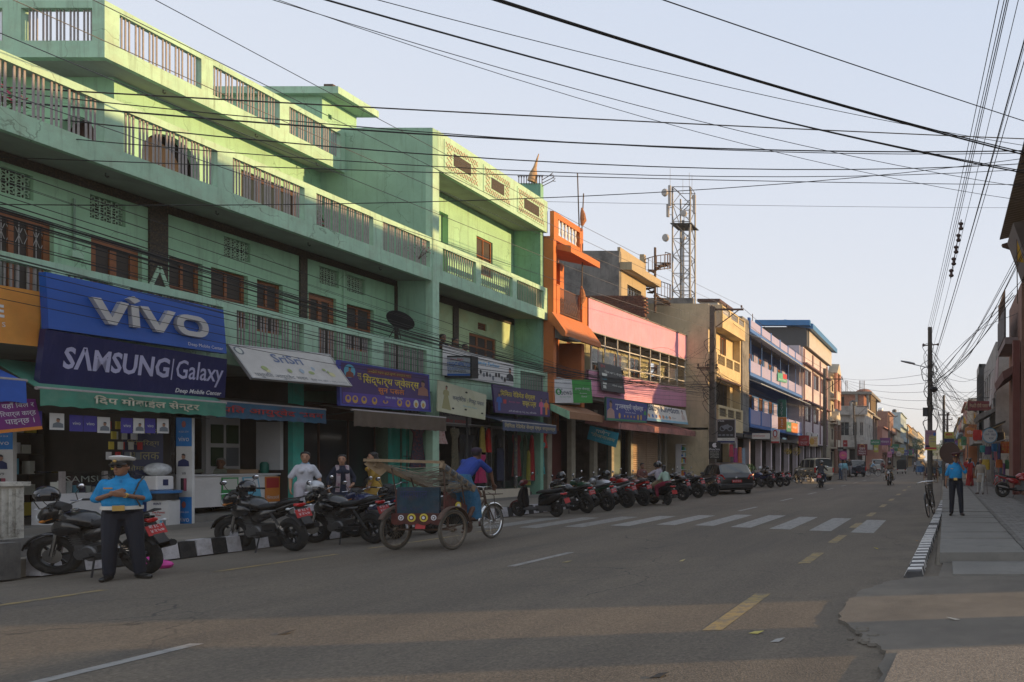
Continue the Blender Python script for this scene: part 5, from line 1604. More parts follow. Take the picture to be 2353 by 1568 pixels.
# == awnings
def awning(name,label,X0,z0,X1,z1,y0,y1,m,val,scallop=True,pole=PIPE_W,cheek=None,vm=None):
 """cloth awning: sloping sheet from the wall to the front pole, hanging valance with wavy hem"""
 t=thing(name,label,'awning',((X0+X1)/2,(y0+y1)/2,z1-val))
 b=MB();b.slab((X0,y0,z0),(X1,y0,z1),(X1,y1,z1),(X0,y1,z0),.015);b.build('canopy',m,t)
 b=MB();b.tube([(X1,y0-.03,z1),(X1,y1+.03,z1)],.03,8);b.build('front_pole',pole,t,smooth=True)
 n_=int((y1-y0)/.045)
 r0,r1,r2,r3=[],[],[],[]
 for i in range(n_+1):
  y_=y0+(y1-y0)*i/n_
  wv=.012*math.sin(i*.9)+.012*math.sin(i*.37)
  hem=z1-val+(.022*abs(math.sin(i*.5))if scallop else 0)
  r0.append((X1+.032,y_,z1-.01));r1.append((X1+.035+wv,y_,hem));r2.append((X1+.028+wv,y_,hem));r3.append((X1+.025,y_,z1-.01))
 b=MB();b.loft([r0,r1,r2,r3],caps=False,closed=False);v=b.build('valance',vm or m,t,smooth=True)
 for y_ in(y0+.1,y1-.1):
  b=MB();b.tube([(X0,y_,z0-.35),(X1,y_,z1-.03)],.014,5);b.build('arm',STEEL_D,t)
 return t,Plane2((X1+.045,y0,z1-val),(0,1,0),(0,0,1)),y1-y0,val
GRN_C=mat('green_awning_cloth',(.05,.2,.14),.85,var=.2,scale=2,dirt=(.14,.25,.18),dscale=2.5,damt=.5)
t,pl,wd,ht=awning('green_awning','faded green cloth awning with white lettering over the phone shop',-15.95,3.35,-15.12,2.84,11.62,14.62,GRN_C,.3)
T(t,pl,'दिप मोबाईल सेन्टर',.24,.82,.2,.85,wd,ht,mat('awning_letter',(.42,.4,.3),.8),h=.012,bold=.025)
t,pl,wd,ht=awning('blue_awning','bright blue cloth awning with wavy hem at the left edge',-15.95,3.3,-15.2,2.95,9.2,11.5,mat('blue_awning_cloth',(.03,.1,.42),.8,var=.15),.38)
t,pl,wd,ht=awning('red_lettered_awning','dark blue awning with faded red lettering over the medicine shop',-16.2,3.05,-15.45,2.9,14.75,17.35,mat('brown_canopy',(.1,.09,.075),.9),.36,vm=mat('slate_blue_cloth',(.03,.1,.17),.85,var=.2,dirt=(.1,.03,.03),dscale=3))
T(t,pl,'पति आयुर्वेद भवन',.02,.96,.25,.8,wd,ht,mat('faded_red',(.3,.03,.03),.8),h=.03,bold=.02)
awning('brown_awning','dull brown cloth awning under the purple jeweller board',-16.1,3.1,-15.0,2.92,17.65,20.9,mat('brown_awning_cloth',(.1,.075,.055),.9,var=.2),.42)
t,pl,wd,ht=awning('slate_awning','slate blue awning with cream lettering over hanging clothes',-16.2,3.3,-15.0,2.98,23.6,26.85,mat('slate_awning_cloth',(.06,.08,.14),.85,var=.15,dirt=(.12,.12,.12),dscale=2),.33)
T(t,pl,'मिनिता रेडिमेड सेल्स एण्ड सप्लायर्स',.02,.97,.25,.85,wd,ht,mat('awning_cream',(.4,.34,.2),.8),h=.012,bold=.02)
t,pl,wd,ht=board('courier_wall_board','dim courier office board between the awning and the cream sign',(-15.9,20.6,2.75),(-15.9,23.4,2.75),(-15.9,23.4,3.4),(-15.9,20.6,3.4),mat('dim_grey_board',(.16,.15,.14),.7),thick=.05)
T(t,pl,'& INTERNATIONAL COURIER',.02,.95,.5,.72,wd,ht,BLACK_I);T(t,pl,'मेडिकल र पार्सल सेवा सम्पर्क',.05,.95,.1,.38,wd,ht,RED_I)
# == shop things at street level
zz=lambda x,y:((x/1.96)/1.7407,(1600+y/1.96)/1.7407)
VIO=mat('violet_paper',(.05,.04,.24),.7);PAP=mat('white_paper',(.55,.54,.52),.7)
b=MB();b.tube([(-15.3,11.3,2.62),(-15.3,13.0,2.5),(-15.3,14.5,2.5)],.005,4)
tag(b.build('pennant_string',BLACKP),'thin string carrying paper pennants under the awning','string')
ords=['leftmost','second','third','fourth','fifth','sixth','seventh','eighth','ninth','rightmost']
for i,(x0,x1,y0,y1,w_)in enumerate(((25,155,65,205,1),(212,328,85,220,0),(385,500,105,235,1),(540,645,120,247,0),(648,752,125,250,0),(755,855,135,260,1),(937,1030,142,262,0),(1034,1120,145,262,1),(1124,1205,146,262,0),(1217,1308,148,262,1))):
 ya,yb=yat(zz(x0,0)[0],-15.3),yat(zz(x1,0)[0],-15.3)
 zt,zb=zat(zz(0,y0)[1],(ya+yb)/2),zat(zz(0,y1)[1],(ya+yb)/2)
 t,pl,wd,ht=board('paper_pennant',('white paper pennant with printed man, ' if w_ else 'violet paper pennant printed vivo, ')+ords[i]+' of the row under the awning',(-15.3+i*.004,ya,zb),(-15.3+i*.004,yb,zb),(-15.3+i*.004,yb,zt),(-15.3+i*.004,ya,zt),PAP if w_ else VIO,thick=.003,cat='pennant',group='paper pennants under the awning')
 if w_:
  figure_print(t,pl,.55*wd,.42*ht,.75*wd,GREY_I)
 else:
  T(t,pl,'vivo',.2,.8,.4,.6,wd,ht,PALE_I)
t,pl,wd,ht=board('purple_recharge_banner','tilted purple recharge card banner hanging at the left edge',(-15.22,10.95,2.02),(-15.22,11.75,2.16),(-15.22,11.66,2.66),(-15.22,10.9,2.62),mat('magenta_purple',(.16,.02,.16),.6),thick=.01,cat='banner')
T(t,pl,'यहाँ बिल र',.45,.95,.62,.8,wd,ht,WHITE_I);T(t,pl,'रिचार्ज कार्ड',.4,.95,.38,.58,wd,ht,WHITE_I);T(t,pl,'पाइन्छ ।',.45,.9,.16,.34,wd,ht,WHITE_I);Q(t,pl,0,0,1,.09,wd,ht,ORANGE_I)
def pillar_ad(name,label,x0,x1,Y,zb,zt):
 X0,X1=(x0-VX)*Y/FP,(x1-VX)*Y/FP
 t,pl,wd,ht=board(name,label,(X0,Y,zb),(X1,Y,zb),(X1,Y,zt),(X0,Y,zt),PAP,thick=.05,cat='panel')
 bl_=mat('ad_blue',(.012,.17,.48),.5)
 Q(t,pl,0,0,1,.28,wd,ht,bl_);Q(t,pl,0,.74,1,1,wd,ht,bl_)
 T(t,pl,'vivo',.16,.84,.055,.1,wd,ht,WHITE_I,h=.008);T(t,pl,'vivo',.16,.84,.785,.83,wd,ht,WHITE_I,h=.008)
 T(t,pl,'V9',.38,.62,.48,.505,wd,ht,BLACK_I)
 for zc in(.21,.94):
  put_poly(t,pl,ringp(.5*wd,zc*ht,.045,.07,10),ink('cup',(.35,.1,.08)),.007,'printed_cup')
  T(t,pl,'RUSSIA 2018',.2,.8,zc-.075,zc-.06,wd,ht,WHITE_I,h=.008)
 figure_print(t,pl,.48*wd,.615*ht,.24,NAVY_I)
 Q(t,pl,.3,.34,.5,.45,wd,ht,BLACK_I,.006,'printed_phone');Q(t,pl,.5,.335,.68,.45,wd,ht,mat('phone_screen_print',(.3,.06,.1),.5),.007,'printed_phone')
 return t
pillar_ad('printed_pillar_panel','blue and white phone advertising panel on the shop pillar',405,441,14.4,.24,2.52)
pillar_ad('printed_pillar_panel','white phone advertising panel cut by the left picture edge',-22,30,12.6,.5,2.3)
t,pl,wd,ht=board('repair_service_board','tall dark blue board listing mobile repair services',(-16.4,13.9,.9),(-16.1,14.35,.9),(-16.1,14.35,2.4),(-16.4,13.9,2.4),mat('deep_blue_board',(.012,.02,.07),.5),thick=.03,cat='board')
for k,s_ in enumerate(('मोबाईल','रिपेयरिङ्ग','अनलक','सीमकार्ड','रिचार्ज')):
 T(t,pl,s_,.1,.9,.84-.17*k,.94-.17*k,wd,ht,ink('dull_yellow',(.3,.27,.12)))
WGY=mat('pale_grey_laminate',(.6,.6,.61),.5,var=.08);CGL=mat('clear_glass',(.85,.9,.9),.03,var=0,trans=1.0)
ct=thing('glass_counter','glass topped phone shop counter with blue panel behind the policeman','counter',(-17.3,13.2,.44))
b=MB();b.box(-16.85,-16.3,12.85,14.4,.44,1.02);b.build('cabinet',WGY,ct)
b=MB();b.box(-16.83,-16.32,12.87,14.38,1.4,1.43);b.build('top',CGL,ct)
b=MB();b.box(-16.33,-16.315,12.87,14.38,1.03,1.39);b.build('glass_front',CGL,ct)
for y_ in(12.85,13.5,14.34):
 b=MB();b.box(-16.35,-16.29,y_,y_+.06,1.02,1.43);b.build('post',PIPE_W,ct)
b=MB();b.box(-16.299,-16.285,13.55,14.3,.5,.98);b.build('blue_panel',mat('counter_blue',(.01,.05,.22),.4),ct)
for k in range(14):
 b=MB();y_=12.95+k*.098
 b.box(-16.75+RN.uniform(0,.2),-16.45,y_,y_+.08,1.025,1.025+RN.uniform(.06,.25))
 tag(b.build('phone_box',RN.choice((PAP,ink('navy',(0,0,0)),RED_I,PALE_I,CYAN_I))),'small phone box inside the glass counter','box','phone boxes inside the counter')
tpl=Plane2((-16.35,12.95,1.1),(0,1,0),(0,0,1))
put_text(ct,tpl,'SAMSUNG',0,.12,.9,.12,PALE_I,h=.0)
def shelf(name,label,X,y0,y1,z0,z1,rows,m,goods=None,gl='packet',side=False):
 t=thing(name,label,'shelf',(X,(y0+y1)/2,z0))
 pbox(t,'back',m,X-.32,X-.3,y0,y1,z0,z1)
 for k in range(rows+1):
  pbox(t,'shelf_board',m,X-.3,X,y0+.03,y1-.03,z0+(z1-z0)*k/rows-.015,z0+(z1-z0)*k/rows+.015)
 for y_ in(y0,y1-.028):
  pbox(t,'side_panel',m,X-.3,X,y_,y_+.028,z0-.015,z1+.015)
 if goods:
  for k in range(rows):
   y_=y0+.08
   while y_<y1-.2:
    wv,hv=RN.uniform(.07,.2),RN.uniform(.12,(z1-z0)/rows*.8)
    if RN.random()<.75:
     b=MB();zb=z0+(z1-z0)*k/rows+.016
     b.box(X-RN.uniform(.15,.25),X-.03,y_,y_+wv,zb,zb+hv)
     tag(b.build(gl,RN.choice(goods)),goods_label[gl],'packet',goods_label[gl])
    y_+=wv+RN.uniform(.01,.06)
 return t
goods_label={'phone_packet':'small packet on the dark rack deep in the phone shop','medicine_packet':'small medicine packet on the shelves behind the shopkeeper','toy_packet':'bright packet on the rack of the small general shop'}
GDS=[RED_I,GREEN_I,PALE_I,YELLOW_I,BLUE_I,WHITE_I,ORANGE_I,CYAN_I]
shelf('wall_rack','dark rack on the back wall of the phone shop',-18.6,10.6,14.4,.5,2.6,5,SHOPW,[WHITE_I,CYAN_I,RED_I,YELLOW_I,PALE_I],'phone_packet')
shelf('medicine_shelf','grey shelving with medicine packets behind the shopkeeper',-19.0,14.9,17.2,.9,2.7,4,WGY,GDS,'medicine_packet')
mc=thing('white_counter','white medicine shop counter with poster panels in front of the shopkeeper','counter',(-17.6,16,.44))
b=MB();b.box(-17.2,-16.6,15.3,17.35,.58,1.28);b.build('cabinet',WHT,mc)
b=MB();b.box(-17.25,-16.56,15.25,17.38,1.281,1.32);b.build('top',WGY,mc)
for y_ in(15.4,17.25):
 b=MB();b.tube([(-16.65,y_,.44),(-16.65,y_,.58)],.03,6);b.build('leg',WHT,mc)
for k,(y0,c1,c2)in enumerate(((15.98,GREEN_I,PALE_I),(16.45,CYAN_I,WHITE_I),(17.0,ORANGE_I,RED_I))):
 t,pl,wd,ht=board('counter_poster',('green printed poster on the counter front','blue lettered price board leaning on the counter','orange medicine poster on the counter front')[k],(-16.585+(.1 if k==1 else 0),y0,.62),(-16.585+(.1 if k==1 else 0),y0+.38,.62),(-16.585,y0+.38,1.24),(-16.585,y0,1.24),c1,thick=.006,cat='poster')
 Q(t,pl,.08,.55,.92,.95,wd,ht,c2)
 T(t,pl,('Gasex','नम्बर : भाडा','Himcocid')[k],.1,.9,.12 if k!=1 else.12,.26,wd,ht,WHITE_I if k!=1 else BLACK_I,h=.008)
cb=MB();cb.box(-17.0,-16.7,16.5,16.95,1.325,1.42);tag(cb.build('carton',mat('cardboard',(.3,.2,.12),.9)),'flat brown carton lying on the white counter','box')
gb=MB();gb.lathe([(.07,0),(.085,.05),(.085,.22),(.06,.27),(.03,.28)],12,Matrix.Translation((-16.8,17.2,1.325)));tag(gb.build('green_jar',mat('teal_plastic',(.01,.15,.11),.4),smooth=True),'dark green plastic jar on the counter end','jar')
ds=thing('white_display_case','white sided display case with leaflets right of the shopkeeper','display case',(-17.2,17.0,.5))
pbox(ds,'side_panel',WGY,-17.1,-16.5,17.3,17.38,1.4,2.6);pbox(ds,'back',WGY,-17.6,-17.5,16.5,17.3,1.3,2.9)
for k in range(4):
 pbox(ds,'leaflet',RN.choice((GREY_I,ink('dim_green',(.03,.07,.03)),ink('dim_rose',(.1,.05,.05)))),-17.49,-17.47,16.6+.36*(k%2),16.88+.36*(k%2),1.5+.55*(k//2),1.95+.55*(k//2))
pbox(ds,'base_panel',mat('ad_blue',(0,0,0)),-17.0,-16.6,17.3,17.36,.44,1.29)
wp=thing('water_purifier','white water purifier with transparent dome on the blue lidded drum','water purifier',(-15.9,14.12,1.03))
b=MB();b.box(-16.1,-15.78,13.95,14.27,1.035,1.32);b.build('body',WHT,wp,bevel=.02)
b=MB();b.ell((-15.94,14.11,1.45),.2,.2,.14,14,8);b.build('dome',mat('hazy_plastic',(.5,.52,.53),.2,var=.3,scale=12),wp,smooth=True)
b=MB();b.box(-15.779,-15.77,14.06,14.15,1.13,1.25);b.build('label',NAVY_I,wp)
t,pl,wd,ht=board('water_advert_sheet','white sheet advertising the purest water wrapped round a drum',(-15.98,13.95,.26),(-15.62,14.02,.26),(-15.62,14.02,.83),(-15.98,13.95,.83),PAP,thick=.26,cat='drum')
T(t,pl,'KENT',.32,.68,.84,.92,wd,ht,NAVY_I,bold=.02);T(t,pl,'The Purest',.24,.84,.54,.62,wd,ht,RED_I,bold=.02);T(t,pl,'Water',.4,.68,.45,.52,wd,ht,RED_I,bold=.02)
for k in range(5):
 Q(t,pl,.12+.16*k,.08,.24+.16*k,.3+.04*(k%2),wd,ht,RN.choice((CYAN_I,GREY_I,PALE_I)))
b=MB();b.lathe([(.2,0),(.24,.01),(.24,.06),(.02,.075)],18,Matrix.Translation((-15.8,14.12,.965)));b.build('lid',mat('blue_plastic',(.02,.14,.36),.4),t,smooth=True)
b=MB();b.lathe([(.19,0),(.19,.15)],18,Matrix.Translation((-15.8,14.12,.835)));b.build('drum_neck',BLACKP,t)
for k in range(22):
 y_,z_=13.55+.11*(k%5),2.25-.2*(k//5)
 b=MB();b.box(-16.32+.05*(k%3),-16.29+.05*(k%3),y_,y_+.07,z_,z_+.15)
 tag(b.build('hanging_accessory',RN.choice((YELLOW_I,WHITE_I,GREY_I,RED_I,PALE_I))),'small blister pack hanging beside the repair service board','packet','accessory packs hanging in the phone shop')
cabt=thing('street_cabinet','dirty white ribbed metal street cabinet on a concrete plinth at the left edge','cabinet',(-13.8,9.5,0))
b=MB();b.box(-14.3,-13.35,9.66,10.22,0,.5);b.box(-14.3,-12.8,7.4,9.65,0,.5);b.build('plinth',CONC_D,cabt)
CABW=mat('cabinet_white',(.5,.48,.42),.6,var=.15,dirt=(.12,.1,.08),dscale=9,damt=.9)
b=MB();b.box(-14.2,-13.43,8.7,10.16,.5,1.26);b.build('housing',CABW,cabt)
b=MB();b.box(-14.25,-13.38,8.65,10.2,1.261,1.32);b.build('lid',CABW,cabt)
for k in range(18):
 b=MB();b.box(-13.429,-13.412,8.75+k*.077,8.785+k*.077,.54,1.22);b.build('rib',CABW,cabt)
T2=Plane2((-12.8,8.75,.2),(0,1,0),(0,0,1));put_text(cabt,T2,'FFTL',.25,.02,.35,.1,mat('faded_red',(0,0,0)),h=.004)
GC=[('dark_floral_dress','long dark floral dress hanging at the clothes shop front',960,975,1075,.62,(.03,.035,.06),(.25,.04,.02)),('white_frock','short white frock hanging beside the floral dress',985,980,1015,.4,(.45,.4,.36),None),('pink_spotted_top','pale pink top with red spots hanging high',1012,982,1020,.5,(.5,.36,.33),(.35,.05,.05)),('maroon_trousers','maroon trousers on a mannequin stand',1000,1035,1105,.5,(.13,.015,.015),None),('brown_kurta','long brown patterned kurta in the shop entrance',1045,985,1085,.4,(.1,.085,.05),(.03,.03,.02)),('yellow_shawl','mustard yellow shawl hanging in the shop entrance',1108,980,1040,.3,(.3,.22,.04),None),('red_shawl','bright red shawl hanging in the shop entrance',1122,985,1040,.25,(.42,.015,.015),None),('black_coat','black coat hanging behind the rickshaw rider',1075,1000,1090,.6,(.02,.02,.025),None),('pink_kurta','magenta kurta behind the rickshaw rider',1105,1045,1110,.5,(.35,.02,.09),None),('dark_red_dress','dark red long dress near the awning pole',1187,1000,1095,.5,(.14,.01,.012),None),('green_scarf','olive green scarf right of the awning pole',1207,1000,1110,.3,(.05,.08,.04),None),('red_scarf','red scarf between green and teal garments',1222,1000,1105,.35,(.3,.02,.02),None),('yellow_green_scarf','green and yellow striped scarf under the slate awning',1214,1035,1115,.2,(.22,.2,.03),None),('teal_kurta','teal kurta with black front under the slate awning end',1243,1015,1090,.55,(.03,.28,.27),(.02,.02,.03)),('bright_red_dupatta','bright red dupatta draped above the teal kurta',1248,995,1030,.5,(.42,.03,.02),None),('navy_trousers','navy trousers hanging inside the clothes shop',1150,1030,1105,.5,(.02,.025,.05),None)]
for i,(nm,lb,x,yt,yb,wv,c1,c2)in enumerate(GC):
 X=-15.75-.05*(i%4)
 c=fx(x,yt,X);zb=zat(yb,c.y)
 if 'black_front' in nm:
  pass
 b=MB()
 rings=[]
 H_=c.z-zb
 nr=9
 ph=RN.uniform(0,6)
 trs='trousers' in nm
 for k in range(nr+1):
  u_=k/nr
  half=wv*(.5 if u_<.12 else(.3 if u_<.3 else.3+.28*(u_-.3)))
  if 'scarf' in nm or 'shawl' in nm:
   half=wv*(.2+.3*u_)
  if trs:
   half=wv*.36
  ring=[]
  for q in range(16):
   a=2*PI*q/16
   fold=1+.25*math.sin(a*4+ph+u_*2)*u_
   ring.append((c.x+.07*fold*math.sin(a)*(1 if u_>.05 else.3),c.y+half*fold*math.cos(a),c.z-H_*u_))
  rings.append(ring)
 b.loft(rings)
 m=mat('cloth_'+nm,c1,.9,var=.2,scale=14,dirt=c2,dscale=16,damt=.9)
 b2=MB();b2.tube([(c.x,c.y-wv*.3,c.z-.05),(c.x,c.y,c.z+.06),(c.x,c.y+wv*.3,c.z-.05)],.008,4);b2.tube([(c.x,c.y,c.z+.06),(c.x,c.y,c.z+.16)],.005,4)
 t=thing(nm,lb,'garment',(c.x,c.y,zb))
 b.build('cloth',m,t,smooth=True,ang=60);b2.build('hanger',STEEL_D,t)
b=MB();b.tube([(-15.75,21.5,2.83),(-15.75,26.8,2.83)],.018,6);tag(b.build('clothes_rail',STEEL),'steel rail carrying the hanging garments at the clothes shops','rail')
for y_,lb in((22.9,'thin steel post at the entrance of the clothes shop'),(25.5,'dark patterned post under the slate awning')):
 b=MB();b.tube([(-15.7,y_,.25),(-15.7,y_,3.3)],.03 if y_<24 else.06,8);tag(b.build('shop_post',STEEL_D if y_<24 else mat('patterned_post',(.06,.06,.07),.7,var=.3,scale=20,dirt=(.3,.28,.1),dscale=14,damt=.7)),lb,'post')
b=MB();b.box(-16.0,-15.6,22.95,26.2,.25,.62);tag(b.build('display_plinth',mat('cream_tile',(.5,.44,.34),.6)),'low cream plinth in front of the clothes shop windows','plinth')
for y0,y1,lb in((23.3,24.9,'left dark shop window with aluminium frame behind the rider'),(25.2,26.6,'right dark shop window behind hanging garments')):
 t=thing('shop_window',lb,'shop window',(-16.4,(y0+y1)/2,.62))
 pbox(t,'pane',GLASS_D,-16.42,-16.4,y0,y1,.63,2.8)
 for a,c_,z0,z1 in((y0-.05,y0,.62,2.85),(y1,y1+.05,.62,2.85),(y0,y1,2.8,2.85),(y0+.7,y0+.74,.63,2.8)):
  pbox(t,'frame',STEEL,-16.44,-16.37,a,c_,z0,z1)
t=thing('jeweller_shop_front','dark glass shop front under the brown awning','shop front',(-16.8,19.1,.44))
for k in range(3):
 pbox(t,'pane',GLASS_D,-16.82,-16.8,17.8+k*.92,18.66+k*.92,.9,2.75);pbox(t,'frame',BROWN_D,-16.86,-16.78,18.67+k*.92,18.71+k*.92,.45,2.8)
pbox(t,'base',BROWN_D,-16.9,-16.79,17.75,20.5,.44,.89);pbox(t,'head',BROWN_D,-16.9,-16.79,17.75,20.5,2.76,3.2)
shelf('goods_rack','rack of bright packets at the small general shop past the shutters',-15.2,40.2,41.4,.4,2.6,6,WGY,GDS,'toy_packet')
for i,(x,yt,yb,c1,lb)in enumerate(((1690,1030,1075,(.25,.02,.12),'pink red patterned cloth hanging by the phone store board'),(1700,1028,1072,(.4,.1,.03),'orange gold cloth hanging by the phone store board'),(1708,1030,1078,(.2,.26,.32),'pale blue cloth hanging by the phone store board'),(1680,1022,1050,(.35,.02,.04),'red folded cloth beside the phone store board'))):
 c=fx(x,yt,-13.4);zb=zat(yb,c.y);b=MB()
 b.loft([[(c.x+.06*math.sin(a)*(1+.4*math.sin(3*a)),c.y+(.3+.15*u_)*math.cos(a),c.z-(c.z-zb)*u_)for a in[2*PI*q/14 for q in range(14)]]for u_ in(0,.25,.5,.75,1)])
 tag(b.build('hanging_cloth',mat('hang%d'%i,c1,.9,var=.3,scale=10),smooth=True),lb,'cloth','cloths hanging by the phone store board')
# == vehicles
TYRE=mat('tyre_rubber',(.016,.016,.016),.85,var=.25,scale=8,dirt=(.09,.08,.065),dscale=5,damt=.5)
ALLOY_B=mat('black_alloy',(.02,.02,.02),.4,var=.1)
CHR=MATS['chrome']
BLKP=mat('gloss_black_paint',(.008,.008,.009),.25,coat=.5,var=.1)
BLKM=mat('matt_black_plastic',(.02,.02,.021),.6,var=.15,dirt=(.07,.06,.05),dscale=5,damt=.4)
ENG=mat('engine_metal',(.12,.12,.12),.45,metal=.6,var=.2,scale=12)
SEATM=mat('black_vinyl',(.014,.014,.015),.55,bump=.3,bscale=120)
REDL=mat('red_lens',(.4,.008,.008),.2,coat=.4)
AMB=mat('amber_lens',(.45,.16,.02),.25)
CLRL=mat('clear_lens',(.55,.57,.58),.12,spec=.8)
PLT=mat('red_number_plate',(.42,.03,.03),.5)
MIRR=mat('mirror_glass',(.8,.82,.85),.02,metal=1.0,var=0)
HELM_B=mat('black_helmet',(.008,.008,.01),.12,coat=.8)
HELM_S=mat('silver_helmet',(.42,.43,.44),.3,metal=.4)
def RX(a):return Matrix.Rotation(a,4,'X')
def RY(a):return Matrix.Rotation(a,4,'Y')
def RZ(a):return Matrix.Rotation(a,4,'Z')
def TR(*a):return Matrix.Translation(a)
def lofts(secs,n=14,p=2.4):
 """rings along local x: (x, z centre, half width y, half height z[, y centre])"""
 out=[]
 for s_ in secs:
  x,zc,hy,hz=s_[:4]
  yc=s_[4]if len(s_)>4 else 0
  ring=[]
  for k in range(n):
   a=2*PI*k/n
   c,q=math.cos(a),math.sin(a)
   ring.append(Vector((x,yc+hy*math.copysign(abs(c)**(2/p),c),zc+hz*math.copysign(abs(q)**(2/p),q))))
  out.append(ring)
 return out
def wheel(parent,c,r,w_,n=28,spokes=6,rimm=ALLOY_B,M=None,name='wheel',wire=False,tyrem=TYRE,hubr=.05,srad=.6):
 """tyre with its rim as a sub-part; axle along local y"""
 M=(M or Matrix())@TR(*c)@RX(-PI/2)
 t_=MB()
 prof=[]
 for k in range(10):
  a=2*PI*k/10
  prof.append((r-w_*srad+w_*srad*math.cos(a),w_/2*math.sin(a)))
 t_.lathe(prof,n,M,closed=True)
 ty=t_.build(name,tyrem,parent,smooth=True,local=True)
 b=MB()
 ri=r-2*w_*srad+.006
 b.lathe([(ri+.008,-w_*.32),(ri-.02,-w_*.3),(ri-.03,0),(ri-.02,w_*.3),(ri+.008,w_*.32)],n,M,closed=True)
 b.lathe([(.015,-w_*.5),(hubr,-w_*.45),(hubr,w_*.45),(.015,w_*.5)],10,M)
 for k in range(spokes):
  a=2*PI*k/spokes
  if wire:
   sgn=1 if k%2 else-1
   b.tube([M@Vector((hubr*math.cos(a+.5*sgn),hubr*math.sin(a+.5*sgn),sgn*w_*.3)),M@Vector((ri*math.cos(a),ri*math.sin(a),0))],.0022,3,False)
  else:
   b.bar(M@Vector((hubr*.6*math.cos(a),hubr*.6*math.sin(a),0)),M@Vector((ri*math.cos(a+.12),ri*math.sin(a+.12),0)),.035,.02,up=(0,1,0))
 b.build('rim',rimm,ty,smooth=True,local=True)
 return ty
def arc(cx,cz,r,a0,a1,n,half,t=.012):
 """mudguard: curved strip about the y axis; angles in degrees from +x up"""
 o,i=[],[]
 for k in range(n+1):
  a=rad(a0+(a1-a0)*k/n)
  o.append((cx+r*math.cos(a),cz+r*math.sin(a)))
 rings=[]
 for(x,z),k in zip(o,range(n+1)):
  a=rad(a0+(a1-a0)*k/n)
  ux,uz=math.cos(a),math.sin(a)
  rings.append([Vector((x-ux*.02,-half,z-uz*.02)),Vector((x,-half*.7,z)),Vector((x,half*.7,z)),Vector((x-ux*.02,half,z-uz*.02)),Vector((x-ux*(.02+t),half*.9,z-uz*(.02+t))),Vector((x-ux*t,0,z-uz*t)),Vector((x-ux*(.02+t),-half*.9,z-uz*(.02+t)))])
 return rings
def motorcycle(name,label,paint,steer=.35,mirrors=True,cruiser=False):
 t=thing(name,label,'motorcycle')
 A=dict(parent=t,local=True)
 xr,xf,r=-.64,.64,.30
 wheel(t,(xr,0,r),r,.11)
 S=TR(xf-.02,0,r)@RZ(steer)@TR(-xf+.02,0,-r)
 def sv(mb):
  mb.v=[tuple(S@Vector(v))for v in mb.v]
  return mb
 wheel(t,(xf,0,r),r,.095,M=S)
 b=MB()
 for s_ in(-1,1):
  b.tube([(xf,s_*.075,r),(.47,s_*.075,.82),(.41,s_*.075,.98)],[.024,.024,.02],8)
 sv(b).build('fork',CHR,smooth=True,**A)
 b=MB();b.loft(arc(xf,r,r+.045,20,165,10,.06));sv(b).build('front_mudguard',paint,smooth=True,**A)
 b=MB();b.lathe([(.1,0),(.11,.006),(.05,.008)],14,S@TR(xf,.055,r)@RX(-PI/2));b.build('brake_disc',CHR,smooth=True,**A)
 b=MB()
 b.tube([(.37,-.34,1.04),(.4,-.3,1.06),(.46,-.14,1.02),(.46,.14,1.02),(.4,.3,1.06),(.37,.34,1.04)],.011,6);sv(b).build('handlebar',CHR,smooth=True,**A)
 for s_ in(-1,1):
  b=MB();b.tube([(.385,s_*.27,1.055),(.33,s_*.38,1.03)],.018,7);sv(b).build('grip',SEATM,**A)
  b=MB();b.tube([(.41,s_*.24,1.05),(.54,s_*.3,1.05)],.006,4);sv(b).build('lever',CHR,**A)
  if mirrors:
   b=MB();b.tube([(.42,s_*.24,1.05),(.45,s_*.28,1.16),(.43,s_*.33,1.22)],.006,4);b.ell((.425,s_*.345,1.25),.018,.07,.045,10,6);mr=sv(b).build('mirror',BLKM,smooth=True,**A)
   b=MB();b.ell((.41,s_*.345,1.25),.006,.055,.034,10,6);sv(b).build('mirror_glass',MIRR,mr,smooth=True,local=True)
  b=MB();b.tube([(.52,s_*.1,.86),(.54,s_*.2,.85)],.008,4);b.ell((.55,s_*.22,.85),.03,.035,.022,8,5);sv(b).build('indicator',AMB,smooth=True,**A)
 b=MB();b.loft(lofts([(.44,.95,.09,.1),(.54,.93,.12,.14),(.62,.9,.12,.13),(.68,.87,.09,.09),(.7,.86,.05,.05)]));sv(b).build('headlamp_cowl',paint,smooth=True,**A)
 b=MB();b.loft(lofts([(.655,.87,.1,.085),(.7,.865,.085,.07),(.715,.865,.03,.03)]));sv(b).build('headlamp',CLRL,smooth=True,**A)
 b=MB();b.loft(lofts([(.4,1.0,.1,.05),(.5,1.06,.1,.03),(.56,1.06,.06,.02)]));sv(b).build('instrument_pod',BLKM,smooth=True,**A)
 b=MB();b.loft(lofts([(.42,.82,.05,.06),(.36,.84,.12,.11),(.2,.86,.155,.125),(.02,.84,.145,.115),(-.1,.8,.1,.075),(-.13,.78,.05,.04)]));tk=b.build('fuel_tank',paint,smooth=True,**A)
 b=MB();b.lathe([(.045,0),(.045,.012),(.03,.02)],10,TR(.2,0,.982));b.build('filler_cap',CHR,tk,smooth=True,local=True)
 for s_ in(-1,1):
  b=MB();b.loft(lofts([(.42,.72,.02,.06,s_*.13),(.3,.74,.035,.12,s_*.16),(.1,.74,.03,.08,s_*.155),(.0,.73,.01,.03,s_*.14)],10));b.build('tank_shroud',paint,smooth=True,**A)
  b=MB();b.loft(lofts([(-.02,.62,.02,.05,s_*.12),(-.15,.63,.035,.1,s_*.13),(-.35,.68,.03,.08,s_*.125),(-.5,.73,.01,.03,s_*.1)],10));b.build('side_panel',BLKP,smooth=True,**A)
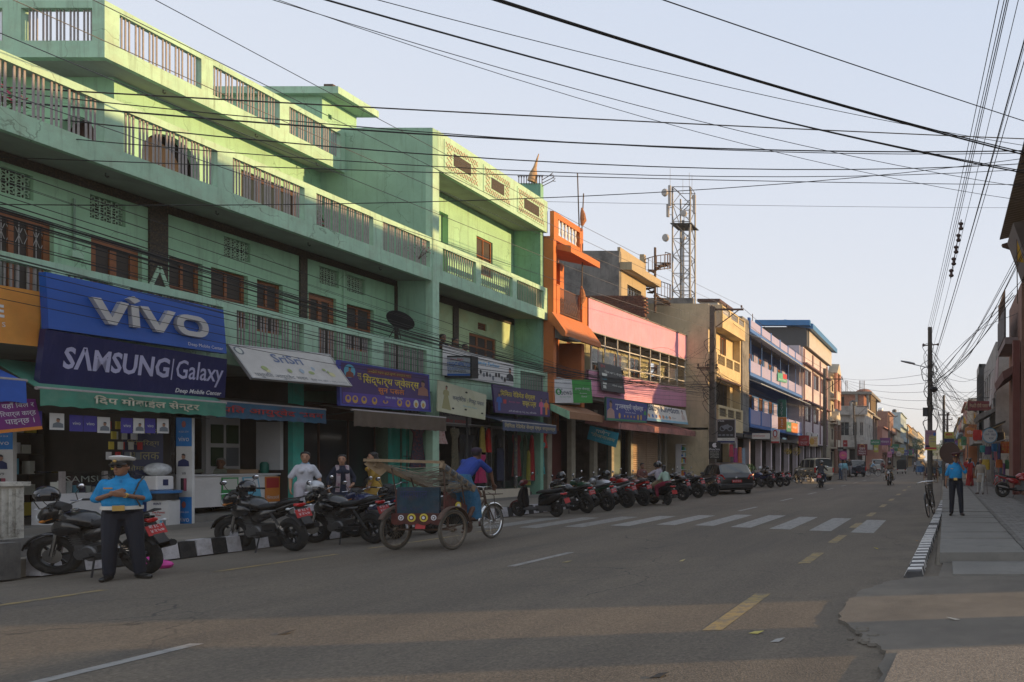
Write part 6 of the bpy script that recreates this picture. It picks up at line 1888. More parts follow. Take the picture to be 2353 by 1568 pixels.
 b=MB();b.loft(lofts([(-.06,.8,.08,.04),(-.16,.79,.12,.05),(-.4,.81,.135,.05),(-.62,.86,.12,.05),(-.8,.9,.08,.035),(-.84,.9,.03,.02)]));b.build('seat',SEATM,smooth=True,**A)
 b=MB();b.loft(lofts([(-.4,.73,.1,.05),(-.62,.79,.105,.06),(-.82,.85,.08,.045),(-.92,.88,.04,.02)]));b.build('tail_cowl',paint,smooth=True,**A)
 b=MB();b.loft(lofts([(-.86,.84,.085,.035),(-.915,.835,.075,.035),(-.93,.835,.05,.02)]));b.build('tail_lamp',REDL,smooth=True,**A)
 b=MB();b.tube([(-.55,.14,.86),(-.8,.15,.96),(-.95,.1,.97),(-.95,-.1,.97),(-.8,-.15,.96),(-.55,-.14,.86)],.012,6);b.build('grab_rail',BLKM,smooth=True,**A)
 b=MB();b.loft(arc(xr,r,r+.07,95,150,8,.085));b.bar((-.86,0,.8),(-1.02,0,.5),.14,.02,up=(1,0,0));b.build('rear_mudguard',BLKM,smooth=True,**A)
 b=MB();b.slab((-.965,.12,.62),(-.965,-.12,.62),(-.925,-.12,.76),(-.925,.12,.76),.008);pn=b.build('number_plate',PLT,**A)
 pp=Plane2((-.968,.105,.635),(0,-1,0),(.04,0,.14))
 WM[pn.name]=WM[t.name]
 for s_,z_ in(('बा ४८ प',.09),('४२५७',.02)):
  put_text(pn,Plane2(WM[t.name]@pp.O,WM[t.name].to_3x3()@pp.U,WM[t.name].to_3x3()@pp.V),s_,.02,z_,.17,.045,WHITE_I,h=.004)
 for s_ in(-1,1):
  b=MB();b.tube([(-.85,s_*.07,.8),(-.87,s_*.16,.79)],.007,4);b.ell((-.87,s_*.18,.79),.035,.03,.022,8,5);b.build('indicator',CLRL,smooth=True,**A)
  b=MB();b.tube([(xr+.02,s_*.12,r+.02),(-.42,s_*.13,.7)],.02,7);b.build('shock_absorber',BLKM,smooth=True,**A)
  b=MB();b.tube([(xr+.02+.2*k/14,s_*(.125+(.02 if k%2 else-.02)),r+.1+.22*k/14)for k in range(15)],.007,4);b.build('spring',CHR,**A)
  b=MB();b.bar((xr,s_*.1,r),(-.1,s_*.1,.36),.03,.05);b.build('swing_arm',BLKM,**A)
  b=MB();b.tube([(-.12,s_*.13,.33),(-.12,s_*.27,.33)],.016,6);b.build('foot_peg',SEATM,**A)
  b=MB();b.tube([(-.38,s_*.13,.4),(-.38,s_*.24,.42)],.014,6);b.build('foot_peg',SEATM,**A)
 b=MB();b.box(-.14,.2,-.11,.11,.26,.47);b.lathe([(.1,-.14),(.12,-.12),(.12,.12),(.1,.14)],14,TR(-.02,0,.36)@RX(PI/2));b.lathe([(.08,-.13),(.09,.13)],12,TR(.13,0,.34)@RX(PI/2));b.build('engine',ENG,smooth=True,**A)
 b=MB()
 for k in range(7):
  b.box(.07+k*.012,.25+k*.012,-.09,.09,.47+k*.028,.485+k*.028)
 b.box(.12,.24,-.07,.07,.46,.68);b.build('cylinder_fins',ENG,**A)
 b=MB();b.tube([(.27,-.05,.58),(.36,-.07,.5),(.34,-.1,.3),(.1,-.13,.24),(-.2,-.16,.27),(-.4,-.18,.31),(-.92,-.2,.44)],[.02,.02,.02,.022,.03,.048,.05],9);b.build('exhaust',mat('dark_exhaust',(.05,.05,.05),.35,metal=.7),smooth=True,**A)
 b=MB();b.bar((-.45,-.225,.36),(-.85,-.245,.45),.02,.06);b.build('heat_shield',CHR,**A)
 b=MB();b.tube([(.4,0,.86),(.05,0,.74),(-.3,0,.72),(-.6,0,.78)],.03,6);b.tube([(.4,0,.84),(.32,0,.5),(.2,0,.26)],.025,6);b.build('frame',BLKM,**A)
 b=MB();b.tube([(-.08,.12,.28),(-.2,.3,.02)],.012,5);b.build('side_stand',BLKM,**A)
 b=MB();b.box(-.5,-.05,.1,.15,.3,.37);b.build('chain_guard',BLKM,**A)
 return t
def scooter(name,label,paint):
 t=thing(name,label,'scooter')
 A=dict(parent=t,local=True)
 wheel(t,(-.58,0,.22),.22,.09,22,5);wheel(t,(.62,0,.22),.22,.09,22,5)
 b=MB();b.loft(lofts([(.44,.28,.12,.04),(.47,.42,.19,.1),(.49,.6,.19,.12),(.47,.78,.15,.1),(.43,.9,.1,.05)]))
 b.v=[(x,y,z)for x,y,z in b.v]
 pts=[]
 for z_,x_,hy,th in((.24,.4,.12,.06),(.4,.43,.2,.07),(.6,.44,.21,.08),(.78,.4,.16,.07),(.88,.37,.1,.05)):
  pts.append([Vector((x_+th*math.cos(2*PI*k/14),hy*math.sin(2*PI*k/14),z_))for k in range(14)])
 b=MB();b.loft(pts);b.build('front_apron',paint,smooth=True,**A)
 b=MB();b.loft(arc(.62,.22,.27,10,170,10,.075));b.build('front_mudguard',paint,smooth=True,**A)
 b=MB();b.loft(lofts([(.36,.25,.17,.035),(.1,.23,.18,.03),(-.14,.25,.17,.05)]));b.build('floorboard',BLKM,smooth=True,**A)
 b=MB();b.loft(lofts([(-.1,.36,.1,.12),(-.16,.48,.16,.2),(-.4,.54,.185,.2),(-.7,.64,.15,.13),(-.92,.72,.06,.05)]));b.build('rear_body',paint,smooth=True,**A)
 b=MB();b.loft(lofts([(-.06,.72,.09,.03),(-.14,.74,.14,.05),(-.45,.76,.15,.05),(-.75,.8,.12,.05),(-.86,.82,.06,.03)]));b.build('seat',SEATM,smooth=True,**A)
 b=MB();b.tube([(.41,0,.8),(.36,0,1.0)],.03,8);b.tube([(.28,-.33,1.0),(.34,-.12,1.04),(.34,.12,1.04),(.28,.33,1.0)],.014,6);b.build('handlebar',BLKM,smooth=True,**A)
 b=MB();b.loft(lofts([(.3,1.02,.1,.06),(.38,1.0,.14,.1),(.45,.98,.1,.07),(.48,.98,.04,.04)]));b.build('handlebar_cowl',paint,smooth=True,**A)
 b=MB();b.ell((.465,0,.98),.03,.08,.055,12,6);b.build('headlamp',CLRL,smooth=True,**A)
 for s_ in(-1,1):
  b=MB();b.tube([(.32,s_*.22,1.03),(.34,s_*.26,1.14),(.32,s_*.31,1.19)],.006,4);b.ell((.315,s_*.32,1.22),.015,.06,.045,10,6);mr=b.build('mirror',BLKM,smooth=True,**A)
  b=MB();b.ell((.302,s_*.32,1.22),.006,.048,.034,10,6);b.build('mirror_glass',MIRR,mr,smooth=True,local=True)
 b=MB();b.loft(lofts([(-.84,.7,.1,.04),(-.93,.69,.08,.035),(-.95,.69,.04,.02)]));b.build('tail_lamp',REDL,smooth=True,**A)
 b=MB();b.tube([(-.5,.13,.86),(-.8,.12,.92),(-.95,.0,.93),(-.8,-.12,.92),(-.5,-.13,.86)],.012,6);b.build('grab_rail',CHR,smooth=True,**A)
 b=MB();b.bar((-.86,0,.58),(-.98,0,.32),.14,.02,up=(1,0,0));b.build('rear_mudguard',BLKM,**A)
 b=MB();b.slab((-.985,.11,.42),(-.985,-.11,.42),(-.945,-.11,.56),(-.945,.11,.56),.008);b.build('number_plate',PLT,**A)
 b=MB();b.box(-.5,-.05,.1,.16,.2,.36);b.build('engine',ENG,**A)
 b=MB();b.tube([(-.1,-.16,.22),(-.35,-.19,.24),(-.85,-.2,.32)],[.02,.05,.045],9);b.build('exhaust',ENG,smooth=True,**A)
 return t
RED_P=mat('red_paint',(.3,.012,.012),.25,coat=.6);BLUE_P=mat('dark_blue_paint',(.012,.02,.07),.25,coat=.6);GREY_P=mat('gunmetal_paint',(.06,.065,.07),.3,metal=.4,coat=.5);MAR_P=mat('maroon_paint',(.1,.01,.015),.25,coat=.6);SIL_P=mat('silver_paint',(.35,.36,.38),.3,metal=.5,coat=.4)
LEAN=rad(-9)
grp='motorcycles parked along the left kerb'
base=motorcycle('motorcycle','black motorcycle parked right behind the standing policeman',BLKP)
def park(x,y,hd,label,paint=None,lean=LEAN,jit=1):
 o=copy_tree(base,None,{'gloss_black_paint':paint}if paint else None)
 tag(o,label,'motorcycle',grp)
 return place(o,(x+jit*RN.uniform(-.12,.12),y+jit*RN.uniform(-.12,.12),0.0),rad(hd+jit*RN.uniform(-6,6)),RX(lean+RN.uniform(-.03,.05)),RN.uniform(.96,1.04))
bikes=[(-12.22,12.75,170,'black and silver motorcycle with black helmet left of the white-shirted girl',None),(-11.95,13.75,168,'black motorcycle with silver helmet in front of the white-shirted girl',None),(-11.9,14.75,166,'black motorcycle half hidden behind the cycle rickshaw',BLUE_P),(-11.95,15.8,166,'black motorcycle fully behind the cycle rickshaw wheels',None),(-11.7,21.85,166,'black motorcycle just right of the red-tailed scooter',None),(-11.6,22.75,165,'motorcycle with green side, third from the scooter',mat('dark_green_paint',(.01,.05,.025),.3,coat=.5)),(-11.55,24.3,166,'silver tanked motorcycle in front of the dark door',SIL_P),(-11.5,25.4,167,'red tanked motorcycle left of the scooter riders',RED_P),(-11.5,26.5,166,'maroon motorcycle just behind the scooter riders',MAR_P),(-11.45,28.9,165,'black motorcycle with chrome fork right of the scooter riders',None),(-11.4,30.9,168,'black motorcycle with red lamp, second right of the scooter riders',None),(-11.3,32.4,167,'grey motorcycle closest to the black car',GREY_P),(-11.2,42.6,160,'dark blue motorcycle with helmets just past the black car',BLUE_P),(-11.0,44.2,160,'black motorcycle, second past the black car',None),(-10.9,45.8,160,'black motorcycle beside the parked bicycles',None)]
park(-12.02,9.95,179,'black motorcycle parked right behind the standing policeman',jit=0)
for a in bikes:
 park(*a)
for c in list(base.children_recursive)+[base]:
 bpy.data.objects.remove(c)
sc1=scooter('scooter','black and red scooter parked between rickshaw and motorcycles',BLKP)
for ch in sc1.children:
 if ch.name.split('.')[0]in('front_mudguard','handlebar_cowl'):
  ch.data.materials.clear();ch.data.materials.append(MAR_P)
tag(sc1,group=grp);place(sc1,(-11.85,20.35,0),rad(172),RX(LEAN))
sc2=copy_tree(sc1,None,{'maroon_paint':GREY_P});place(sc2,(-10.7,25.95,0),rad(150),Matrix())
tag(sc2,'black scooter carrying two riders in the parked row','scooter')
sc2['group']='two-wheelers with riders'
mo=motorcycle('motorcycle','black motorcycle ridden away up the street',BLKP,steer=0.0)
place(mo,(-7.55,42.7,0),rad(93),Matrix());tag(mo,group='two-wheelers with riders')
m2=copy_tree(mo);place(m2,(-3.68,46.6,0),rad(-92),Matrix());tag(m2,'black motorcycle with crash bars ridden towards the viewer','motorcycle','two-wheelers with riders')
m3=copy_tree(mo);place(m3,(-5.9,103,0),rad(90),Matrix());tag(m3,'distant motorcycle with glowing red tail lamp behind the goods tempo','motorcycle','two-wheelers with riders')
m4=copy_tree(mo);place(m4,(-.75,62,0),rad(-100),Matrix());tag(m4,'dark motorcycle waiting right of the blue rickshaw','motorcycle','two-wheelers with riders')
b=MB()
for s_ in(-1,1):
 b.tube([(.3,s_*.1,.3),(.36,s_*.36,.36),(.36,s_*.36,.62),(.3,s_*.12,.7)],.016,6)
 b.tube([(-.4,s_*.15,.35),(-.5,s_*.34,.4),(-.75,s_*.34,.42),(-.75,s_*.3,.65),(-.45,s_*.32,.65)],.014,6)
b.build('crash_bars',CHR,m2,smooth=True,local=True)
rb=motorcycle('motorcycle','red cruiser motorcycle with chrome wheels parked on the right pavement',RED_P,steer=.3)
place(rb,(2.95,27.6,.19),rad(2),RX(rad(-8)))
for ch in rb.children:
 if ch.name.startswith('side_panel')or ch.name.startswith('rear_mud'):
  ch.data.materials.clear();ch.data.materials.append(RED_P)
b=MB();b.tube([(-.5,.16,.8),(-.8,.16,.86),(-.95,.12,1.2),(-.95,-.12,1.2),(-.8,-.16,.86),(-.5,-.16,.8)],.016,6);b.build('sissy_bar',CHR,rb,smooth=True,local=True)
def helmet(label,loc,rz,m,visor=True):
 t=thing('helmet',label,'helmet',loc,rz,'helmets left on parked motorcycles')
 b=MB()
 rings=[]
 for i in range(9):
  a=rad(-38+128*i/8)
  q=max(math.cos(a),.03)
  rings.append([Vector((.135*q*math.cos(2*PI*k/16)*1.08,.125*q*math.sin(2*PI*k/16),.12+.13*math.sin(a)))for k in range(16)])
 b.loft(rings);b.build('shell',m,t,smooth=True,local=True)
 b=MB()
 rings=[]
 for i in range(5):
  z_=.03+.1*i/4
  rings.append([Vector((.15*math.cos(a)*(1-.3*(i/4-.4)**2),.135*math.sin(a),z_))for a in[rad(-75+150*k/10)for k in range(11)]])
 b.loft(rings,caps=False,closed=False);b.build('visor',mat('smoked_visor',(.01,.012,.015),.08,spec=.9),t,smooth=True,local=True)
 b=MB();b.tube([(.02,.11,.05),(.03,.05,-.07),(.03,-.05,-.07),(.02,-.11,.05)],.006,4);b.build('strap',BLKM,t,local=True)
 return t
helmet('black helmet hung on the mirror of the motorcycle by the policeman',(-12.38,9.6,1.03),2.8,HELM_B)
helmet('black helmet on the motorcycle left of the white-shirted girl',(-12.62,12.6,1.03),2.6,HELM_B)
helmet('silver helmet on the motorcycle in front of the white-shirted girl',(-12.25,13.55,1.0),.2,HELM_S)
helmet('black helmet on the scooter row left of the clothes',(-12.0,21.8,1.05),2.6,HELM_B)
helmet('dark helmet on the silver tanked motorcycle',(-11.9,24.5,1.06),2.6,HELM_B)
helmet('silver-grey helmet on the motorcycle past the black car',(-11.4,43,1.05),1.5,HELM_S)
helmet('black helmet beside the silver-grey one past the black car',(-11.1,43.6,1.08),1.5,HELM_B)
def bicycle(name,label,loc,rz,lean=-.12,group=None):
 t=thing(name,label,'bicycle',loc,rz,group,tilt=RX(lean))
 A=dict(parent=t,local=True)
 IR=mat('black_enamel',(.015,.014,.013),.4)
 wheel(t,(-.52,0,.34),.34,.035,28,24,CHR,wire=True,hubr=.03);wheel(t,(.55,0,.34),.34,.035,28,24,CHR,wire=True,hubr=.03)
 b=MB();b.tube([(-.05,0,.28),(-.2,0,.85)],.016,6);b.tube([(-.16,0,.78),(.38,0,.84)],.016,6);b.tube([(-.05,0,.28),(.38,0,.78)],.018,6);b.tube([(.37,0,.92),(.4,0,.7)],.02,6)
 for s_ in(-1,1):
  b.tube([(-.05,0,.28),(-.52,s_*.05,.34)],.009,5);b.tube([(-.18,0,.76),(-.52,s_*.05,.34)],.008,5);b.tube([(.4,0,.7),(.55,s_*.045,.34)],.01,5)
 b.build('frame',IR,smooth=True,**A)
 b=MB();b.loft(arc(-.52,.34,.375,20,200,12,.03,.004));b.loft(arc(.55,.34,.375,30,160,12,.03,.004));b.build('mudguards',IR,smooth=True,**A)
 b=MB();b.tube([(.36,0,.95),(.4,0,1.02)],.014,6);b.tube([(.22,-.28,.98),(.36,-.24,1.02),(.42,-.06,1.04),(.42,.06,1.04),(.36,.24,1.02),(.22,.28,.98)],.011,6);b.build('handlebar',CHR,smooth=True,**A)
 b=MB();b.loft(lofts([(-.36,.93,.09,.025),(-.26,.93,.1,.03),(-.12,.93,.04,.02),(-.06,.925,.015,.012)],12));b.build('saddle',mat('brown_leather',(.05,.03,.02),.5),smooth=True,**A)
 b=MB();b.lathe([(.02,-.004),(.09,-.003),(.09,.003),(.02,.004)],16,TR(-.05,-.04,.28)@RX(PI/2));b.tube([(-.05,.05,.28),(.1,.07,.22)],.008,4);b.tube([(-.05,-.05,.28),(-.2,-.07,.34)],.008,4);b.box(.05,.15,.06,.15,.2,.23);b.box(-.25,-.15,-.15,-.06,.33,.36);b.build('crank_and_pedals',CHR,**A)
 b=MB()
 for s_ in(-1,0,1):
  b.tube([(-.75,s_*.06,.76),(-.3,s_*.06,.76)],.006,4)
 b.tube([(-.75,-.07,.76),(-.75,.07,.76)],.006,4);b.tube([(-.6,.06,.76),(-.52,.06,.36)],.005,4);b.tube([(-.6,-.06,.76),(-.52,-.06,.36)],.005,4);b.build('carrier',IR,**A)
 return t
bicycle('bicycle','black roadster bicycle standing at the right kerb beside the policeman',(-.38,20.6,0),rad(-97),lean=.14)
bk=bicycle('bicycle','bicycle parked between the motorcycles and the cream jeep',(-10.3,50.6,0),rad(150),group='bicycles parked on the left')
bk2=copy_tree(bk);place(bk2,(-10.1,51.5,0),rad(158),RX(-.12));tag(bk2,'second bicycle closest to the cream jeep','bicycle','bicycles parked on the left')
bk3=copy_tree(bk);place(bk3,(-7.6,74,0),rad(8),Matrix());tag(bk3,'bicycle ridden across in front of the navy car','bicycle');del bk3['group']
def car(name,label,L_,W_,H_,paint,loc,rz,kind='hatch',spare=False,group=None,plate=PLT):
 t=thing(name,label,'car',loc,rz,group)
 A=dict(parent=t,local=True)
 suv=kind=='suv'
 r=.36 if suv else.3
 gz=.3 if suv else.2
 hw=W_/2
 bz=H_*(.58 if suv else.6)
 if suv:
  ST=[(-.5,.88,bz*.98,bz*1.0,.8,gz+.12),(-.488,.96,bz,bz+.06,.84,gz+.06),(-.462,.99,bz,H_*.97,.84,gz),(-.43,1,bz,H_*.99,.85,gz),(-.25,1,bz,H_,.85,gz),(-.23,1,bz,H_,.85,gz),(-.02,1,bz,H_*.995,.85,gz),(.0,1,bz,H_*.995,.85,gz),(.13,1,bz,H_*.97,.83,gz),(.15,1,bz,H_*.96,.83,gz),(.25,.99,bz*.99,bz+.06,.86,gz),(.4,.96,bz*.96,bz*.98,.84,gz),(.48,.9,bz*.88,bz*.9,.78,gz+.05),(.5,.82,bz*.7,bz*.72,.7,gz+.1)]
 else:
  ST=[(-.5,.84,bz*.86,bz*.88,.74,gz+.1),(-.485,.95,bz*.93,bz*.98,.78,gz+.04),(-.46,.98,bz,bz+.12,.8,gz),(-.37,1,bz*1.0,H_*.95,.76,gz),(-.34,1,bz,H_*.97,.77,gz),(-.2,1,bz*.99,H_,.79,gz),(-.17,1,bz*.99,H_,.79,gz),(.0,1,bz*.98,H_*.995,.79,gz),(.03,1,bz*.98,H_*.99,.79,gz),(.13,1,bz*.97,H_*.95,.78,gz),(.16,1,bz*.97,H_*.92,.78,gz),(.28,.98,bz*.95,bz*.99,.8,gz),(.42,.93,bz*.84,bz*.86,.74,gz),(.49,.85,bz*.7,bz*.72,.68,gz+.06),(.5,.8,bz*.6,bz*.62,.64,gz+.1)]
 rings=[]
 for(x,wf,zb,zr,uf,zs)in ST:
  w1,w2=hw*wf,hw*uf
  half=[(w1*.86,zs),(w1*.97,zs+.06),(w1,zs+(zb-zs)*.45),(w1*.985,zb-.05),(w1*.95,zb),(w2*1.0+(w1*.95-w2)*.12,zb+(zr-zb)*.82),(w2*.9,zr-(zr-zb)*.06-.002),(w2*.45,zr)]
  rings.append([Vector((x*L_,-a,z))for a,z in half]+[Vector((x*L_,a,z))for a,z in reversed(half)])
 n=len(rings[0])
 parts={'body':[],'glass':{}}
 ns=len(rings)
 def is_glass(i,k):
  seg=k if k<8 else n-2-k
  cab0,cab1=(2,ns-4)if suv else(2,ns-4)
  if suv:
   if i==1 and k in(5,6,7,8,9)and False:return None
   if seg==4 and i in(3,5,7):return 'side_window'
   if seg==4 and i==9:return 'side_window'
   if i==9 and seg in(5,6,7):return 'windscreen'
   if i==1 and seg in(5,6,7):return 'rear_window'
  else:
   if seg==4 and i in(4,6,8):return 'side_window'
   if i==10 and seg in(5,6,7):return 'windscreen'
   if i==2 and seg in(5,6,7):return 'rear_window'
  return None
 b=MB();gl={}
 for i in range(ns-1):
  for k in range(n-1):
   q=[rings[i][k],rings[i][k+1],rings[i+1][k+1],rings[i+1][k]]
   g=is_glass(i,k)
   if g=='side_window':
    gl.setdefault((g,i,k<8),MB()).add(q,[(0,1,2,3)])
   elif g:
    gl.setdefault((g,0,0),MB()).add(q,[(0,1,2,3)])
   else:
    b.add(q,[(0,1,2,3)])
  b.add([rings[i][n-1],rings[i][0],rings[i+1][0],rings[i+1][n-1]],[(0,1,2,3)])
 b.add(rings[0],[tuple(range(n))]);b.add(rings[-1],[tuple(range(n))])
 body=b.build('body',paint,smooth=True,ang=32,**A)
 bm=bmesh.new();bm.from_mesh(body.data);bmesh.ops.remove_doubles(bm,verts=bm.verts,dist=.0005);bmesh.ops.recalc_face_normals(bm,faces=bm.faces);bm.to_mesh(body.data);bm.free();body.data.shade_smooth();body.data.set_sharp_from_angle(angle=rad(32))
 CG=mat('car_glass',(.035,.045,.05),.04,spec=.9,var=0)
 for(g,i,s_),mb in gl.items():
  mb.build(g,CG,smooth=True,**A)
 xw=(-.31*L_,.315*L_)
 for x_ in xw:
  for s_ in(-1,1):
   b=MB();b.lathe([(r*1.16,0),(r*1.16,.012),(.02,.014)],24,TR(x_,s_*(hw*.965),r+.02)@RX(-s_*PI/2));b.build('wheel_arch',BLKM,**A)
   wheel(t,(x_,s_*(hw-.09),r),r,.2,26,7,SIL_P,hubr=.07,srad=.28)
 for s_ in(-1,1):
  if suv:
   b=MB();b.loft([[Vector((-.497*L_+(.05 if k in(1,2)else 0),s_*hw*f_,z_))for k,(f_,z_)in enumerate(((.8,bz*.66+dz),(.985,bz*.66+dz),(.985,bz*.98+dz),(.82,bz*.98+dz)))]for dz in(0,.001)]);
   b=MB();b.box(-.505*L_,-.47*L_,s_*hw*.84,s_*hw*1.0,bz*.62,bz*1.0);b.build('tail_lamp',REDL,bevel=.02,**A)
   b=MB();b.box(.46*L_,.498*L_,s_*hw*.55,s_*hw*.86,bz*.68,bz*.84);b.build('headlamp',CLRL,bevel=.02,**A)
  else:
   b=MB();b.hexa([Vector(v)for v in((-.512*L_,s_*hw*.6,bz*.8),(-.47*L_,s_*hw*1.01,bz*.76),(-.42*L_,s_*hw*1.01,bz*.84),(-.47*L_,s_*hw*.6,bz*.84),(-.5*L_,s_*hw*.74,bz*1.02),(-.462*L_,s_*hw*1.0,bz*1.06),(-.41*L_,s_*hw*1.0,bz*1.06),(-.44*L_,s_*hw*.74,bz*1.04))]);b.build('tail_lamp',REDL,**A)
   b=MB();b.box(.43*L_,.485*L_,s_*hw*.55,s_*hw*.88,bz*.62,bz*.76);b.build('headlamp',CLRL,bevel=.02,**A)
  b=MB();b.ell((.15*L_,s_*(hw+.06),bz+.06),.06,.09,.07,10,6);b.build('door_mirror',paint,smooth=True,**A)
  for x_ in(-.12,.06):
   b=MB();b.box(x_*L_,x_*L_+.16,s_*hw*.985,s_*(hw+.012),bz*.84,bz*.87);b.build('door_handle',paint if not suv else BLKM,**A)
 b=MB();b.box(-.515*L_,-.47*L_,-hw*.9,hw*.9,gz+.1,gz+.32);b.build('rear_bumper',BLKM if not suv else paint,bevel=.03,**A)
 b=MB();b.box(.47*L_,.515*L_,-hw*.86,hw*.86,gz+.08,gz+.3);b.build('front_bumper',BLKM if not suv else paint,bevel=.03,**A)
 b=MB();b.box(-.522*L_,-.516*L_,-.24,.24,bz*.62 if not suv else gz+.14,bz*.62+.13 if not suv else gz+.27);pn=b.build('number_plate',plate,**A)
 WM[pn.name]=WM[t.name]
 wmt=WM[t.name]
 put_text(pn,Plane2(wmt@Vector((-.523*L_,.2,(bz*.62 if not suv else gz+.14)+.02)),wmt.to_3x3()@Vector((0,-1,0)),wmt.to_3x3()@Vector((0,0,1))),'बा ९ च ७९२६',0,0,.4,.09,WHITE_I if plate is PLT else BLACK_I,h=.004)
 b=MB();b.box(-.3*L_,.28*L_,-hw*.8,hw*.8,gz+.02,gz+.1);b.build('underbody',BLKM,**A)
 if not suv:
  b=MB();b.ell((-.505*L_,0,bz*.86),.012,.05,.05,12,6);b.build('round_badge',CHR,smooth=True,**A)
  b=MB();b.tube([(-.475*L_,-.02,bz+.14),(-.47*L_,-.35,bz+.16)],.008,4);b.build('rear_wiper',BLKM,**A)
 if spare:
  b=MB();b.lathe([(.36,0),(.37,.1),(.33,.2),(.02,.22)],24,TR(-.5*L_,-.05,bz*.82)@RY(-PI/2));b.build('spare_wheel_cover',paint,smooth=True,**A)
 if suv:
  for s_ in(-1,1):
   b=MB();b.tube([(-.42*L_,s_*hw*.7,H_+.03),(.1*L_,s_*hw*.7,H_+.03)],.018,6);b.build('roof_rail',BLKM,**A)
 return t
car('hatchback_car','dusty black hatchback parked with its nose to the shops',4.0,1.8,1.56,mat('dusty_black_car_paint',(.008,.009,.011),.3,coat=.5,var=.2,dirt=(.05,.045,.04),dscale=1.5,damt=.3),(-11.25,35.6,0),rad(124))
CREAMP=mat('cream_car_paint',(.42,.39,.3),.3,coat=.5,var=.05,dirt=(.3,.26,.2),dscale=2,damt=.3)
car('cream_jeep','cream coloured jeep with covered spare wheel parked on the left',3.75,1.8,1.88,CREAMP,(-11.0,58.3,0),rad(130),'suv',spare=True,plate=PAP)
car('navy_jeep','dark navy jeep parked behind the cream one',4.0,1.75,1.75,mat('navy_car_paint',(.015,.02,.035),.3,coat=.5),(-9.7,73.5,0),rad(115),'suv',spare=True)
car('white_jeep','white jeep with roof rack further up the left side',4.4,1.8,1.9,mat('white_car_paint',(.55,.54,.5),.3,coat=.5),(-9.3,96,0),rad(100),'suv')
car('white_van','white van seen over the right policeman shoulder',4.2,1.7,1.85,MATS['white_car_paint'],(.35,92,0),rad(92),'suv')
def tempo(name,label,loc,rz,top,low,goods=False):
 t=thing(name,label,'three-wheeler',loc,rz)
 A=dict(parent=t,local=True)
 for c in((-.75,.5,.22),(-.75,-.5,.22),(1.05,0,.22)):
  wheel(t,c,.22,.1,18,6)
 b=MB();b.box(-1.2,.6,-.58,.58,.32,.62 if goods else.75);b.build('tub',low,bevel=.03,**A)
 b=MB();b.loft([[Vector((x_,y_,z_))for y_,z_ in((-.58,.6),(-.6,1.55),(-.45,1.78),(.45,1.78),(.6,1.55),(.58,.6))]for x_ in((-1.25,-.2)if goods else(-1.2,.7))],caps=goods);b.build('canopy',top,smooth=False,**A)
 b=MB();b.box(-.25,.9,-.55,.55,1.74,1.8);b.build('cab_roof',top,**A)
 b=MB();b.loft([[Vector((1.35,y_*.6,z_*.9))for y_,z_ in((-.4,.35),(.4,.35),(.4,.95),(-.4,.95))],[Vector((.85,y_,z_))for y_,z_ in((-.5,.33),(.5,.33),(.5,1.05),(-.5,1.05))]]);b.build('nose',low,**A)
 b=MB();b.slab((1.2,-.48,1.0),(1.2,.48,1.0),(.95,.48,1.7),(.95,-.48,1.7),.01);b.build('windscreen',MATS['car_glass'],**A)
 for s_ in(-1,1):
  b=MB();b.tube([(.9,s_*.5,1.0),(.8,s_*.53,1.75)],.02,5);b.build('post',STEEL_D,**A)
  b=MB();b.box(-1.26,-1.2,s_*.4,s_*.54,.5,.6);b.build('tail_lamp',REDL,**A)
 b=MB();b.box(-.9,-.5,-.5,.5,.7,.85);b.box(.1,.3,-.4,.4,.6,.85);b.build('seat',SEATM,**A)
 return t
tempo('goods_tempo','black covered goods three-wheeler driving away',(-5.35,88,0),rad(90),mat('black_canvas',(.02,.02,.021),.8),MATS['white_car_paint'],True)
tempo('blue_electric_rickshaw','blue electric rickshaw coming down the road left of the pole',(-2.9,84,0),rad(-88),mat('navy_canopy',(.015,.03,.08),.6),mat('bright_blue_paint',(.02,.1,.25),.4))
tempo('teal_electric_rickshaw','teal electric rickshaw right of the pole',(-.55,74,0),rad(-88),mat('teal_canopy',(.01,.09,.16),.6),mat('teal_paint',(.02,.15,.22),.4))
# == people
SKIN=mat('brown_skin',(.24,.115,.065),.55,var=.08,scale=10)
SKIN_L=mat('light_brown_skin',(.36,.19,.115),.55,var=.08,scale=10)
HAIR=mat('black_hair',(.012,.01,.01),.5,var=.3,scale=40)
HAIR_G=mat('grey_hair',(.3,.29,.28),.6,var=.3,scale=40)
SHOE=mat('black_leather',(.012,.012,.012),.4)
SANDAL=mat('brown_sandal',(.08,.04,.025),.7)
TROUS=mat('navy_trousers',(.007,.009,.018),.8,bump=.3,bscale=25,var=.2)
def cap_(mb,a,b,r0,r1,n=10,k=3):
 """rounded limb from a to b"""
 a,b=Vector(a),Vector(b)
 d=(b-a).normalized()
 L_=(b-a).length
 pts,rs=[],[]
 for i in range(k+1):
  t=PI/2*i/k
  pts.append(a-d*r0*math.cos(t));rs.append(max(r0*math.sin(t),.002))
 for i in range(k+1):
  t=PI/2*i/k
  pts.append(b+d*r1*math.sin(t));rs.append(max(r1*math.cos(t),.002))
 mb.tube(pts,rs,n)
def chain(mb,pts,rs,n=10):
 for i in range(len(pts)-1):
  cap_(mb,pts[i],pts[i+1],rs[i],rs[i+1],n)
def spine(mb,secs,side,n=16):
 rings=[]
 for i,(c,rx,ry)in enumerate(secs):
  a=(Vector(secs[min(i+1,len(secs)-1)][0])-Vector(secs[max(i-1,0)][0])).normalized()
  fw=Vector(side).cross(a).normalized()
  sd=a.cross(fw)
  rings.append([Vector(c)+fw*rx*math.cos(2*PI*k/n)+sd*ry*math.sin(2*PI*k/n)for k in range(n)])
 mb.loft(rings)
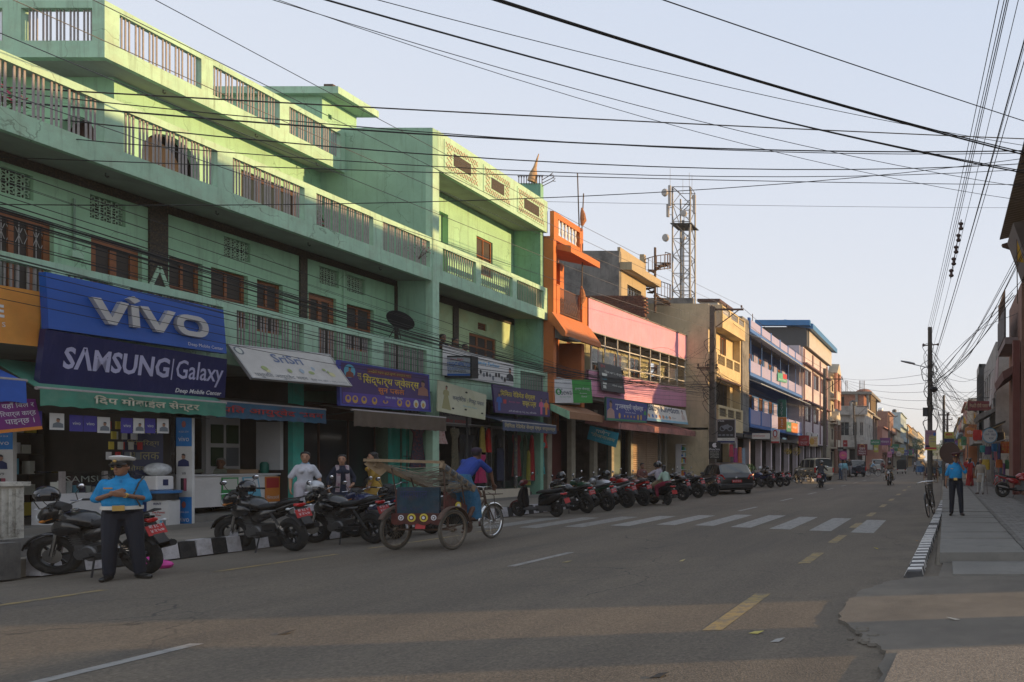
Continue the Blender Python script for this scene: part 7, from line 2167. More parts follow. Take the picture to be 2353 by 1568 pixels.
def soft(mb,name,m,parent,voxel,it=4):
 o=mb.build(name,m,parent,local=True)
 r=o.modifiers.new('skin','REMESH')
 r.mode='VOXEL'
 r.voxel_size=voxel
 r.use_smooth_shade=True
 s_=o.modifiers.new('smooth','SMOOTH')
 s_.factor=.5
 s_.iterations=it
 return o
STAND=dict(pel=(0,0,.95),chest=(.01,0,1.27),neck=(0,0,1.43),head=(.03,0,1.575),hd=0.0,Lel=(-.02,.24,1.12),Lwr=(.05,.25,.88),Lha=(.08,.25,.8),Rel=(-.02,-.24,1.12),Rwr=(.05,-.25,.88),Rha=(.08,-.25,.8),Lkn=(.03,.11,.5),Lan=(0,.12,.08),Lto=(.16,.14,.03),Rkn=(.03,-.11,.5),Ran=(0,-.12,.08),Rto=(.16,-.14,.03))
def V3(a):return Vector(a)
def hand(mb,w_,h_,palm_n,curl=.5,s=1.0,big=1.0):
 """palm, four bent fingers of unequal length and a thumb leaving the side of the palm"""
 w_,h_=V3(w_),V3(h_)
 d=(h_-w_).normalized()
 n_=V3(palm_n);n_=(n_-d*n_.dot(d)).normalized()
 sd=d.cross(n_)
 rings=[]
 for u_,wd,th in((0,.024,.018),(.03,.034,.016),(.065,.04,.015),(.09,.038,.012)):
  c=w_+d*u_*s
  rings.append([c+sd*wd*math.cos(2*PI*k/10)*s+n_*th*math.sin(2*PI*k/10)*s for k in range(10)])
 mb.loft(rings)
 rf=.0085*big
 for k,(off,ln)in enumerate(((-.029,.062),(-.01,.075),(.01,.07),(.028,.055))):
  a=w_+d*.088*s+sd*off*s
  b_=a+(d*math.cos(curl*.6)+n_*math.sin(curl*.6))*ln*.5*s
  c_=b_+(d*math.cos(curl*1.6)+n_*math.sin(curl*1.6))*ln*.5*s
  chain(mb,[a,b_,c_],[rf,rf*.95,rf*.85],6)
 a=w_+d*.028*s-sd*.03*s
 b_=a+(d*.7-sd*.6+n_*.35)*.038*s
 c_=b_+(d*.9+n_*.45)*.032*s
 chain(mb,[a,b_,c_],[rf*1.25,rf*1.1,rf],6)
def person(name,label,loc,rz,pose=None,h=1.7,skin=SKIN,top=None,sleeve=.5,bottom=None,skirt=None,shoes=SHOE,hair=HAIR,belly=0.0,female=False,vox=.013,face=True,group=None,longhair=False,collar=None,parts=None,wide=1.0):
 J=dict(STAND)
 if pose:
  J.update(pose)
 k=h/1.7
 J={a:(v if a=='hd' else V3(v)*k)for a,v in J.items()}
 if female:
  wide*=.88
 t=thing(name,label,'person',loc,rz,group)
 ax=(J['neck']-J['pel']).normalized()
 side=V3((0,1,0))
 fw=side.cross(ax).normalized()
 sh=(.142 if female else.162)*k*wide
 Ls,Rs=J['neck']-ax*.075*k+side*sh,J['neck']-ax*.075*k-side*sh
 Lh,Rh=J['pel']+side*.09*k,J['pel']-side*.09*k
 wa=J['pel'].lerp(J['neck'],.3)+fw*belly*.35
 ch=J['chest']
 def torso(mb,e):
  w_=wide
  secs=[(J['pel']-ax*.08*k,.09*k+e,.12*k*w_+e),(J['pel'],.115*k+e,.165*k*w_+e),(wa,(.105+belly*.6)*k+e,(.135 if female else.155)*k*w_+e+belly*.3),(ch-ax*.06*k+fw*belly*.25,(.118+belly*.3)*k+e,(.148 if female else.165)*k*w_+e),(ch+ax*.06*k,.11*k+e,(.15 if female else.172)*k*w_+e),(J['neck']-ax*.035*k,.07*k+e,.115*k*w_+e),(J['neck']+ax*.01*k,.05*k+e*.5,.06*k+e*.5)]
  spine(mb,secs,side)
  if female:
   for s_ in(-1,1):
    mb.ell(ch+fw*(.1*k+e)+side*s_*.075*k,.05*k+e*.3,.06*k+e*.3,.06*k,10,6)
 def arm(mb,S,E_,W_,e,frac=1.0):
  if frac>=1:
   chain(mb,[S,E_,W_],[.046*k+e,.038*k+e,.028*k+e])
  elif frac>.5:
   chain(mb,[S,E_,E_.lerp(W_,(frac-.5)*2)],[.046*k+e,.038*k+e,.034*k+e])
  else:
   q=S.lerp(E_,frac*2)
   chain(mb,[S,q],[.046*k+e,.046*k+e*1.3])
 def leg(mb,H_,K_,A_,e,e2=None):
  chain(mb,[H_,H_.lerp(K_,.5),K_,K_.lerp(A_,.35),A_],[.088*k+e,.08*k+e,.057*k+e,.056*k+e,(.038*k+e)if e2 is None else e2])
 b=MB()
 torso(b,0)
 hd=J['head']
 R_=RZ(J['hd']).to_3x3()
 def H(x,y,z):return hd+R_@V3((x*k,y*k,z*k))
 up=V3((0,0,1))
 cap_(b,J['neck']-ax*.02,hd-up*.06*k,.052*k,.05*k)
 rings=[]
 for z_,rx,ry,ox in((-.118,.03,.03,.045),(-.1,.05,.045,.035),(-.06,.075,.06,.018),(-.01,.088,.071,.005),(.04,.095,.075,-.002),(.08,.088,.07,-.008),(.11,.06,.05,-.01),(.124,.02,.02,-.01)):
  rings.append([H(ox+rx*math.cos(2*PI*q/14),ry*math.sin(2*PI*q/14),z_)for q in range(14)])
 b.loft(rings)
 chain(b,[H(.09,0,.015),H(.108,0,-.03)],[.01*k,.015*k],6)
 b.ell(H(.088,0,-.068),.012*k,.024*k,.01*k,8,4)
 for s_ in(-1,1):
  b.ell(H(-.005,s_*.076,-.01),.018*k,.009*k,.03*k,8,5)
 arm(b,Ls,J['Lel'],J['Lwr'],0);arm(b,Rs,J['Rel'],J['Rwr'],0)
 big=1.0 if vox<.009 else 1.3
 hand(b,J['Lwr'],J['Lha'],J.get('Lpn',V3((0,-1,0))),J.get('curl',V3((.5,0,0))).x/k if 'curl' in J else.5,k,big)
 hand(b,J['Rwr'],J['Rha'],J.get('Rpn',V3((0,1,0))),.5,k,big)
 leg(b,Lh,J['Lkn'],J['Lan'],0);leg(b,Rh,J['Rkn'],J['Ran'],0)
 for s_ in 'LR':
  chain(b,[J[s_+'an']-V3((.02,0,.03))*k,J[s_+'to']],[.038*k,.028*k])
 soft(b,'body',skin,t,vox,3)
 if top:
  b=MB();torso(b,.012)
  arm(b,Ls,J['Lel'],J['Lwr'],.012 if sleeve<1 else.01,sleeve);arm(b,Rs,J['Rel'],J['Rwr'],.012 if sleeve<1 else.01,sleeve)
  soft(b,'shirt',top,t,vox,2)
 if bottom:
  b=MB()
  spine(b,[(J['pel']-ax*.1*k,.1*k,.135*k*wide),(J['pel']+ax*.0,.132*k,.178*k*wide),(J['pel']+ax*.07*k+fw*belly*.2,(.125+belly*.45)*k,.17*k*wide+belly*.25)],side)
  leg(b,Lh,J['Lkn'],J['Lan']+V3((0,0,.02)),.018,.062*k);leg(b,Rh,J['Rkn'],J['Ran']+V3((0,0,.02)),.018,.062*k)
  soft(b,'trousers',bottom,t,vox,3)
 if skirt:
  m,zb,flare=skirt
  b=MB();rings=[]
  for i in range(9):
   u_=i/8
   z_=(J['pel'].z+.06*k)*(1-u_)+zb*u_
   rr_=.13*k+flare*u_
   c=J['pel'].lerp((J['Lan']+J['Ran'])/2,u_)
   rings.append([V3((c.x+rr_*.9*math.cos(a)*(1+.07*u_*math.sin(6*a)),c.y+rr_*1.15*math.sin(a)*(1+.07*u_*math.cos(7*a)),z_))for a in[2*PI*q/28 for q in range(28)]])
  b.loft(rings);b.build('skirt',m,t,smooth=True,local=True,ang=70)
 if shoes:
  for s_ in 'LR':
   b=MB()
   a,c=J[s_+'an'],J[s_+'to']
   d=V3((c.x-a.x,c.y-a.y,0));d=d.normalized()if d.length>1e-4 else V3((1,0,0))
   z0=min(a.z-.08*k,c.z-.03*k)
   cap_(b,V3((a.x,a.y,z0+.045*k))-d*.03,V3((c.x,c.y,z0+.035*k))+d*.045,.043*k,.036*k)
   cap_(b,a-V3((0,0,.02)),a+V3((0,0,.01)),.045*k,.045*k)
   soft(b,'shoe',shoes,t,.011,2)
 if hair:
  b=MB();rings=[]
  for i,(z_,f_)in enumerate(((-.03,.9),(.02,1.04),(.06,1.08),(.1,.98),(.125,.66),(.137,.15))):
   rings.append([H(-.012+.093*f_*math.cos(a)*(.8 if math.cos(a)>0 and z_<.07 else 1)-(.0 if z_>.05 else.03*max(0,math.cos(a))),.08*f_*math.sin(a),z_)for a in[2*PI*q/16 for q in range(16)]])
  if longhair:
   b.ell(H(-.06,0,-.05),.06*k,.075*k,.1*k,10,6)
   cap_(b,H(-.09,.02,-.05),H(-.1,.05,-.24),.04*k,.025*k)
  b.loft(rings)
  soft(b,'hair',hair,t,.011,2)
 if face:
  b=MB()
  for s_ in(-1,1):
   b.ell(H(.082,s_*.031,.012),.009*k,.015*k,.007*k,8,4)
   b.bar(H(.088,s_*.015,.034),H(.08,s_*.05,.034),.006*k,.008*k)
  b.build('eyes',HAIR,t,local=True)
  b=MB();b.bar(H(.096,-.022,-.068),H(.096,.022,-.068),.008*k,.006*k);b.build('mouth',mat('lip',(.14,.05,.04),.6),t,local=True)
 t['_']=1
 del t['_']
 return t,J,H,k
def cloth(name,c,**k_):
 return mat('cloth_'+name,c,.88,var=.2,scale=6,bump=1.0,bscale=11,**k_)
SKYB=cloth('police_blue',(.012,.22,.47));WHT_C=cloth('white_cotton',(.5,.5,.54));GREYP_C=cloth('grey_trousers',(.2,.19,.19));BROWN_C=cloth('brown_jacket',(.16,.11,.07));DARK_C=cloth('charcoal_shirt',(.02,.021,.026))
TURQ_C=cloth('turquoise_shirt',(.16,.36,.42));NAVY_C=cloth('navy_kurta',(.012,.016,.035));BEIGE_C=cloth('beige_kurta',(.3,.25,.2));RED_C=cloth('red_sari',(.26,.012,.012));MUST_C=cloth('mustard_kurta',(.32,.19,.03));LIME_C=cloth('pale_green_shirt',(.3,.4,.32));LILAC_C=cloth('lilac_shirt',(.34,.3,.34));MAR_C=cloth('maroon_check',(.16,.06,.05));LBLUE_C=cloth('light_blue_shirt',(.25,.38,.5));DGREEN_C=cloth('dark_green',(.03,.08,.05));KHAKI_C=cloth('khaki',(.25,.2,.12));BLUE_C=cloth('blue_tshirt',(.015,.04,.22))
def peaked_cap(t,H,k,crown,band):
 b=MB();rings=[]
 for z_,rx,ry in((.055,.1,.085),(.09,.104,.088),(.105,.125,.115),(.135,.135,.125),(.15,.1,.09),(.155,.02,.02)):
  rings.append([H(-.005+rx*math.cos(2*PI*q/18),ry*math.sin(2*PI*q/18),z_+.012*math.cos(2*PI*q/18))for q in range(18)])
 b.loft(rings);c=b.build('cap',crown,t,smooth=True,local=True)
 b=MB();b.loft([[H(-.005+.107*math.cos(2*PI*q/18),.091*math.sin(2*PI*q/18),z_)for q in range(18)]for z_ in(.05,.095)]);b.build('cap_band',band,c,smooth=True,local=True)
 b=MB();b.loft([[H(.09*math.cos(a)*s_+(.0 if s_<1.3 else.01),.086*math.sin(a)*min(s_,1.1),z_)for a in[rad(-68+136*q/10)for q in range(11)]]for s_,z_ in((1.1,.058),(1.68,.035),(1.66,.03),(1.08,.05))],caps=False,closed=False);b.build('cap_peak',SHOE,c,smooth=True,local=True)
 b=MB();b.ell(H(.108,0,.085),.008*k,.02*k,.022*k,8,5);b.build('cap_badge',mat('brass',(.45,.3,.1),.35,metal=.8),c,local=True)
def open_helmet(t,H,k,m,full=True):
 b=MB();rings=[]
 for i in range(8):
  a=rad(-45+135*i/7);q_=max(math.cos(a),.03)
  rings.append([H(-.01+.145*q_*math.cos(2*PI*q/16),.13*q_*math.sin(2*PI*q/16),.03+.135*math.sin(a))for q in range(16)])
 b.loft(rings);c=b.build('helmet',m,t,smooth=True,local=True)
 b=MB();b.loft([[H(.0+.15*math.cos(a),.134*math.sin(a),z_)for a in[rad(-60+120*q/10)for q in range(11)]]for z_ in(-.03,.05)],caps=False,closed=False);b.build('visor',MATS['smoked_visor'],c,smooth=True,local=True)
BRASS=mat('brass',(.45,.3,.1),.35,metal=.8)
pose=dict(pel=(0,0,.94),Lkn=(.04,.135,.5),Lan=(.02,.165,.08),Lto=(.13,.25,.03),Rkn=(.05,-.11,.5),Ran=(.02,-.12,.08),Rto=(.19,-.14,.03),Lel=(.03,.225,1.13),Lwr=(.25,.07,1.185),Lha=(.27,.0,1.2),Rel=(.03,-.235,1.13),Rwr=(.24,-.07,1.2),Rha=(.26,.0,1.23),hd=rad(-28),Lpn=(-1,0,.3),Rpn=(-1,0,.3))
t,J,H,k=person('person','traffic policeman in blue shirt and white cap standing before a motorcycle, hands joined',(-11.27,9.55,0),rad(-50),pose,1.66,SKIN,SKYB,.48,TROUS,belly=.09,vox=.0075,hair=HAIR,wide=1.0)
peaked_cap(t,H,k,mat('white_cap',(.62,.6,.56),.6),SHOE)
b=MB()
for s_ in(-1,1):
 b.ell(H(.092,s_*.035,.01),.012*k,.032*k,.022*k,10,5);b.bar(H(.085,s_*.06,.018),H(.0,s_*.08,.012),.006,.008)
b.bar(H(.1,-.02,.018),H(.1,.02,.018),.006,.006);b.build('sunglasses',mat('dark_lens',(.005,.005,.006),.1),t,smooth=True,local=True)
b=MB()
rings=[[V3((.0+(.155+.02)*k*math.cos(a)*1.05+.025,(.19+.012)*k*math.sin(a),z_))for a in[2*PI*q/28 for q in range(28)]]for z_ in(.985*k,1.035*k)]
b.loft(rings);bt=b.build('belt',mat('white_belt',(.6,.57,.5),.5),t,smooth=True,local=True)
b=MB();b.box(.208,.222,-.055,.055,.972*k,1.046*k);b.build('buckle',BRASS,bt,local=True)
b=MB();b.box(.168,.182,-.14,-.06,1.275*k,1.295*k);b.build('name_plate',mat('name_plate_brown',(.4,.2,.06),.4),t,local=True)
for s_ in(-1,1):
 b=MB();b.bar((.0,s_*.2*k,1.45*k),(.0,s_*.12*k,1.475*k),.05,.012);b.build('epaulette',TROUS,t,local=True)
 b=MB();b.box(.152,.166,s_*.1-.045,s_*.1+.045,1.16*k,1.25*k);b.build('shirt_pocket',SKYB,t,local=True)
b=MB();b.tube([(-.02,.2*k,1.44*k),(.12,.17,1.36*k),(.17,.13,1.2*k),(.16,.19,1.02*k)],.01,5);b.build('lanyard',SHOE,t,local=True)
def collar_of(t,J,k,m):
 b=MB();c=J['neck']
 b.loft([[c+V3((.008+(.068-.009*i)*k*math.cos(a),(.082-.016*i)*k*math.sin(a),(-.015+.028*i+.012*abs(math.sin(a))*i)*k))for a in[2*PI*q/20 for q in range(20)]]for i in range(3)],caps=False)
 b.build('collar',m,t,smooth=True,local=True)
collar_of(t,J,k,SKYB)
b=MB();b.bar((.172,.004,1.06*k),(.11,.004,1.4*k),.022,.012,up=(1,0,0));b.build('placket',cloth('police_blue_dark',(.01,.17,.38)),t,local=True)
b=MB();b.lathe([(.033,-.012),(.036,0),(.033,.012)],14,TR(*(J['Lwr']))@RZ(rad(-40))@RY(PI/2));b.build('wrist_watch',BRASS,t,smooth=True,local=True)
t,J,H,k=person('person','girl in white school shirt and white trousers standing behind the motorcycles',(-13.45,14.65,.235),rad(-42),dict(hd=rad(-12)),1.58,SKIN_L,WHT_C,.45,cloth('white_trousers',(.45,.42,.46)),female=True,longhair=True,shoes=SANDAL)
b=MB();b.loft([[V3((.005+(.062-.012*i)*k*math.cos(a),(.085-.02*i)*k*math.sin(a),(1.425+.03*i)*k))for a in[2*PI*q/16 for q in range(16)]]for i in range(3)],caps=False);b.build('collar',LBLUE_C,t,smooth=True,local=True)
b=MB();b.ell((.128*k,.07*k,1.3*k),.008,.025,.03,10,5);b.build('shirt_badge',NAVY_I,t,local=True)
t,J,H,k=person('person','woman in navy kurta with flowered scarf beside the white-shirted girl',(-13.5,15.6,.235),rad(-40),dict(hd=rad(-15),Lwr=(.1,.2,.95),Lha=(.15,.17,.92)),1.53,SKIN_L,NAVY_C,.8,cloth('dark_leggings',(.02,.016,.02)),skirt=(NAVY_C,.55,.1),female=True,longhair=True,shoes=SANDAL)
SCARF=cloth('flower_scarf',(.34,.28,.29),dirt=(.14,.03,.07),dscale=12,damt=.95)
b=MB()
for s_ in(-1,1):
 b.loft([[V3(p)+V3((w_*.2*math.cos(a),w_*math.sin(a),0))for a in[2*PI*q/10 for q in range(10)]]for p,w_ in(((-.05,s_*.06,1.3),.035),((.04,s_*.085,1.29),.036),((.115,s_*.075,1.18),.036),((.15,s_*.08,1.0),.038),((.145,s_*.09,.8),.04),((.15,s_*.1,.7),.04))])
b.build('scarf',SCARF,t,smooth=True,local=True)
t,J,H,k=person('person','woman in mustard kurta with shoulder bag partly behind the rickshaw',(-13.55,16.55,.235),rad(-150),dict(hd=rad(10)),1.6,SKIN_L,MUST_C,.8,cloth('mustard_trousers',(.4,.24,.03)),skirt=(MUST_C,.6,.1),female=True,longhair=True,shoes=SANDAL)
b=MB();b.ell((.12,-.2,.9),.1,.06,.1,12,8);b.tube([(.12,-.2,.98),(.02,-.12,1.38),(-.05,-.2,.98)],.008,4);b.build('shoulder_bag',SHOE,t,smooth=True,local=True)
person('person','grey haired shopkeeper in pale shirt leaning over the white counter',(-17.55,16.85,.0),rad(-35),dict(pel=(-.1,0,1.05),chest=(.05,0,1.33),neck=(.12,0,1.47),head=(.19,0,1.59),hd=rad(-20),Lel=(.25,.32,1.4),Lwr=(.4,.5,1.37),Lha=(.46,.55,1.365),Rel=(.2,-.38,1.4),Rwr=(.3,-.6,1.37),Rha=(.34,-.68,1.365),Lan=(0,.12,.54),Ran=(0,-.12,.54),Lkn=(.05,.11,.8),Rkn=(.05,-.11,.8),Lto=(.16,.14,.5),Rto=(.16,-.14,.5)),1.68,SKIN,cloth('pale_green_check',(.27,.3,.24)),.9,GREYP_C,hair=HAIR_G)
lean=dict(pel=(-.12,0,.95),chest=(.06,0,1.26),neck=(.15,0,1.4),head=(.24,0,1.53),Lel=(.3,.24,1.24),Lwr=(.46,.08,1.24),Lha=(.52,0,1.24),Rel=(.3,-.24,1.24),Rwr=(.46,-.08,1.24),Rha=(.52,.02,1.24),Lkn=(-.05,.1,.5),Rkn=(-.05,-.1,.5))
for i,(x,c_,lb,hh,rz_)in enumerate(((1020,DARK_C,'boy in dark shirt leaning on the balcony by the pilaster',1.9,-20),(1046,BROWN_C,'long haired girl leaning over the balcony in the middle',1.88,-10),(1073,KHAKI_C,'child in tan shirt leaning on the balcony above the banner',1.75,-25))):
 person('person',lb,(-15.95,yat(x,-15.75),3.9),rad(rz_),lean,hh*.92,SKIN,c_,.4,GREYP_C,female=i==1,longhair=i==1,group='onlookers on the balcony')
sit=dict(pel=(0,0,.5),chest=(.05,0,.8),neck=(.06,0,.97),head=(.09,0,1.11),Lel=(.1,.24,.68),Lwr=(.3,.14,.58),Lha=(.36,.12,.56),Rel=(.1,-.24,.68),Rwr=(.3,-.14,.58),Rha=(.36,-.12,.56),Lkn=(.42,.13,.5),Rkn=(.42,-.13,.5),Lan=(.4,.13,.08),Ran=(.4,-.13,.08),Lto=(.56,.15,.03),Rto=(.56,-.15,.03))
person('person','man in checked maroon shirt sitting before the roller shutters',(-13.9,31.9,.28),rad(-30),sit,1.72,SKIN,MAR_C,.5,GREYP_C)
b=MB();b.box(-14.15,-13.75,31.7,32.2,.24,.66);tag(b.build('wooden_crate',mat('crate_wood',(.25,.16,.09),.85,var=.2)),'wooden crate under the man sitting before the shutters','crate')
ride=dict(pel=(-.28,0,.86),chest=(-.1,0,1.15),neck=(-.04,0,1.32),head=(.02,0,1.46),Lel=(.08,.3,1.08),Lwr=(.3,.33,1.06),Lha=(.37,.34,1.05),Rel=(.08,-.3,1.08),Rwr=(.3,-.33,1.06),Rha=(.37,-.34,1.05),Lkn=(.12,.22,.74),Rkn=(.12,-.22,.74),Lan=(-.1,.22,.4),Ran=(-.1,-.22,.4),Lto=(.06,.24,.36),Rto=(.06,-.24,.36))
t,J,H,k=person('person','rider in charcoal shirt and black helmet riding away up the street',(-7.55,42.7,0),rad(93),ride,1.74,SKIN,DARK_C,.75,cloth('dark_jeans',(.02,.03,.055)),hair=None,face=False);open_helmet(t,H,k,HELM_B)
t,J,H,k=person('person','helmeted rider in tan jacket coming towards the viewer',(-3.68,46.6,0),rad(-92),ride,1.7,SKIN,BROWN_C,1,KHAKI_C,hair=None);open_helmet(t,H,k,GREY_P)
t,J,H,k=person('person','distant rider in orange shirt on the red lamped motorcycle',(-5.9,103,0),rad(90),ride,1.7,SKIN,cloth('rust_shirt',(.3,.08,.04)),.5,GREYP_C,vox=.02,face=False)
t,J,H,k=person('person','dark clothed rider right of the blue electric rickshaw',(-.75,62,0),rad(-100),ride,1.7,SKIN,DARK_C,.5,GREYP_C,vox=.02)
sr=dict(ride);sr.update(pel=(-.22,0,.82),chest=(-.1,0,1.12),neck=(-.06,0,1.29),head=(-.02,0,1.43),Lkn=(.15,.2,.66),Rkn=(.15,-.2,.66),Lan=(.14,.18,.32),Ran=(.12,-.42,.08),Lto=(.28,.18,.29),Rto=(.26,-.46,.03),Lwr=(.2,.3,1.0),Rwr=(.2,-.3,1.0),Lha=(.28,.31,1.0),Rha=(.28,-.31,1.0))
t,J,H,k=person('person','scooter driver in lilac shirt and shorts with dark helmet',(-10.7,25.95,0),rad(150),sr,1.74,SKIN,LILAC_C,.45,KHAKI_C,hair=None,face=False,shoes=SANDAL);open_helmet(t,H,k,HELM_B)
pr=dict(ride);pr.update(pel=(-.58,0,.88),chest=(-.46,0,1.18),neck=(-.43,0,1.35),head=(-.4,0,1.49),hd=rad(-30),Lel=(-.4,.26,1.02),Lwr=(-.22,.2,.92),Lha=(-.16,.18,.9),Rel=(-.4,-.26,1.02),Rwr=(-.22,-.2,.92),Rha=(-.16,-.18,.9),Lkn=(-.2,.2,.74),Rkn=(-.2,-.2,.74),Lan=(-.3,.22,.36),Ran=(-.3,-.22,.36),Lto=(-.14,.24,.32),Rto=(-.14,-.24,.32))
person('person','pillion passenger in pale green shirt on the black scooter',(-10.7,25.95,0),rad(150),pr,1.55,SKIN_L,LIME_C,.45,cloth('crimson_trousers',(.2,.015,.04)),female=True,longhair=True,shoes=SANDAL)
cyc=dict(pel=(-.2,0,.98),chest=(0,0,1.25),neck=(.07,0,1.41),head=(.15,0,1.54),Lel=(.2,.26,1.18),Lwr=(.26,.27,1.02),Lha=(.3,.27,1.0),Rel=(.2,-.26,1.18),Rwr=(.26,-.27,1.02),Rha=(.3,-.27,1.0),Lkn=(.14,.12,.75),Lan=(.06,.11,.3),Lto=(.2,.12,.26),Rkn=(.12,-.12,.85),Ran=(-.14,-.11,.43),Rto=(0,-.12,.38))
person('person','cyclist in light blue shirt crossing before the navy jeep',(-7.6,74,0),rad(8),cyc,1.68,SKIN,LBLUE_C,.5,GREYP_C,vox=.02,face=False)
person('person','man in turquoise shirt and grey trousers standing in the road beside the jeep',(-8.4,58.6,0),rad(-75),dict(hd=rad(5)),1.72,SKIN,TURQ_C,1,GREYP_C,belly=.08)
person('person','man in light blue shirt half behind the jeep corner',(-8.95,60.2,0),rad(-120),None,1.7,SKIN,LBLUE_C,.5,cloth('jeans',(.06,.09,.15)),vox=.016)
walk=dict(Lkn=(.16,.1,.52),Lan=(.18,.1,.1),Lto=(.34,.11,.06),Rkn=(-.02,-.1,.5),Ran=(-.22,-.1,.12),Rto=(-.08,-.11,.04),Lel=(-.1,.24,1.13),Lwr=(-.06,.26,.88),Rel=(.06,-.24,1.13),Rwr=(.16,-.24,.9),Rha=(.2,-.24,.83),Lha=(-.04,.26,.8))
person('person','distant man in white shirt and black trousers crossing the road',(-4.55,108,0),rad(200),walk,1.72,SKIN,WHT_C,.5,TROUS,vox=.02,face=False)
pose=dict(Lel=(.08,.27,1.2),Lwr=(.13,.14,1.42),Lha=(.1,.115,1.52),Lpn=(0,-1,0),Rel=(-.03,-.25,1.12),Rwr=(.02,-.28,.88),Rha=(.05,-.27,.8),Lkn=(.04,.14,.5),Lan=(.02,.16,.08),Lto=(.16,.21,.03),Rkn=(.03,-.1,.5),hd=rad(8))
t,J,H,k=person('person','policeman in blue shirt and maroon cap talking on a phone on the right pavement',(.3,18.4,.19),rad(-93),pose,1.62,SKIN,SKYB,.47,TROUS,belly=.05,vox=.009)
peaked_cap(t,H,k,mat('maroon_cap',(.07,.012,.015),.6),mat('maroon_band',(.1,.01,.012),.6))
rings=[[V3((.005+.155*k*math.cos(a),.19*k*math.sin(a),z_))for a in[2*PI*q/28 for q in range(28)]]for z_ in(.985*k,1.03*k)]
b=MB();b.loft(rings);bt=b.build('belt',SHOE,t,smooth=True,local=True)
b=MB();b.box(.145,.17,-.045,.045,.975*k,1.04*k);b.build('buckle',BRASS,bt,local=True)
b=MB();b.bar((.085,.1,1.38),(.1,.108,1.52),.014,.06,up=(1,0,0));b.build('mobile_phone',SHOE,t,local=True)
collar_of(t,J,k,SKYB)
for s_ in(-1,1):
 b=MB();b.box(.118,.132,s_*.09-.04,s_*.09+.04,1.17*k,1.26*k);b.build('shirt_pocket',SKYB,t,local=True)
b=MB();b.box(.13,.14,-.13,-.06,1.285*k,1.3*k);b.build('name_plate',BRASS,t,local=True)
t,J,H,k=person('person','old man in long beige shirt and pale trousers walking with a stick',(1.58,30.2,.19),rad(-100),dict(head=(.07,0,1.56),neck=(.03,0,1.42),Lkn=(.1,.1,.5),Lan=(.08,.11,.08),Lto=(.24,.12,.03),Ran=(-.08,-.14,.08),Rto=(.06,-.2,.03)),1.55,SKIN,BEIGE_C,1,cloth('pale_pyjama',(.38,.37,.35)),skirt=(BEIGE_C,.52,.05),hair=HAIR_G,shoes=SANDAL)
b=MB();b.tube([(.12,.3,.0),(.08,.26,.72)],.012,6);b.build('walking_stick',RUST,t,local=True)
t,J,H,k=person('person','woman in dark red sari walking away on the right pavement',(1.45,39.5,.19),rad(75),walk,1.58,SKIN,RED_C,.4,None,skirt=(RED_C,.05,.09),female=True,longhair=True,shoes=SANDAL,vox=.016)
b=MB();b.loft([[V3(p)+V3((w_*.25*math.cos(a),w_*math.sin(a),0))for a in[2*PI*q/10 for q in range(10)]]for p,w_ in(((.12,.08,1.05),.08),((.1,-.05,1.25),.09),((.0,-.12,1.36),.07),((-.12,-.1,1.2),.09),((-.16,-.08,.9),.12),((-.16,-.06,.6),.14))]);b.build('sari_end',RED_C,t,smooth=True,local=True)
for i,(x,y,rz_,c_,lb)in enumerate(((.9,46,80,cloth('plum',(.12,.02,.1)),'pedestrian in plum shirt behind the right policeman'),(2.2,43,-100,DARK_C,'pedestrian in charcoal near the hat shop board'),(1.75,54,92,RED_C,'pedestrian in red far along the right pavement'),(.55,50,88,BEIGE_C,'pedestrian in beige by the second right pole'),(-9.0,66,-70,DARK_C,'pedestrian in charcoal behind the jeep'),(-8.2,92,85,MAR_C,'distant pedestrian in maroon beside the white jeep'),(1.2,72,-95,LILAC_C,'distant pedestrian in lilac before the shrine'),(1.9,50,-95,LBLUE_C,'pedestrian in light blue shirt far along the right pavement'),(1.0,57,85,MUST_C,'pedestrian in yellow shirt on the right roadside'),(2.1,60,-90,DGREEN_C,'pedestrian in dark green far along the right pavement'),(.35,68,88,WHT_C,'distant pedestrian in white on the right roadside'),(-8.7,83,-80,KHAKI_C,'distant pedestrian in khaki by the left shops'),(-9.2,106,-90,BEIGE_C,'distant pedestrian in beige by the left shops'))):
 person('person',lb,(x,y,.0 if x<.5 and x>-9 else.19),rad(rz_),walk,1.66,SKIN,c_,.5,GREYP_C,vox=.022,face=False,group='distant pedestrians')
# == cycle rickshaw and its driver
WOOD=mat('weathered_wood',(.24,.17,.1),.85,var=.3,scale=9,bump=.4,bscale=40)
RK=thing('cycle_rickshaw','old cycle rickshaw with painted seat box and wooden hood frame crossing the view','rickshaw',(-9.5,13.55,0),PI/2)
A=dict(parent=RK,local=True)
RTY=mat('dusty_cycle_tyre',(.09,.08,.065),.9,var=.25,scale=9);RRIM=mat('rusty_rim',(.2,.16,.12),.5,metal=.5,var=.3,scale=12)
for c in((-.82,.52,.37),(-.82,-.52,.37)):
 wheel(RK,c,.37,.045,32,32,RRIM,wire=True,hubr=.045,tyrem=RTY)
wheel(RK,(1.08,0,.36),.36,.042,32,32,CHR,wire=True,hubr=.035,tyrem=RTY)
b=MB();b.tube([(-.82,-.58,.37),(-.82,.58,.37)],.018,6);b.build('rear_axle',RUST,**A)
b=MB()
b.tube([(-.82,.3,.37),(-.3,.3,.42),(.1,.04,.45),(.3,0,.4)],.02,6);b.tube([(-.82,-.3,.37),(-.3,-.3,.42),(.1,-.04,.45),(.3,0,.4)],.02,6)
b.tube([(.3,0,.3),(.08,0,1.13)],.018,6);b.tube([(.3,0,.3),(.84,0,.82)],.02,6);b.tube([(.15,0,.86),(.82,0,.9)],.018,6);b.tube([(.8,0,1.02),(.88,0,.72)],.022,6)
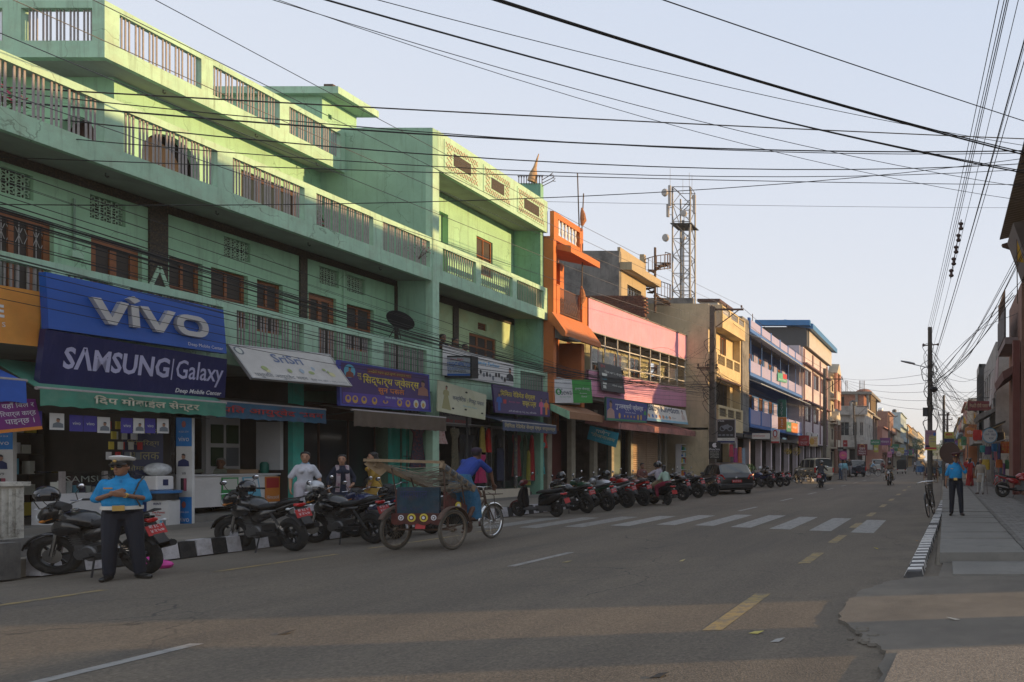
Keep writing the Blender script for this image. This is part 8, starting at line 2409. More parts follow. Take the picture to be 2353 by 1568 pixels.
for s_ in(-1,1):
 b.tube([(.88,s_*.03,.74),(1.08,s_*.05,.36)],.012,6);b.tube([(.86,s_*.05,.98),(1.0,s_*.09,.9),(1.1,s_*.06,.36)],.007,5);b.tube([(-.82,s_*.42,.37),(-.82,s_*.42,.6)],.02,5);b.tube([(-.4,s_*.42,.42),(-.4,s_*.42,.6)],.018,5)
b.build('frame',RUST,smooth=True,**A)
b=MB();b.tube([(.66,.28,1.06),(.78,.22,1.1),(.8,0,1.08),(.78,-.22,1.1),(.66,-.28,1.06)],.011,6);b.tube([(.8,0,.98),(.8,0,1.08)],.014,6);b.build('handlebar',CHR,smooth=True,**A)
b=MB();b.box(.98,1.22,-.14,.14,.92,.935);b.tube([(.98,-.13,.93),(.98,-.13,1.04),(1.2,-.13,1.04),(1.2,.13,1.04),(.98,.13,1.04)],.006,4);b.build('front_basket_frame',RUST,**A)
b=MB();b.loft(lofts([(-.08,1.16,.1,.03),(.06,1.16,.11,.035),(.2,1.16,.05,.025),(.28,1.15,.015,.015)],12));b.build('saddle',mat('cream_saddle',(.3,.25,.17),.7),smooth=True,**A)
b=MB();b.lathe([(.02,-.004),(.1,-.003),(.1,.003),(.02,.004)],18,TR(.3,-.05,.3)@RX(PI/2));b.tube([(.3,.06,.3),(.44,.08,.2)],.009,4);b.tube([(.3,-.06,.3),(.16,-.09,.4)],.009,4);b.box(.4,.5,.07,.18,.18,.21);b.box(.1,.2,-.19,-.08,.39,.42);b.build('crank_and_pedals',RUST,**A)
b=MB();b.loft(arc(1.08,.36,.4,35,190,14,.035,.004));b.build('front_mudguard',CHR,smooth=True,**A)
for s_ in(-1,1):
 b=MB();b.loft(arc(-.82,.37,.43,15,150,12,.05,.006));b.v=[(x,y+s_*.52,z)for x,y,z in b.v];b.build('rear_mudguard',RUST,smooth=True,**A)
RBLU=mat('rickshaw_blue',(.01,.035,.055),.75,var=.45,scale=4,dirt=(.08,.05,.05),dscale=6,damt=.5);RRED=mat('rickshaw_red',(.085,.02,.015),.7,var=.5,scale=8,dirt=(.05,.04,.03),dscale=7)
b=MB();b.box(-.98,-.94,-.38,.38,.66,1.15);b.build('seat_back_panel',RBLU,**A)
b=MB();b.box(-.93,-.3,-.42,.42,.6,.66);b.box(-.32,-.28,-.42,.42,.42,.6);b.build('seat_base',RBLU,**A)
for s_ in(-1,1):
 b=MB();b.prism([(-.93,.66),(-.35,.66),(-.35,.78),(-.75,.95),(-.93,1.1)],'y',s_*.42,s_*.45);sp_=b.build('side_panel',RRED,**A)
 b=MB();b.lathe([(.01,0),(.075,.002),(.075,.012)],14,TR(-.62,s_*.465,.79)@RX(-s_*PI/2));b.build('medallion',YELLOW_I,sp_,local=True)
 b=MB();b.lathe([(.01,0),(.04,.004),(.04,.012)],12,TR(-.62,s_*.471,.79)@RX(-s_*PI/2));b.build('medallion',WHITE_I,sp_,local=True)
b=MB()
pts=[(.47,.68),(-.47,.68)]+[(-.47+.94*q/24,.5-.035*abs(math.sin(q*.52)))for q in range(25)]
b.prism([(p[0],p[1])for p in pts],'x',-1.0,-.985);tr_=b.build('scalloped_trim',RRED,**A)
for q,(y_,r_,m_)in enumerate(((-.3,.05,WHITE_I),(-.12,.075,YELLOW_I),(.1,.075,YELLOW_I),(.29,.05,WHITE_I))):
 for rr2,mm,xx in((r_,m_,-1.002),(r_*.62,RRED,-1.006),(r_*.35,WHITE_I,-1.01)):
  b=MB();b.lathe([(.004,0),(rr2,.001),(rr2,.004)],14,TR(xx,y_,.6)@RY(-PI/2));b.build('medallion',mm,tr_,local=True)
put_text(RK,Plane2(WM[RK.name]@V3((-.982,.33,.86)),WM[RK.name].to_3x3()@V3((0,-1,0)),(0,0,1)),'यहनपाल',.0,.06,.5,.16,NAVY_I,h=.004)
put_text(RK,Plane2(WM[RK.name]@V3((-.982,.3,.72)),WM[RK.name].to_3x3()@V3((0,-1,0)),(0,0,1)),'मो. ९८०६',.0,.0,.4,.08,NAVY_I,h=.004)
b=MB();b.loft(lofts([(-.92,.72,.38,.06),(-.7,.72,.39,.07),(-.35,.7,.38,.05)],14));b.build('seat_cushion',mat('faded_vinyl',(.12,.05,.04),.7),smooth=True,**A)
for a_,c_,w1,w2 in(((-1.12,.66,1.58),(-.1,.42,1.12),.05,.11),((-1.12,-.52,1.55),(-.1,-.42,1.08),.05,.11)):
 b=MB();b.bar(a_,c_,w1,w2);b.build('hood_beam',WOOD,**A)
b=MB();b.bar((-1.14,.82,1.64),(-1.06,-.5,1.6),.1,.05);b.build('hood_plank',WOOD,**A)
b=MB();b.bar((-1.14,.78,1.62),(-1.0,.6,1.4),.05,.14);b.build('hood_end_block',WOOD,**A)
b=MB();b.bar((-.6,.46,1.34),(-.6,-.46,1.3),.06,.04);b.bar((-.16,.42,1.12),(-.16,-.42,1.09),.05,.04);b.build('hood_slat',WOOD,**A)
b=MB()
for q in range(60):
 u0,u1=RN.random(),RN.random()
 a_=V3((-1.12,.5,1.56)).lerp(V3((-.12,.42,1.1)),u0);c_=V3((-1.12,-.5,1.52)).lerp(V3((-.12,-.42,1.07)),min(1,max(0,u0+RN.uniform(-.2,.2))))
 m_=(a_+c_)/2-V3((0,0,RN.uniform(.02,.14)))
 b.tube([a_,m_,c_],.006,3)
for q in range(26):
 a_=V3((-1.1,-.55,1.5)).lerp(V3((-.15,-.45,1.08)),RN.random());b.tube([a_,a_+V3((RN.uniform(-.05,.05),-.02,-RN.uniform(.05,.16)))],.005,3)
tw_=b.build('twine_webbing',mat('twine',(.2,.17,.13),.9,var=.3,scale=20),**A);tw_['kind']='stuff'
for s_ in(-1,1):
 b=MB();b.tube([(-.9,s_*.44,.9),(-1.0,s_*.47,1.55)],.012,5);b.tube([(-.35,s_*.43,.7),(-.55,s_*.46,1.32)],.012,5);b.tube([(-.9,s_*.45,1.0),(-.3,s_*.43,1.2)],.008,4);b.build('hood_stay',RUST,**A)
b=MB()
for q in range(5):
 u_=.12+q*.17
 p=V3((-1.12,-.52,1.55)).lerp(V3((-.1,-.42,1.08)),u_);b.lathe([(.055,-.05),(.062,-.04),(.062,.04),(.055,.05)],8,TR(*p)@RY(PI/2+.44))
b.build('cloth_wrapping',mat('rag',(.13,.14,.15),.9,var=.4,scale=15),**A)
b=MB();b.slab((-.99,.05,.4),(-.99,-.13,.4),(-.97,-.13,.5),(-.97,.05,.5),.006);b.build('number_plate',PLT,**A)
b=MB();b.ell((-.2,.1,.75),.14,.1,.2,12,8);b.ell((-.14,0,.92),.1,.09,.1,10,6);tag(b.build('hanging_bag',cloth('old_bag',(.05,.045,.04)),RK,smooth=True,local=True))
rp=dict(pel=(.1,0,1.24),chest=(.4,0,1.52),neck=(.5,0,1.66),head=(.6,0,1.76),hd=0.0,Lel=(.63,.25,1.4),Lwr=(.69,.26,1.16),Lha=(.73,.25,1.1),Rel=(.63,-.26,1.4),Rwr=(.69,-.27,1.16),Rha=(.73,-.26,1.1),Lkn=(.45,.13,.86),Lan=(.43,.12,.32),Lto=(.55,.13,.26),Rkn=(.46,-.13,.96),Ran=(.16,-.14,.52),Rto=(.3,-.15,.46),Lpn=(0,0,-1),Rpn=(0,0,-1))
t,J,H,k=person('person','rickshaw driver in blue T-shirt, blue checked lungi and cap bent over the handlebar',(-9.5,13.55,0),PI/2,rp,1.7,mat('dark_brown_skin',(.13,.06,.035),.55,var=.08),BLUE_C,.42,None,hair=HAIR,shoes=SANDAL,vox=.009)
b=MB();rings=[]
LUN=mat('blue_lungi',(.03,.13,.24),.88,var=.2,scale=10,bump=.3,bscale=25,dirt=(.09,.2,.3),dscale=30,damt=.6)
for c_,rx_,ry_ in(((.13,0,1.36),.14,.17),((.12,0,1.24),.17,.2),((.2,0,1.1),.2,.21),((.3,0,.95),.2,.21),((.36,-.01,.78),.17,.2),((.38,-.02,.62),.15,.19),((.38,-.02,.48),.155,.2)):
 rings.append([V3(c_)+V3((rx_*math.cos(a)*(1+.06*math.sin(5*a+c_[2]*9)),ry_*math.sin(a)*(1+.05*math.cos(6*a)),.05*math.cos(a)*(1.1-c_[2])))for a in[2*PI*q/26 for q in range(26)]])
b.loft(rings);b.build('lungi',LUN,t,smooth=True,local=True,ang=70)
b=MB();rings=[]
for z_,f_ in((.045,1.06),(.08,1.1),(.11,1.0),(.135,.6),(.142,.1)):
 rings.append([H(-.01+.096*f_*math.cos(a),.082*f_*math.sin(a),z_)for a in[2*PI*q/16 for q in range(16)]])
b.loft(rings);c_=b.build('cap',cloth('plum_cap',(.03,.015,.03)),t,smooth=True,local=True)
b=MB();b.loft([[H(.09*s_*math.cos(a),.082*math.sin(a),z_)for a in[rad(-60+120*q/8)for q in range(9)]]for s_,z_ in((1.1,.055),(1.75,.04),(1.74,.034),(1.08,.048))],caps=False,closed=False);b.build('cap_peak',MATS['cloth_plum_cap'],c_,smooth=True,local=True)
r2=copy_tree(RK);place(r2,(-1.05,54.5,0),rad(90),Matrix());tag(r2,'distant cycle rickshaw seen from behind at the pole','rickshaw')
person('person','distant rickshaw driver in tan shirt at the pole',(-1.05,54.5,0),PI/2,rp,1.7,SKIN,KHAKI_C,.6,cloth('olive_trousers',(.1,.09,.03)),vox=.018,face=False)
# == poles
POLE=mat('dark_concrete_pole',(.11,.095,.08),.9,var=.25,scale=5,bump=.3,dirt=(.05,.045,.04),dscale=2,damt=.6)
CABLE=mat('black_cable',(.012,.012,.013),.6,var=0)
def pole(label,x,y,h,r0,r1,arms=(),square=False,lean=(0,0),rustm=RUST):
 t=thing('utility_pole',label,'pole',(x,y,0))
 b=MB()
 top=V3((x+lean[0],y+lean[1],h))
 if square:
  b.hexa([V3((x-r0,y-r0,0)),V3((x+r0,y-r0,0)),V3((x+r0,y+r0,0)),V3((x-r0,y+r0,0)),top+V3((-r1,-r1,0)),top+V3((r1,-r1,0)),top+V3((r1,r1,0)),top+V3((-r1,r1,0))])
 else:
  b.tube([(x,y,0),top],[r0,r1],10)
 b.build('shaft',POLE,t,smooth=not square)
 for z_,x0,x1 in arms:
  b=MB();b.bar((x+x0,y,z_),(x+x1,y,z_),.09,.1);b.build('crossarm',rustm,t)
  if abs(x1-x0)>.8:
   e_=x1 if abs(x1)>abs(x0)else x0
   b=MB();b.tube([(x+.05,y,z_-1.1),(x+e_*.85,y,z_-.03)],.03,5);b.build('brace',rustm,t)
  for q in range(3):
   xi=x+x0+(x1-x0)*(q+.12)/2.25
   b=MB();b.lathe([(.02,0),(.02,.06),(.06,.07),(.06,.11),(.035,.12),(.055,.14),(.055,.17),(.02,.2)],10,TR(xi,y,z_+.05));b.build('insulator',mat('porcelain_brown',(.06,.03,.025),.4),t,smooth=True)
 return t
p1=pole('square dark utility pole with one sided crossarm before the beige building',-13.25,39.85,10.45,.17,.14,((10.3,-.15,1.75),(6.95,-.9,.3)),True)
p2=pole('utility pole with one sided crossarm beside the cream porch building',-11.35,66,10.4,.16,.13,((9.4,-.1,1.75),),True)
p3=pole('leaning utility pole before the grey-white corner building',-11.0,88,8.9,.15,.12,((8.5,-.1,1.4),),False,(-.5,0))
p4=pole('tall wire-tangled utility pole standing at the right kerb',-.67,32.4,7.85,.13,.1,(),False)
p5=pole('second wire-tangled pole on the right',-.05,60,7.3,.14,.11,((5.6,-.5,.5),),False)
p6=pole('third pole on the right, just behind the second',.35,80,7.2,.14,.11,((6.4,-.6,.6),))
p7=pole('fourth pole far on the right',.5,102,7.6,.14,.11,((6.8,-.6,.6),))
p8=pole('distant pole by the salmon house on the left',-9.4,118,9.5,.14,.11,((9.2,-.1,1.5),))
p9=pole('distant pole by the ochre house on the left',-9.3,176,10.5,.15,.12,((10,-.1,1.6),))
for own,x,y,z_,dx in((p4,-.67,32.4,5.95,-1.0),(p5,-.05,60,5.9,-.9)):
 b=MB();b.tube([(x,y,z_),(x+dx*.8,y,z_+.18)],.022,6);b.build('lamp_arm',STEEL,own)
 b=MB();b.loft(lofts([(x+dx*.7,z_+.2,.1,.04),(x+dx*.95,z_+.25,.14,.055),(x+dx*1.35,z_+.33,.11,.03)],10));b.v=[(a,q+y,c)for a,q,c in b.v];b.build('lamp_head',STEEL,own,smooth=True)
b=MB();b.bar((-.67-.3,32.4,7.0),(-.67+.35,32.4,7.05),.05);b.ell((-.97,32.4,7.02),.06,.05,.08,8,6);b.ell((-.3,32.4,7.05),.06,.05,.06,8,6);b.build('insulator_bracket',RUST,p4)
b=MB();b.box(-1.0,-.78,32.2,32.38,3.7,4.1);b.build('junction_box',BLACKP,p4)
b=MB();b.ell((-.5,32.3,4.95),.2,.2,.14,10,6);b.build('cable_drum',BLACKP,p4,smooth=True)
# == cables
def crv(pts,n=14,sag=0.0):
 P_=[V3(p)for p in pts]
 if len(P_)==2:
  a,c=P_
  return[a.lerp(c,i/n)-V3((0,0,sag*4*(i/n)*(1-i/n)))for i in range(n+1)]
 out=[]
 m_=len(P_)-1
 for s_ in range(m_):
  p0,p1_,p2_,p3_=P_[max(s_-1,0)],P_[s_],P_[s_+1],P_[min(s_+2,m_)]
  for i in range(6):
   t=i/6
   out.append(.5*((2*p1_)+(p2_-p0)*t+(2*p0-5*p1_+4*p2_-p3_)*t*t+(3*p1_-p0-3*p2_+p3_)*t**3))
 out.append(P_[-1])
 return out
def cable(pts,r,label,group,sag=0.0,m=CABLE,n=14):
 b=MB();b.tube(crv(pts,n,sag),r,5)
 return tag(b.build('overhead_cable',m,smooth=True),label,'cable',group)
L1='bare power line running along the green facades to the square pole'
for(x0,z0,x1,z1)in((-14.15,8.15,-13.35,10.5),(-14.0,8.75,-12.5,10.5),(-14.0,9.3,-11.6,10.5),(-14.1,7.7,-13.3,9.6),(-14.3,6.7,-13.3,9.2)):
 cable([(x0,-4,z0-.3),(x1,39.85,z1)],.008,L1,'power lines along the left row',.25,mat('grey_wire',(.1,.1,.1),.5,var=0))
for i in range(3):
 cable([(-13.35+i*.85,39.85,10.5),(-11.4+i*.85,66,9.6)],.012,'power line between the two square poles on the left','power lines between left poles',.5)
 cable([(-11.4+i*.8,66,9.6),(-11.1+i*.6,88,8.7)],.012,'power line beyond the second left pole','power lines beyond the second pole',.4)
L2='black communication cable in the thick bundle strung along the left facades'
for i in range(24):
 zc=RN.gauss(5.35,.34);xc=-14.25+RN.uniform(-.25,.25)
 ze_=RN.uniform(5.2,6.6)
 mid=RN.uniform(4.75,5.05)
 cable([(xc,5,zc+.25),(xc,11,zc),(xc+.1,20,mid+(zc-5.3)*.75),(-13.9,29,mid+.1),(-13.3,39.7,ze_)],RN.choice((.004,.006,.007,.01)),L2,'cable bundle along the left row')
for i in range(5):
 zc=4.1+i*.17
 cable([(-14.6,6,zc+.4),(-14.7,12,zc),(-14.6,22,zc-.1),(-13.4,39.6,5.0+i*.2)],.006,'thin cable sagging low across the shop signboards','thin cables across the signboards')
for i in range(10):
 zc=RN.uniform(4.6,7.2)
 cable([(-13.3,39.8,zc),(-12.6,50,zc-RN.uniform(.3,1.0)),(-11.4,65.8,RN.uniform(5,7.5))],.011,'cable slung along the blue building to the second pole','cables along the blue building')
for i in range(7):
 cable([(-11.4,66,RN.uniform(4.5,7)),(-11.1,88,RN.uniform(4.5,7))],.012,'cable slung beyond the second left pole','cables beyond the second pole',RN.uniform(.3,1.2))
L3='thick black cable sweeping high across the street'
for a,c,r,sg in(((715,-10,10),(2420,410,16),.015,.18),((722,-8,10),(2420,405,16),.011,.2),((1105,-10,9.5),(2420,372,16),.017,.1),((1120,-10,9.5),(2420,366,16),.013,.12),((1495,-10,10),(2420,300,16),.01,.02)):
 cable([fy(*a),fy(*c)],r,L3+', '+{715:'leftmost',722:'second from left',1105:'third from left',1120:'fourth from left',1495:'rightmost'}[a[0]]+' at the top edge','thick cables crossing overhead',sg)
L4='thin dark cable crossing the sky towards the right pole'
for a,c,r,sg in(((595,-10,11),(2420,440,18),.007,.35),((830,-10,11),(2420,345,18),.007,.2),((610,-10,11),(2420,470,18),.006,.45),((-40,198,12),(2420,322,20),.014,.05),((-40,228,12),(2420,345,20),.016,.35),((-40,205,12),(2420,350,20),.01,.42),((-40,255,12),(2420,372,20),.012,.55),((-40,360,12),(2420,425,20),.009,.1),((-40,300,12),(2420,385,20),.009,.5),((-40,470,12),(2420,355,20),.009,.45),((1180,462,27),(2420,478,30),.007,.06)):
 cable([fy(*a),fy(*c)],r,L4,'thin cables crossing the sky',sg)
L5='black line running overhead to the tall pole on the right'
for i,(x0,xt,zt)in enumerate(((2300,-.78,7.75),(2312,-.72,7.7),(2318,-.68,7.55),(2322,-.62,7.4),(2345,-.6,6.6),(2385,-.58,6.0),(2400,-.55,5.9),(2390,-.5,6.4))):
 a=fy(x0,-20,9.0)
 cable([a,(xt,32.4,zt)],(.007,.007,.008,.007,.006,.012,.008,.005)[i],L5,'lines to the tall right pole',.12)
L6='heavy black cable from the tall right pole to the right-hand buildings'
for i in range(9):
 z0=RN.uniform(4.6,5.8)
 cable([(-.6,32.3,z0),(RN.uniform(.6,1.2),27+RN.uniform(-2,3),z0+RN.uniform(.4,1.3)),(2.35,21+RN.uniform(-1,3),7.0+RN.uniform(-.8,1.2))],RN.choice((.007,.009,.013)),L6,'heavy cables on the right')
L7='loose tangled wire hanging between the right-hand poles'
for i in range(46):
 z0,z1=RN.uniform(4.2,7.0),RN.uniform(3.6,6.6)
 if i%3==0:
  e_=(2.6,RN.uniform(36,50),RN.uniform(4.2,7))
 elif i%3==1:
  e_=(-.05+RN.uniform(-.1,.1),60,z1)
 else:
  e_=(RN.uniform(1.4,2.8),RN.uniform(50,75),RN.uniform(3.5,6.5))
 a=(-.67+RN.uniform(-.08,.1),32.4,z0)
 m_=V3(a).lerp(V3(e_),RN.uniform(.3,.7))-V3((RN.uniform(-.2,.2),0,RN.uniform(.2,1.5)))
 cable([a,m_,e_],RN.choice((.006,.008,.01)),L7,'tangled wires on the right')
for i in range(14):
 cable([(-.05,60,RN.uniform(4,6.5)),(.35,80,RN.uniform(4,6.5)),(.5,102,RN.uniform(4,6.5))],.012,'wire strung between the far right-hand poles','wires between the far right poles')
for i in range(26):
 z0=RN.uniform(3.3,7.0)
 s_=RN.choice((-1,1))
 w_=RN.uniform(.12,.42)
 cable([(-.67,32.25,z0+RN.uniform(.1,.4)),(-.67+s_*w_,32.25,z0),(-.67+s_*w_*.8,32.25,z0-RN.uniform(.2,.5)),(-.67,32.25,z0-RN.uniform(.3,.7))],RN.choice((.008,.012,.02)),'loop of slack cable wound on the tall right pole','cable loops on the tall right pole')
for i in range(16):
 z0=RN.uniform(3.4,9)
 s_=RN.choice((-1,1));w_=RN.uniform(.2,.6)
 cable([(-13.25,39.66,z0+.3),(-13.25+s_*w_,39.6,z0),(-13.2+s_*w_*.6,39.6,z0-.5),(-13.25,39.66,z0-.7)],RN.choice((.01,.016,.022)),'loop of slack cable hanging on the square left pole','cable loops on the square left pole')
for i in range(14):
 a=RN.uniform(40.2,41.4)
 cable([(-13.3,39.8,RN.uniform(4.5,8.5)),(-14.2,36+RN.uniform(-2,2),RN.uniform(5,7.5)),(-15.3,RN.uniform(30,35),RN.uniform(4.8,7.4))],.008,'service wire from the square pole to the pink building','service wires to the pink building')
for i in range(5):
 cable([(-9.7,66,9.5-i*.08),(-.7,32.4,5.7-i*.42)],.009,'cable spanning the road from the second left pole to the tall right pole','cables spanning the road',.25+.1*i)
b=MB()
for i in range(5):
 p=fy(2208-i*5.5,520+i*27,15.0)
 b.lathe([(.012,-.09),(.05,-.07),(.055,-.04),(.03,-.02),(.03,.02),(.055,.04),(.05,.07),(.012,.09)],10,TR(*p))
b.tube([fy(2209,505,15.0),fy(2184,640,15.0)],.012,5)
tag(b.build('insulator_string',mat('porcelain_brown',(0,0,0)),smooth=True),'string of five spool insulators hanging on the lines at upper right','insulator')
# == roof and balcony things
DT=thing('satellite_dish','black satellite dish on a tripod at the green balcony rail','satellite dish',(-15.55,19.75,5.08))
M=TR(-15.42,19.75,5.62)@RZ(rad(62))@RX(rad(58))
b=MB();b.lathe([(.02,.1),(.18,.075),(.34,.0),(.34,-.012),(.18,.06),(.02,.085)],24,M);b.build('dish',mat('dish_mesh_black',(.012,.012,.012),.95,spec=.1),DT,smooth=True)
for a in(0,2.1,4.2):
 b=MB();b.tube([(-15.5,19.72,5.5),(-15.55+.14*math.cos(a),19.75+.2*math.sin(a),5.08)],.012,5);b.build('leg',STEEL_D,DT)
b=MB();b.tube([M@V3((.2,0,0)),M@V3((0,0,-.38))],.01,5);b.ell(M@V3((0,0,-.4)),.03,.03,.04,8,5);b.build('receiver_arm',STEEL_D,DT)
ST_=thing('starter_bars','forked rusty steel bars standing on the green roof corner','steel bars',(-16,26.9,12.4))
for i in range(10):
 x=-15.6-.1*i
 b=MB();b.tube([(x,27.0,12.35),(x,27.0,12.62)],.014,5)
 for s_ in(-1,0,1):
  b.tube([(x,27.0,12.6),(x+s_*.05,27.0,12.72)],.012,4)
 b.build('bar',RUST,ST_)
for z_,dx in((12.62,.42),(12.5,.5),(12.38,.5)):
 b=MB();b.tube([(-15.6,27.0,z_-.1),(-15.6+dx,26.9,z_+.08)],.014,5);b.tube([(-15.65+dx,26.9,z_+.06),(-15.55+dx,26.9,z_+.14)],.012,4);b.tube([(-15.65+dx,26.9,z_+.06),(-15.52+dx,26.9,z_+.05)],.012,4);b.build('bar',RUST,ST_)
CLB=mat('tan_cloth',(.42,.28,.16),.9,var=.3,scale=9,bump=.4)
b=MB();p=fy(1222,418,27.0);b.tube([p+V3((0,0,0)),p+V3((.06,0,.28)),p+V3((.12,0,.55)),p+V3((.2,0,.85)),p+V3((.27,0,1.08))],[.16,.14,.06,.035,.015],9)
tag(b.build('cloth_bundle',CLB,smooth=True),'twisted tan cloth bundle tied upright on the green roof corner','cloth bundle')
for i,(xb,yb_,xt,yt_,lb)in enumerate(((1331,520,1327,398,'tall bamboo pole on the orange roof'),(1337,520,1341,445,'short bamboo stick beside the tall pole on the orange roof'),(1336,700,1339,560,'flag pole with cloth before the grey side wall'))):
 b=MB();b.tube([fy(xb,yb_+12,29.2),fy(xt,yt_,29.2)],.025,6)
 t=thing('bamboo_pole',lb,'pole',fy(xb,yb_+12,29.2));b.build('stick',mat('bamboo_dark',(.1,.07,.045),.8),t)
 if i!=0:
  q=fy(xb,yb_-20,29.1);b=MB();b.tube([q-V3((0,0,.35)),q-V3((-.06,0,.1)),q+V3((.04,0,.15)),q+V3((0,0,.4))],[.05,.13,.1,.03],8);b.build('tied_cloth',mat('flag_cloth',(.3,.13,.06),.9,var=.5,scale=12),t,smooth=True)
# == plants
LEAF=mat('leaf_green',(.05,.11,.025),.6,var=.3,scale=8)
def leafy(name,label,c,rx,rz_,n,m,parent=None,size=.05,flower=None,pot=None):
 t=thing(name,label,'plant',(c[0],c[1],c[2]))
 b=MB();f=MB()
 st=MB()
 for k in range(max(5,n//30)):
  a=RN.uniform(0,2*PI)
  st.tube([(c[0],c[1],c[2]),(c[0]+rx*.4*math.cos(a),c[1]+rx*.4*math.sin(a),c[2]+rz_*.8),(c[0]+rx*.9*math.cos(a),c[1]+rx*.9*math.sin(a),c[2]+rz_*RN.uniform(1.0,1.9))],[.012,.008,.003],4)
 st.build('stems',RUST,t)
 for k in range(n):
  while True:
   u_=V3((RN.uniform(-1,1),RN.uniform(-1,1),RN.uniform(-1,1)))
   if u_.length<1:
    break
  p=V3((c[0]+u_.x*rx,c[1]+u_.y*rx,c[2]+rz_+u_.z*rz_))
  a,q=V3((RN.gauss(0,1),RN.gauss(0,1),RN.gauss(0,.5))).normalized(),V3((RN.gauss(0,1),RN.gauss(0,1),RN.gauss(0,1))).normalized()
  w_=a.cross(q).normalized()*size*.4
  s_=size*RN.uniform(.7,1.5)
  tgt=f if flower and RN.random()<.18 else b
  tgt.add([p-a*s_,p+w_,p+a*s_,p-w_],[(0,1,2,3)])
 o=b.build('foliage',m,t)
 if flower and f.v:
  f.build('flowers',flower,t)
 if pot:
  q=MB();q.lathe([(.1,-.25),(.14,-.05),(.15,0),(.13,0),(.1,-.02)],12,TR(*c));q.build('pot',pot,t,smooth=True)
 return t
TERRA=mat('terracotta',(.25,.1,.05),.85)
PKF=mat('pink_flower',(.5,.04,.12),.7)
leafy('flower_pot_plant','potted plant with pink flowers behind the leftmost upper railing',(-16.2,12.0,7.45),.28,.35,160,LEAF,flower=PKF,pot=TERRA)
leafy('flower_pot_plant','potted plant with pink flowers behind the middle upper railing',(-16.2,17.9,7.45),.25,.32,150,LEAF,flower=PKF,pot=TERRA)
leafy('dry_creeper','bare thorny creeper poking through the last upper railing',(-15.55,20.6,7.6),.4,.25,60,LEAF,flower=PKF,size=.03)
leafy('roadside_bush','bright green potted bush on the pavement past the black car',(-12.7,45.4,.5),.45,.5,420,mat('bright_leaf',(.1,.22,.03),.6,var=.3,scale=8),size=.06,pot=TERRA)
leafy('garland_bunch','bunch of yellow marigold garlands hanging at a shop',(-12.8,57,2.1),.35,.3,200,mat('marigold',(.45,.3,.02),.7,var=.2),size=.05)
leafy('garland_bunch','second bunch of yellow marigold garlands closer to the jeep',(-12.6,59.5,2.1),.4,.35,200,MATS['marigold'],size=.05)
# == right-hand street things
t,pl,wd,ht=facing_sign('pole_poster','pink and yellow poster tied to the tall right pole',2125.5,2151.5,1035,989,32.15,mat('mauve_poster',(.3,.16,.2),.7),thick=.02,cat='poster')
Q(t,pl,.35,.08,1,.75,wd,ht,ink('straw',(.45,.38,.12)));Q(t,pl,0,0,1,.05,wd,ht,YELLOW_I);Q(t,pl,0,.05,1,.14,wd,ht,RED_I,.006)
for k_,s_ in enumerate(('नेपालको','भौतिक','महिला','महोत्सव')):
 T(t,pl,s_,.12+.12*k_,.6+.12*k_,.8-.14*k_,.9-.14*k_,wd,ht,mat('poster_violet',(.12,.05,.25),.6),h=.01)
for u_ in(.14,.3):
 figure_print(t,pl,u_*wd,.24*ht,.14,NAVY_I,h=.008)
put_poly(t,pl,ringp(.84*wd,.8*ht,.06,.09,10),BLUE_I,.008,'round_mark')
t,pl,wd,ht=facing_sign('yellow_college_board','yellow board reading MBA on the second right pole',2170,2192,1016,993,59.5,mat('yellow_board',(.42,.36,.06),.6),thick=.03)
T(t,pl,'MBA',.15,.85,.62,.9,wd,ht,RED_I,bold=.03);Q(t,pl,0,0,1,.35,wd,ht,NAVY_I);T(t,pl,'कलेज',.2,.8,.4,.56,wd,ht,BLACK_I)
ns=thing('round_traffic_sign','round brown back of a traffic sign behind the right policeman','traffic sign',(.2,26,.1))
b=MB();b.tube([(.2,26,.1),(.2,26,2.3)],.03,8);b.build('post',STEEL_D,ns)
b=MB();b.lathe([(.01,-.012),(.39,-.01),(.39,.01),(.01,.012)],28,TR(.2,25.95,1.93)@RX(PI/2));b.build('disc',mat('sign_back',(.07,.035,.025),.7,var=.2),ns,smooth=True)
t,pl,wd,ht=facing_sign('maroon_hanging_board','maroon hat shop board hung across the right pavement',2224,2291,944,922,44,mat('hat_board',(.16,.02,.025),.6),thick=.06)
T(t,pl,'नेपाली टोपी पसल पार्टस',.05,.95,.2,.8,wd,ht,ink('dull_cream',(.35,.25,.15)),bold=.02)
b=MB();b.bar(fy(2224,917,44),fy(2312,912,44),.05);b.build('bracket',STEEL_D,t)
rs=thing('round_shop_sign','round white shop sign with blue rim above the bags','sign',fy(2274.5,1018,36.2))
c=fy(2274.5,1001,36.2)
b=MB();b.lathe([(.01,-.02),(.4,-.02),(.4,.02),(.01,.02)],28,TR(*c)@RX(PI/2));b.build('disc',mat('rim_blue',(.1,.25,.36),.5),rs)
pl=Plane2(c-V3((.4,.025,.4)),(1,0,0),(0,0,1));put_poly(rs,pl,ringp(.4,.4,.35,.35,24),mat('sign_white',(.42,.42,.4),.6),.002,'face')
for k_,(s_,u_,v_)in enumerate((('नेपाली',.3,.55),('टोपी',.12,.4),('पसल',.45,.38),('घर',.35,.18))):
 put_text(rs,pl,s_,u_,v_,.26,.11,NAVY_I,h=.006)
b=MB();b.tube([(2.7,36.6,2.62),(4.8,35.9,3.15)],.03,6);tag(b.build('awning_pipe',PIPE_W),'pale pipe sloping above the bag display','pipe')
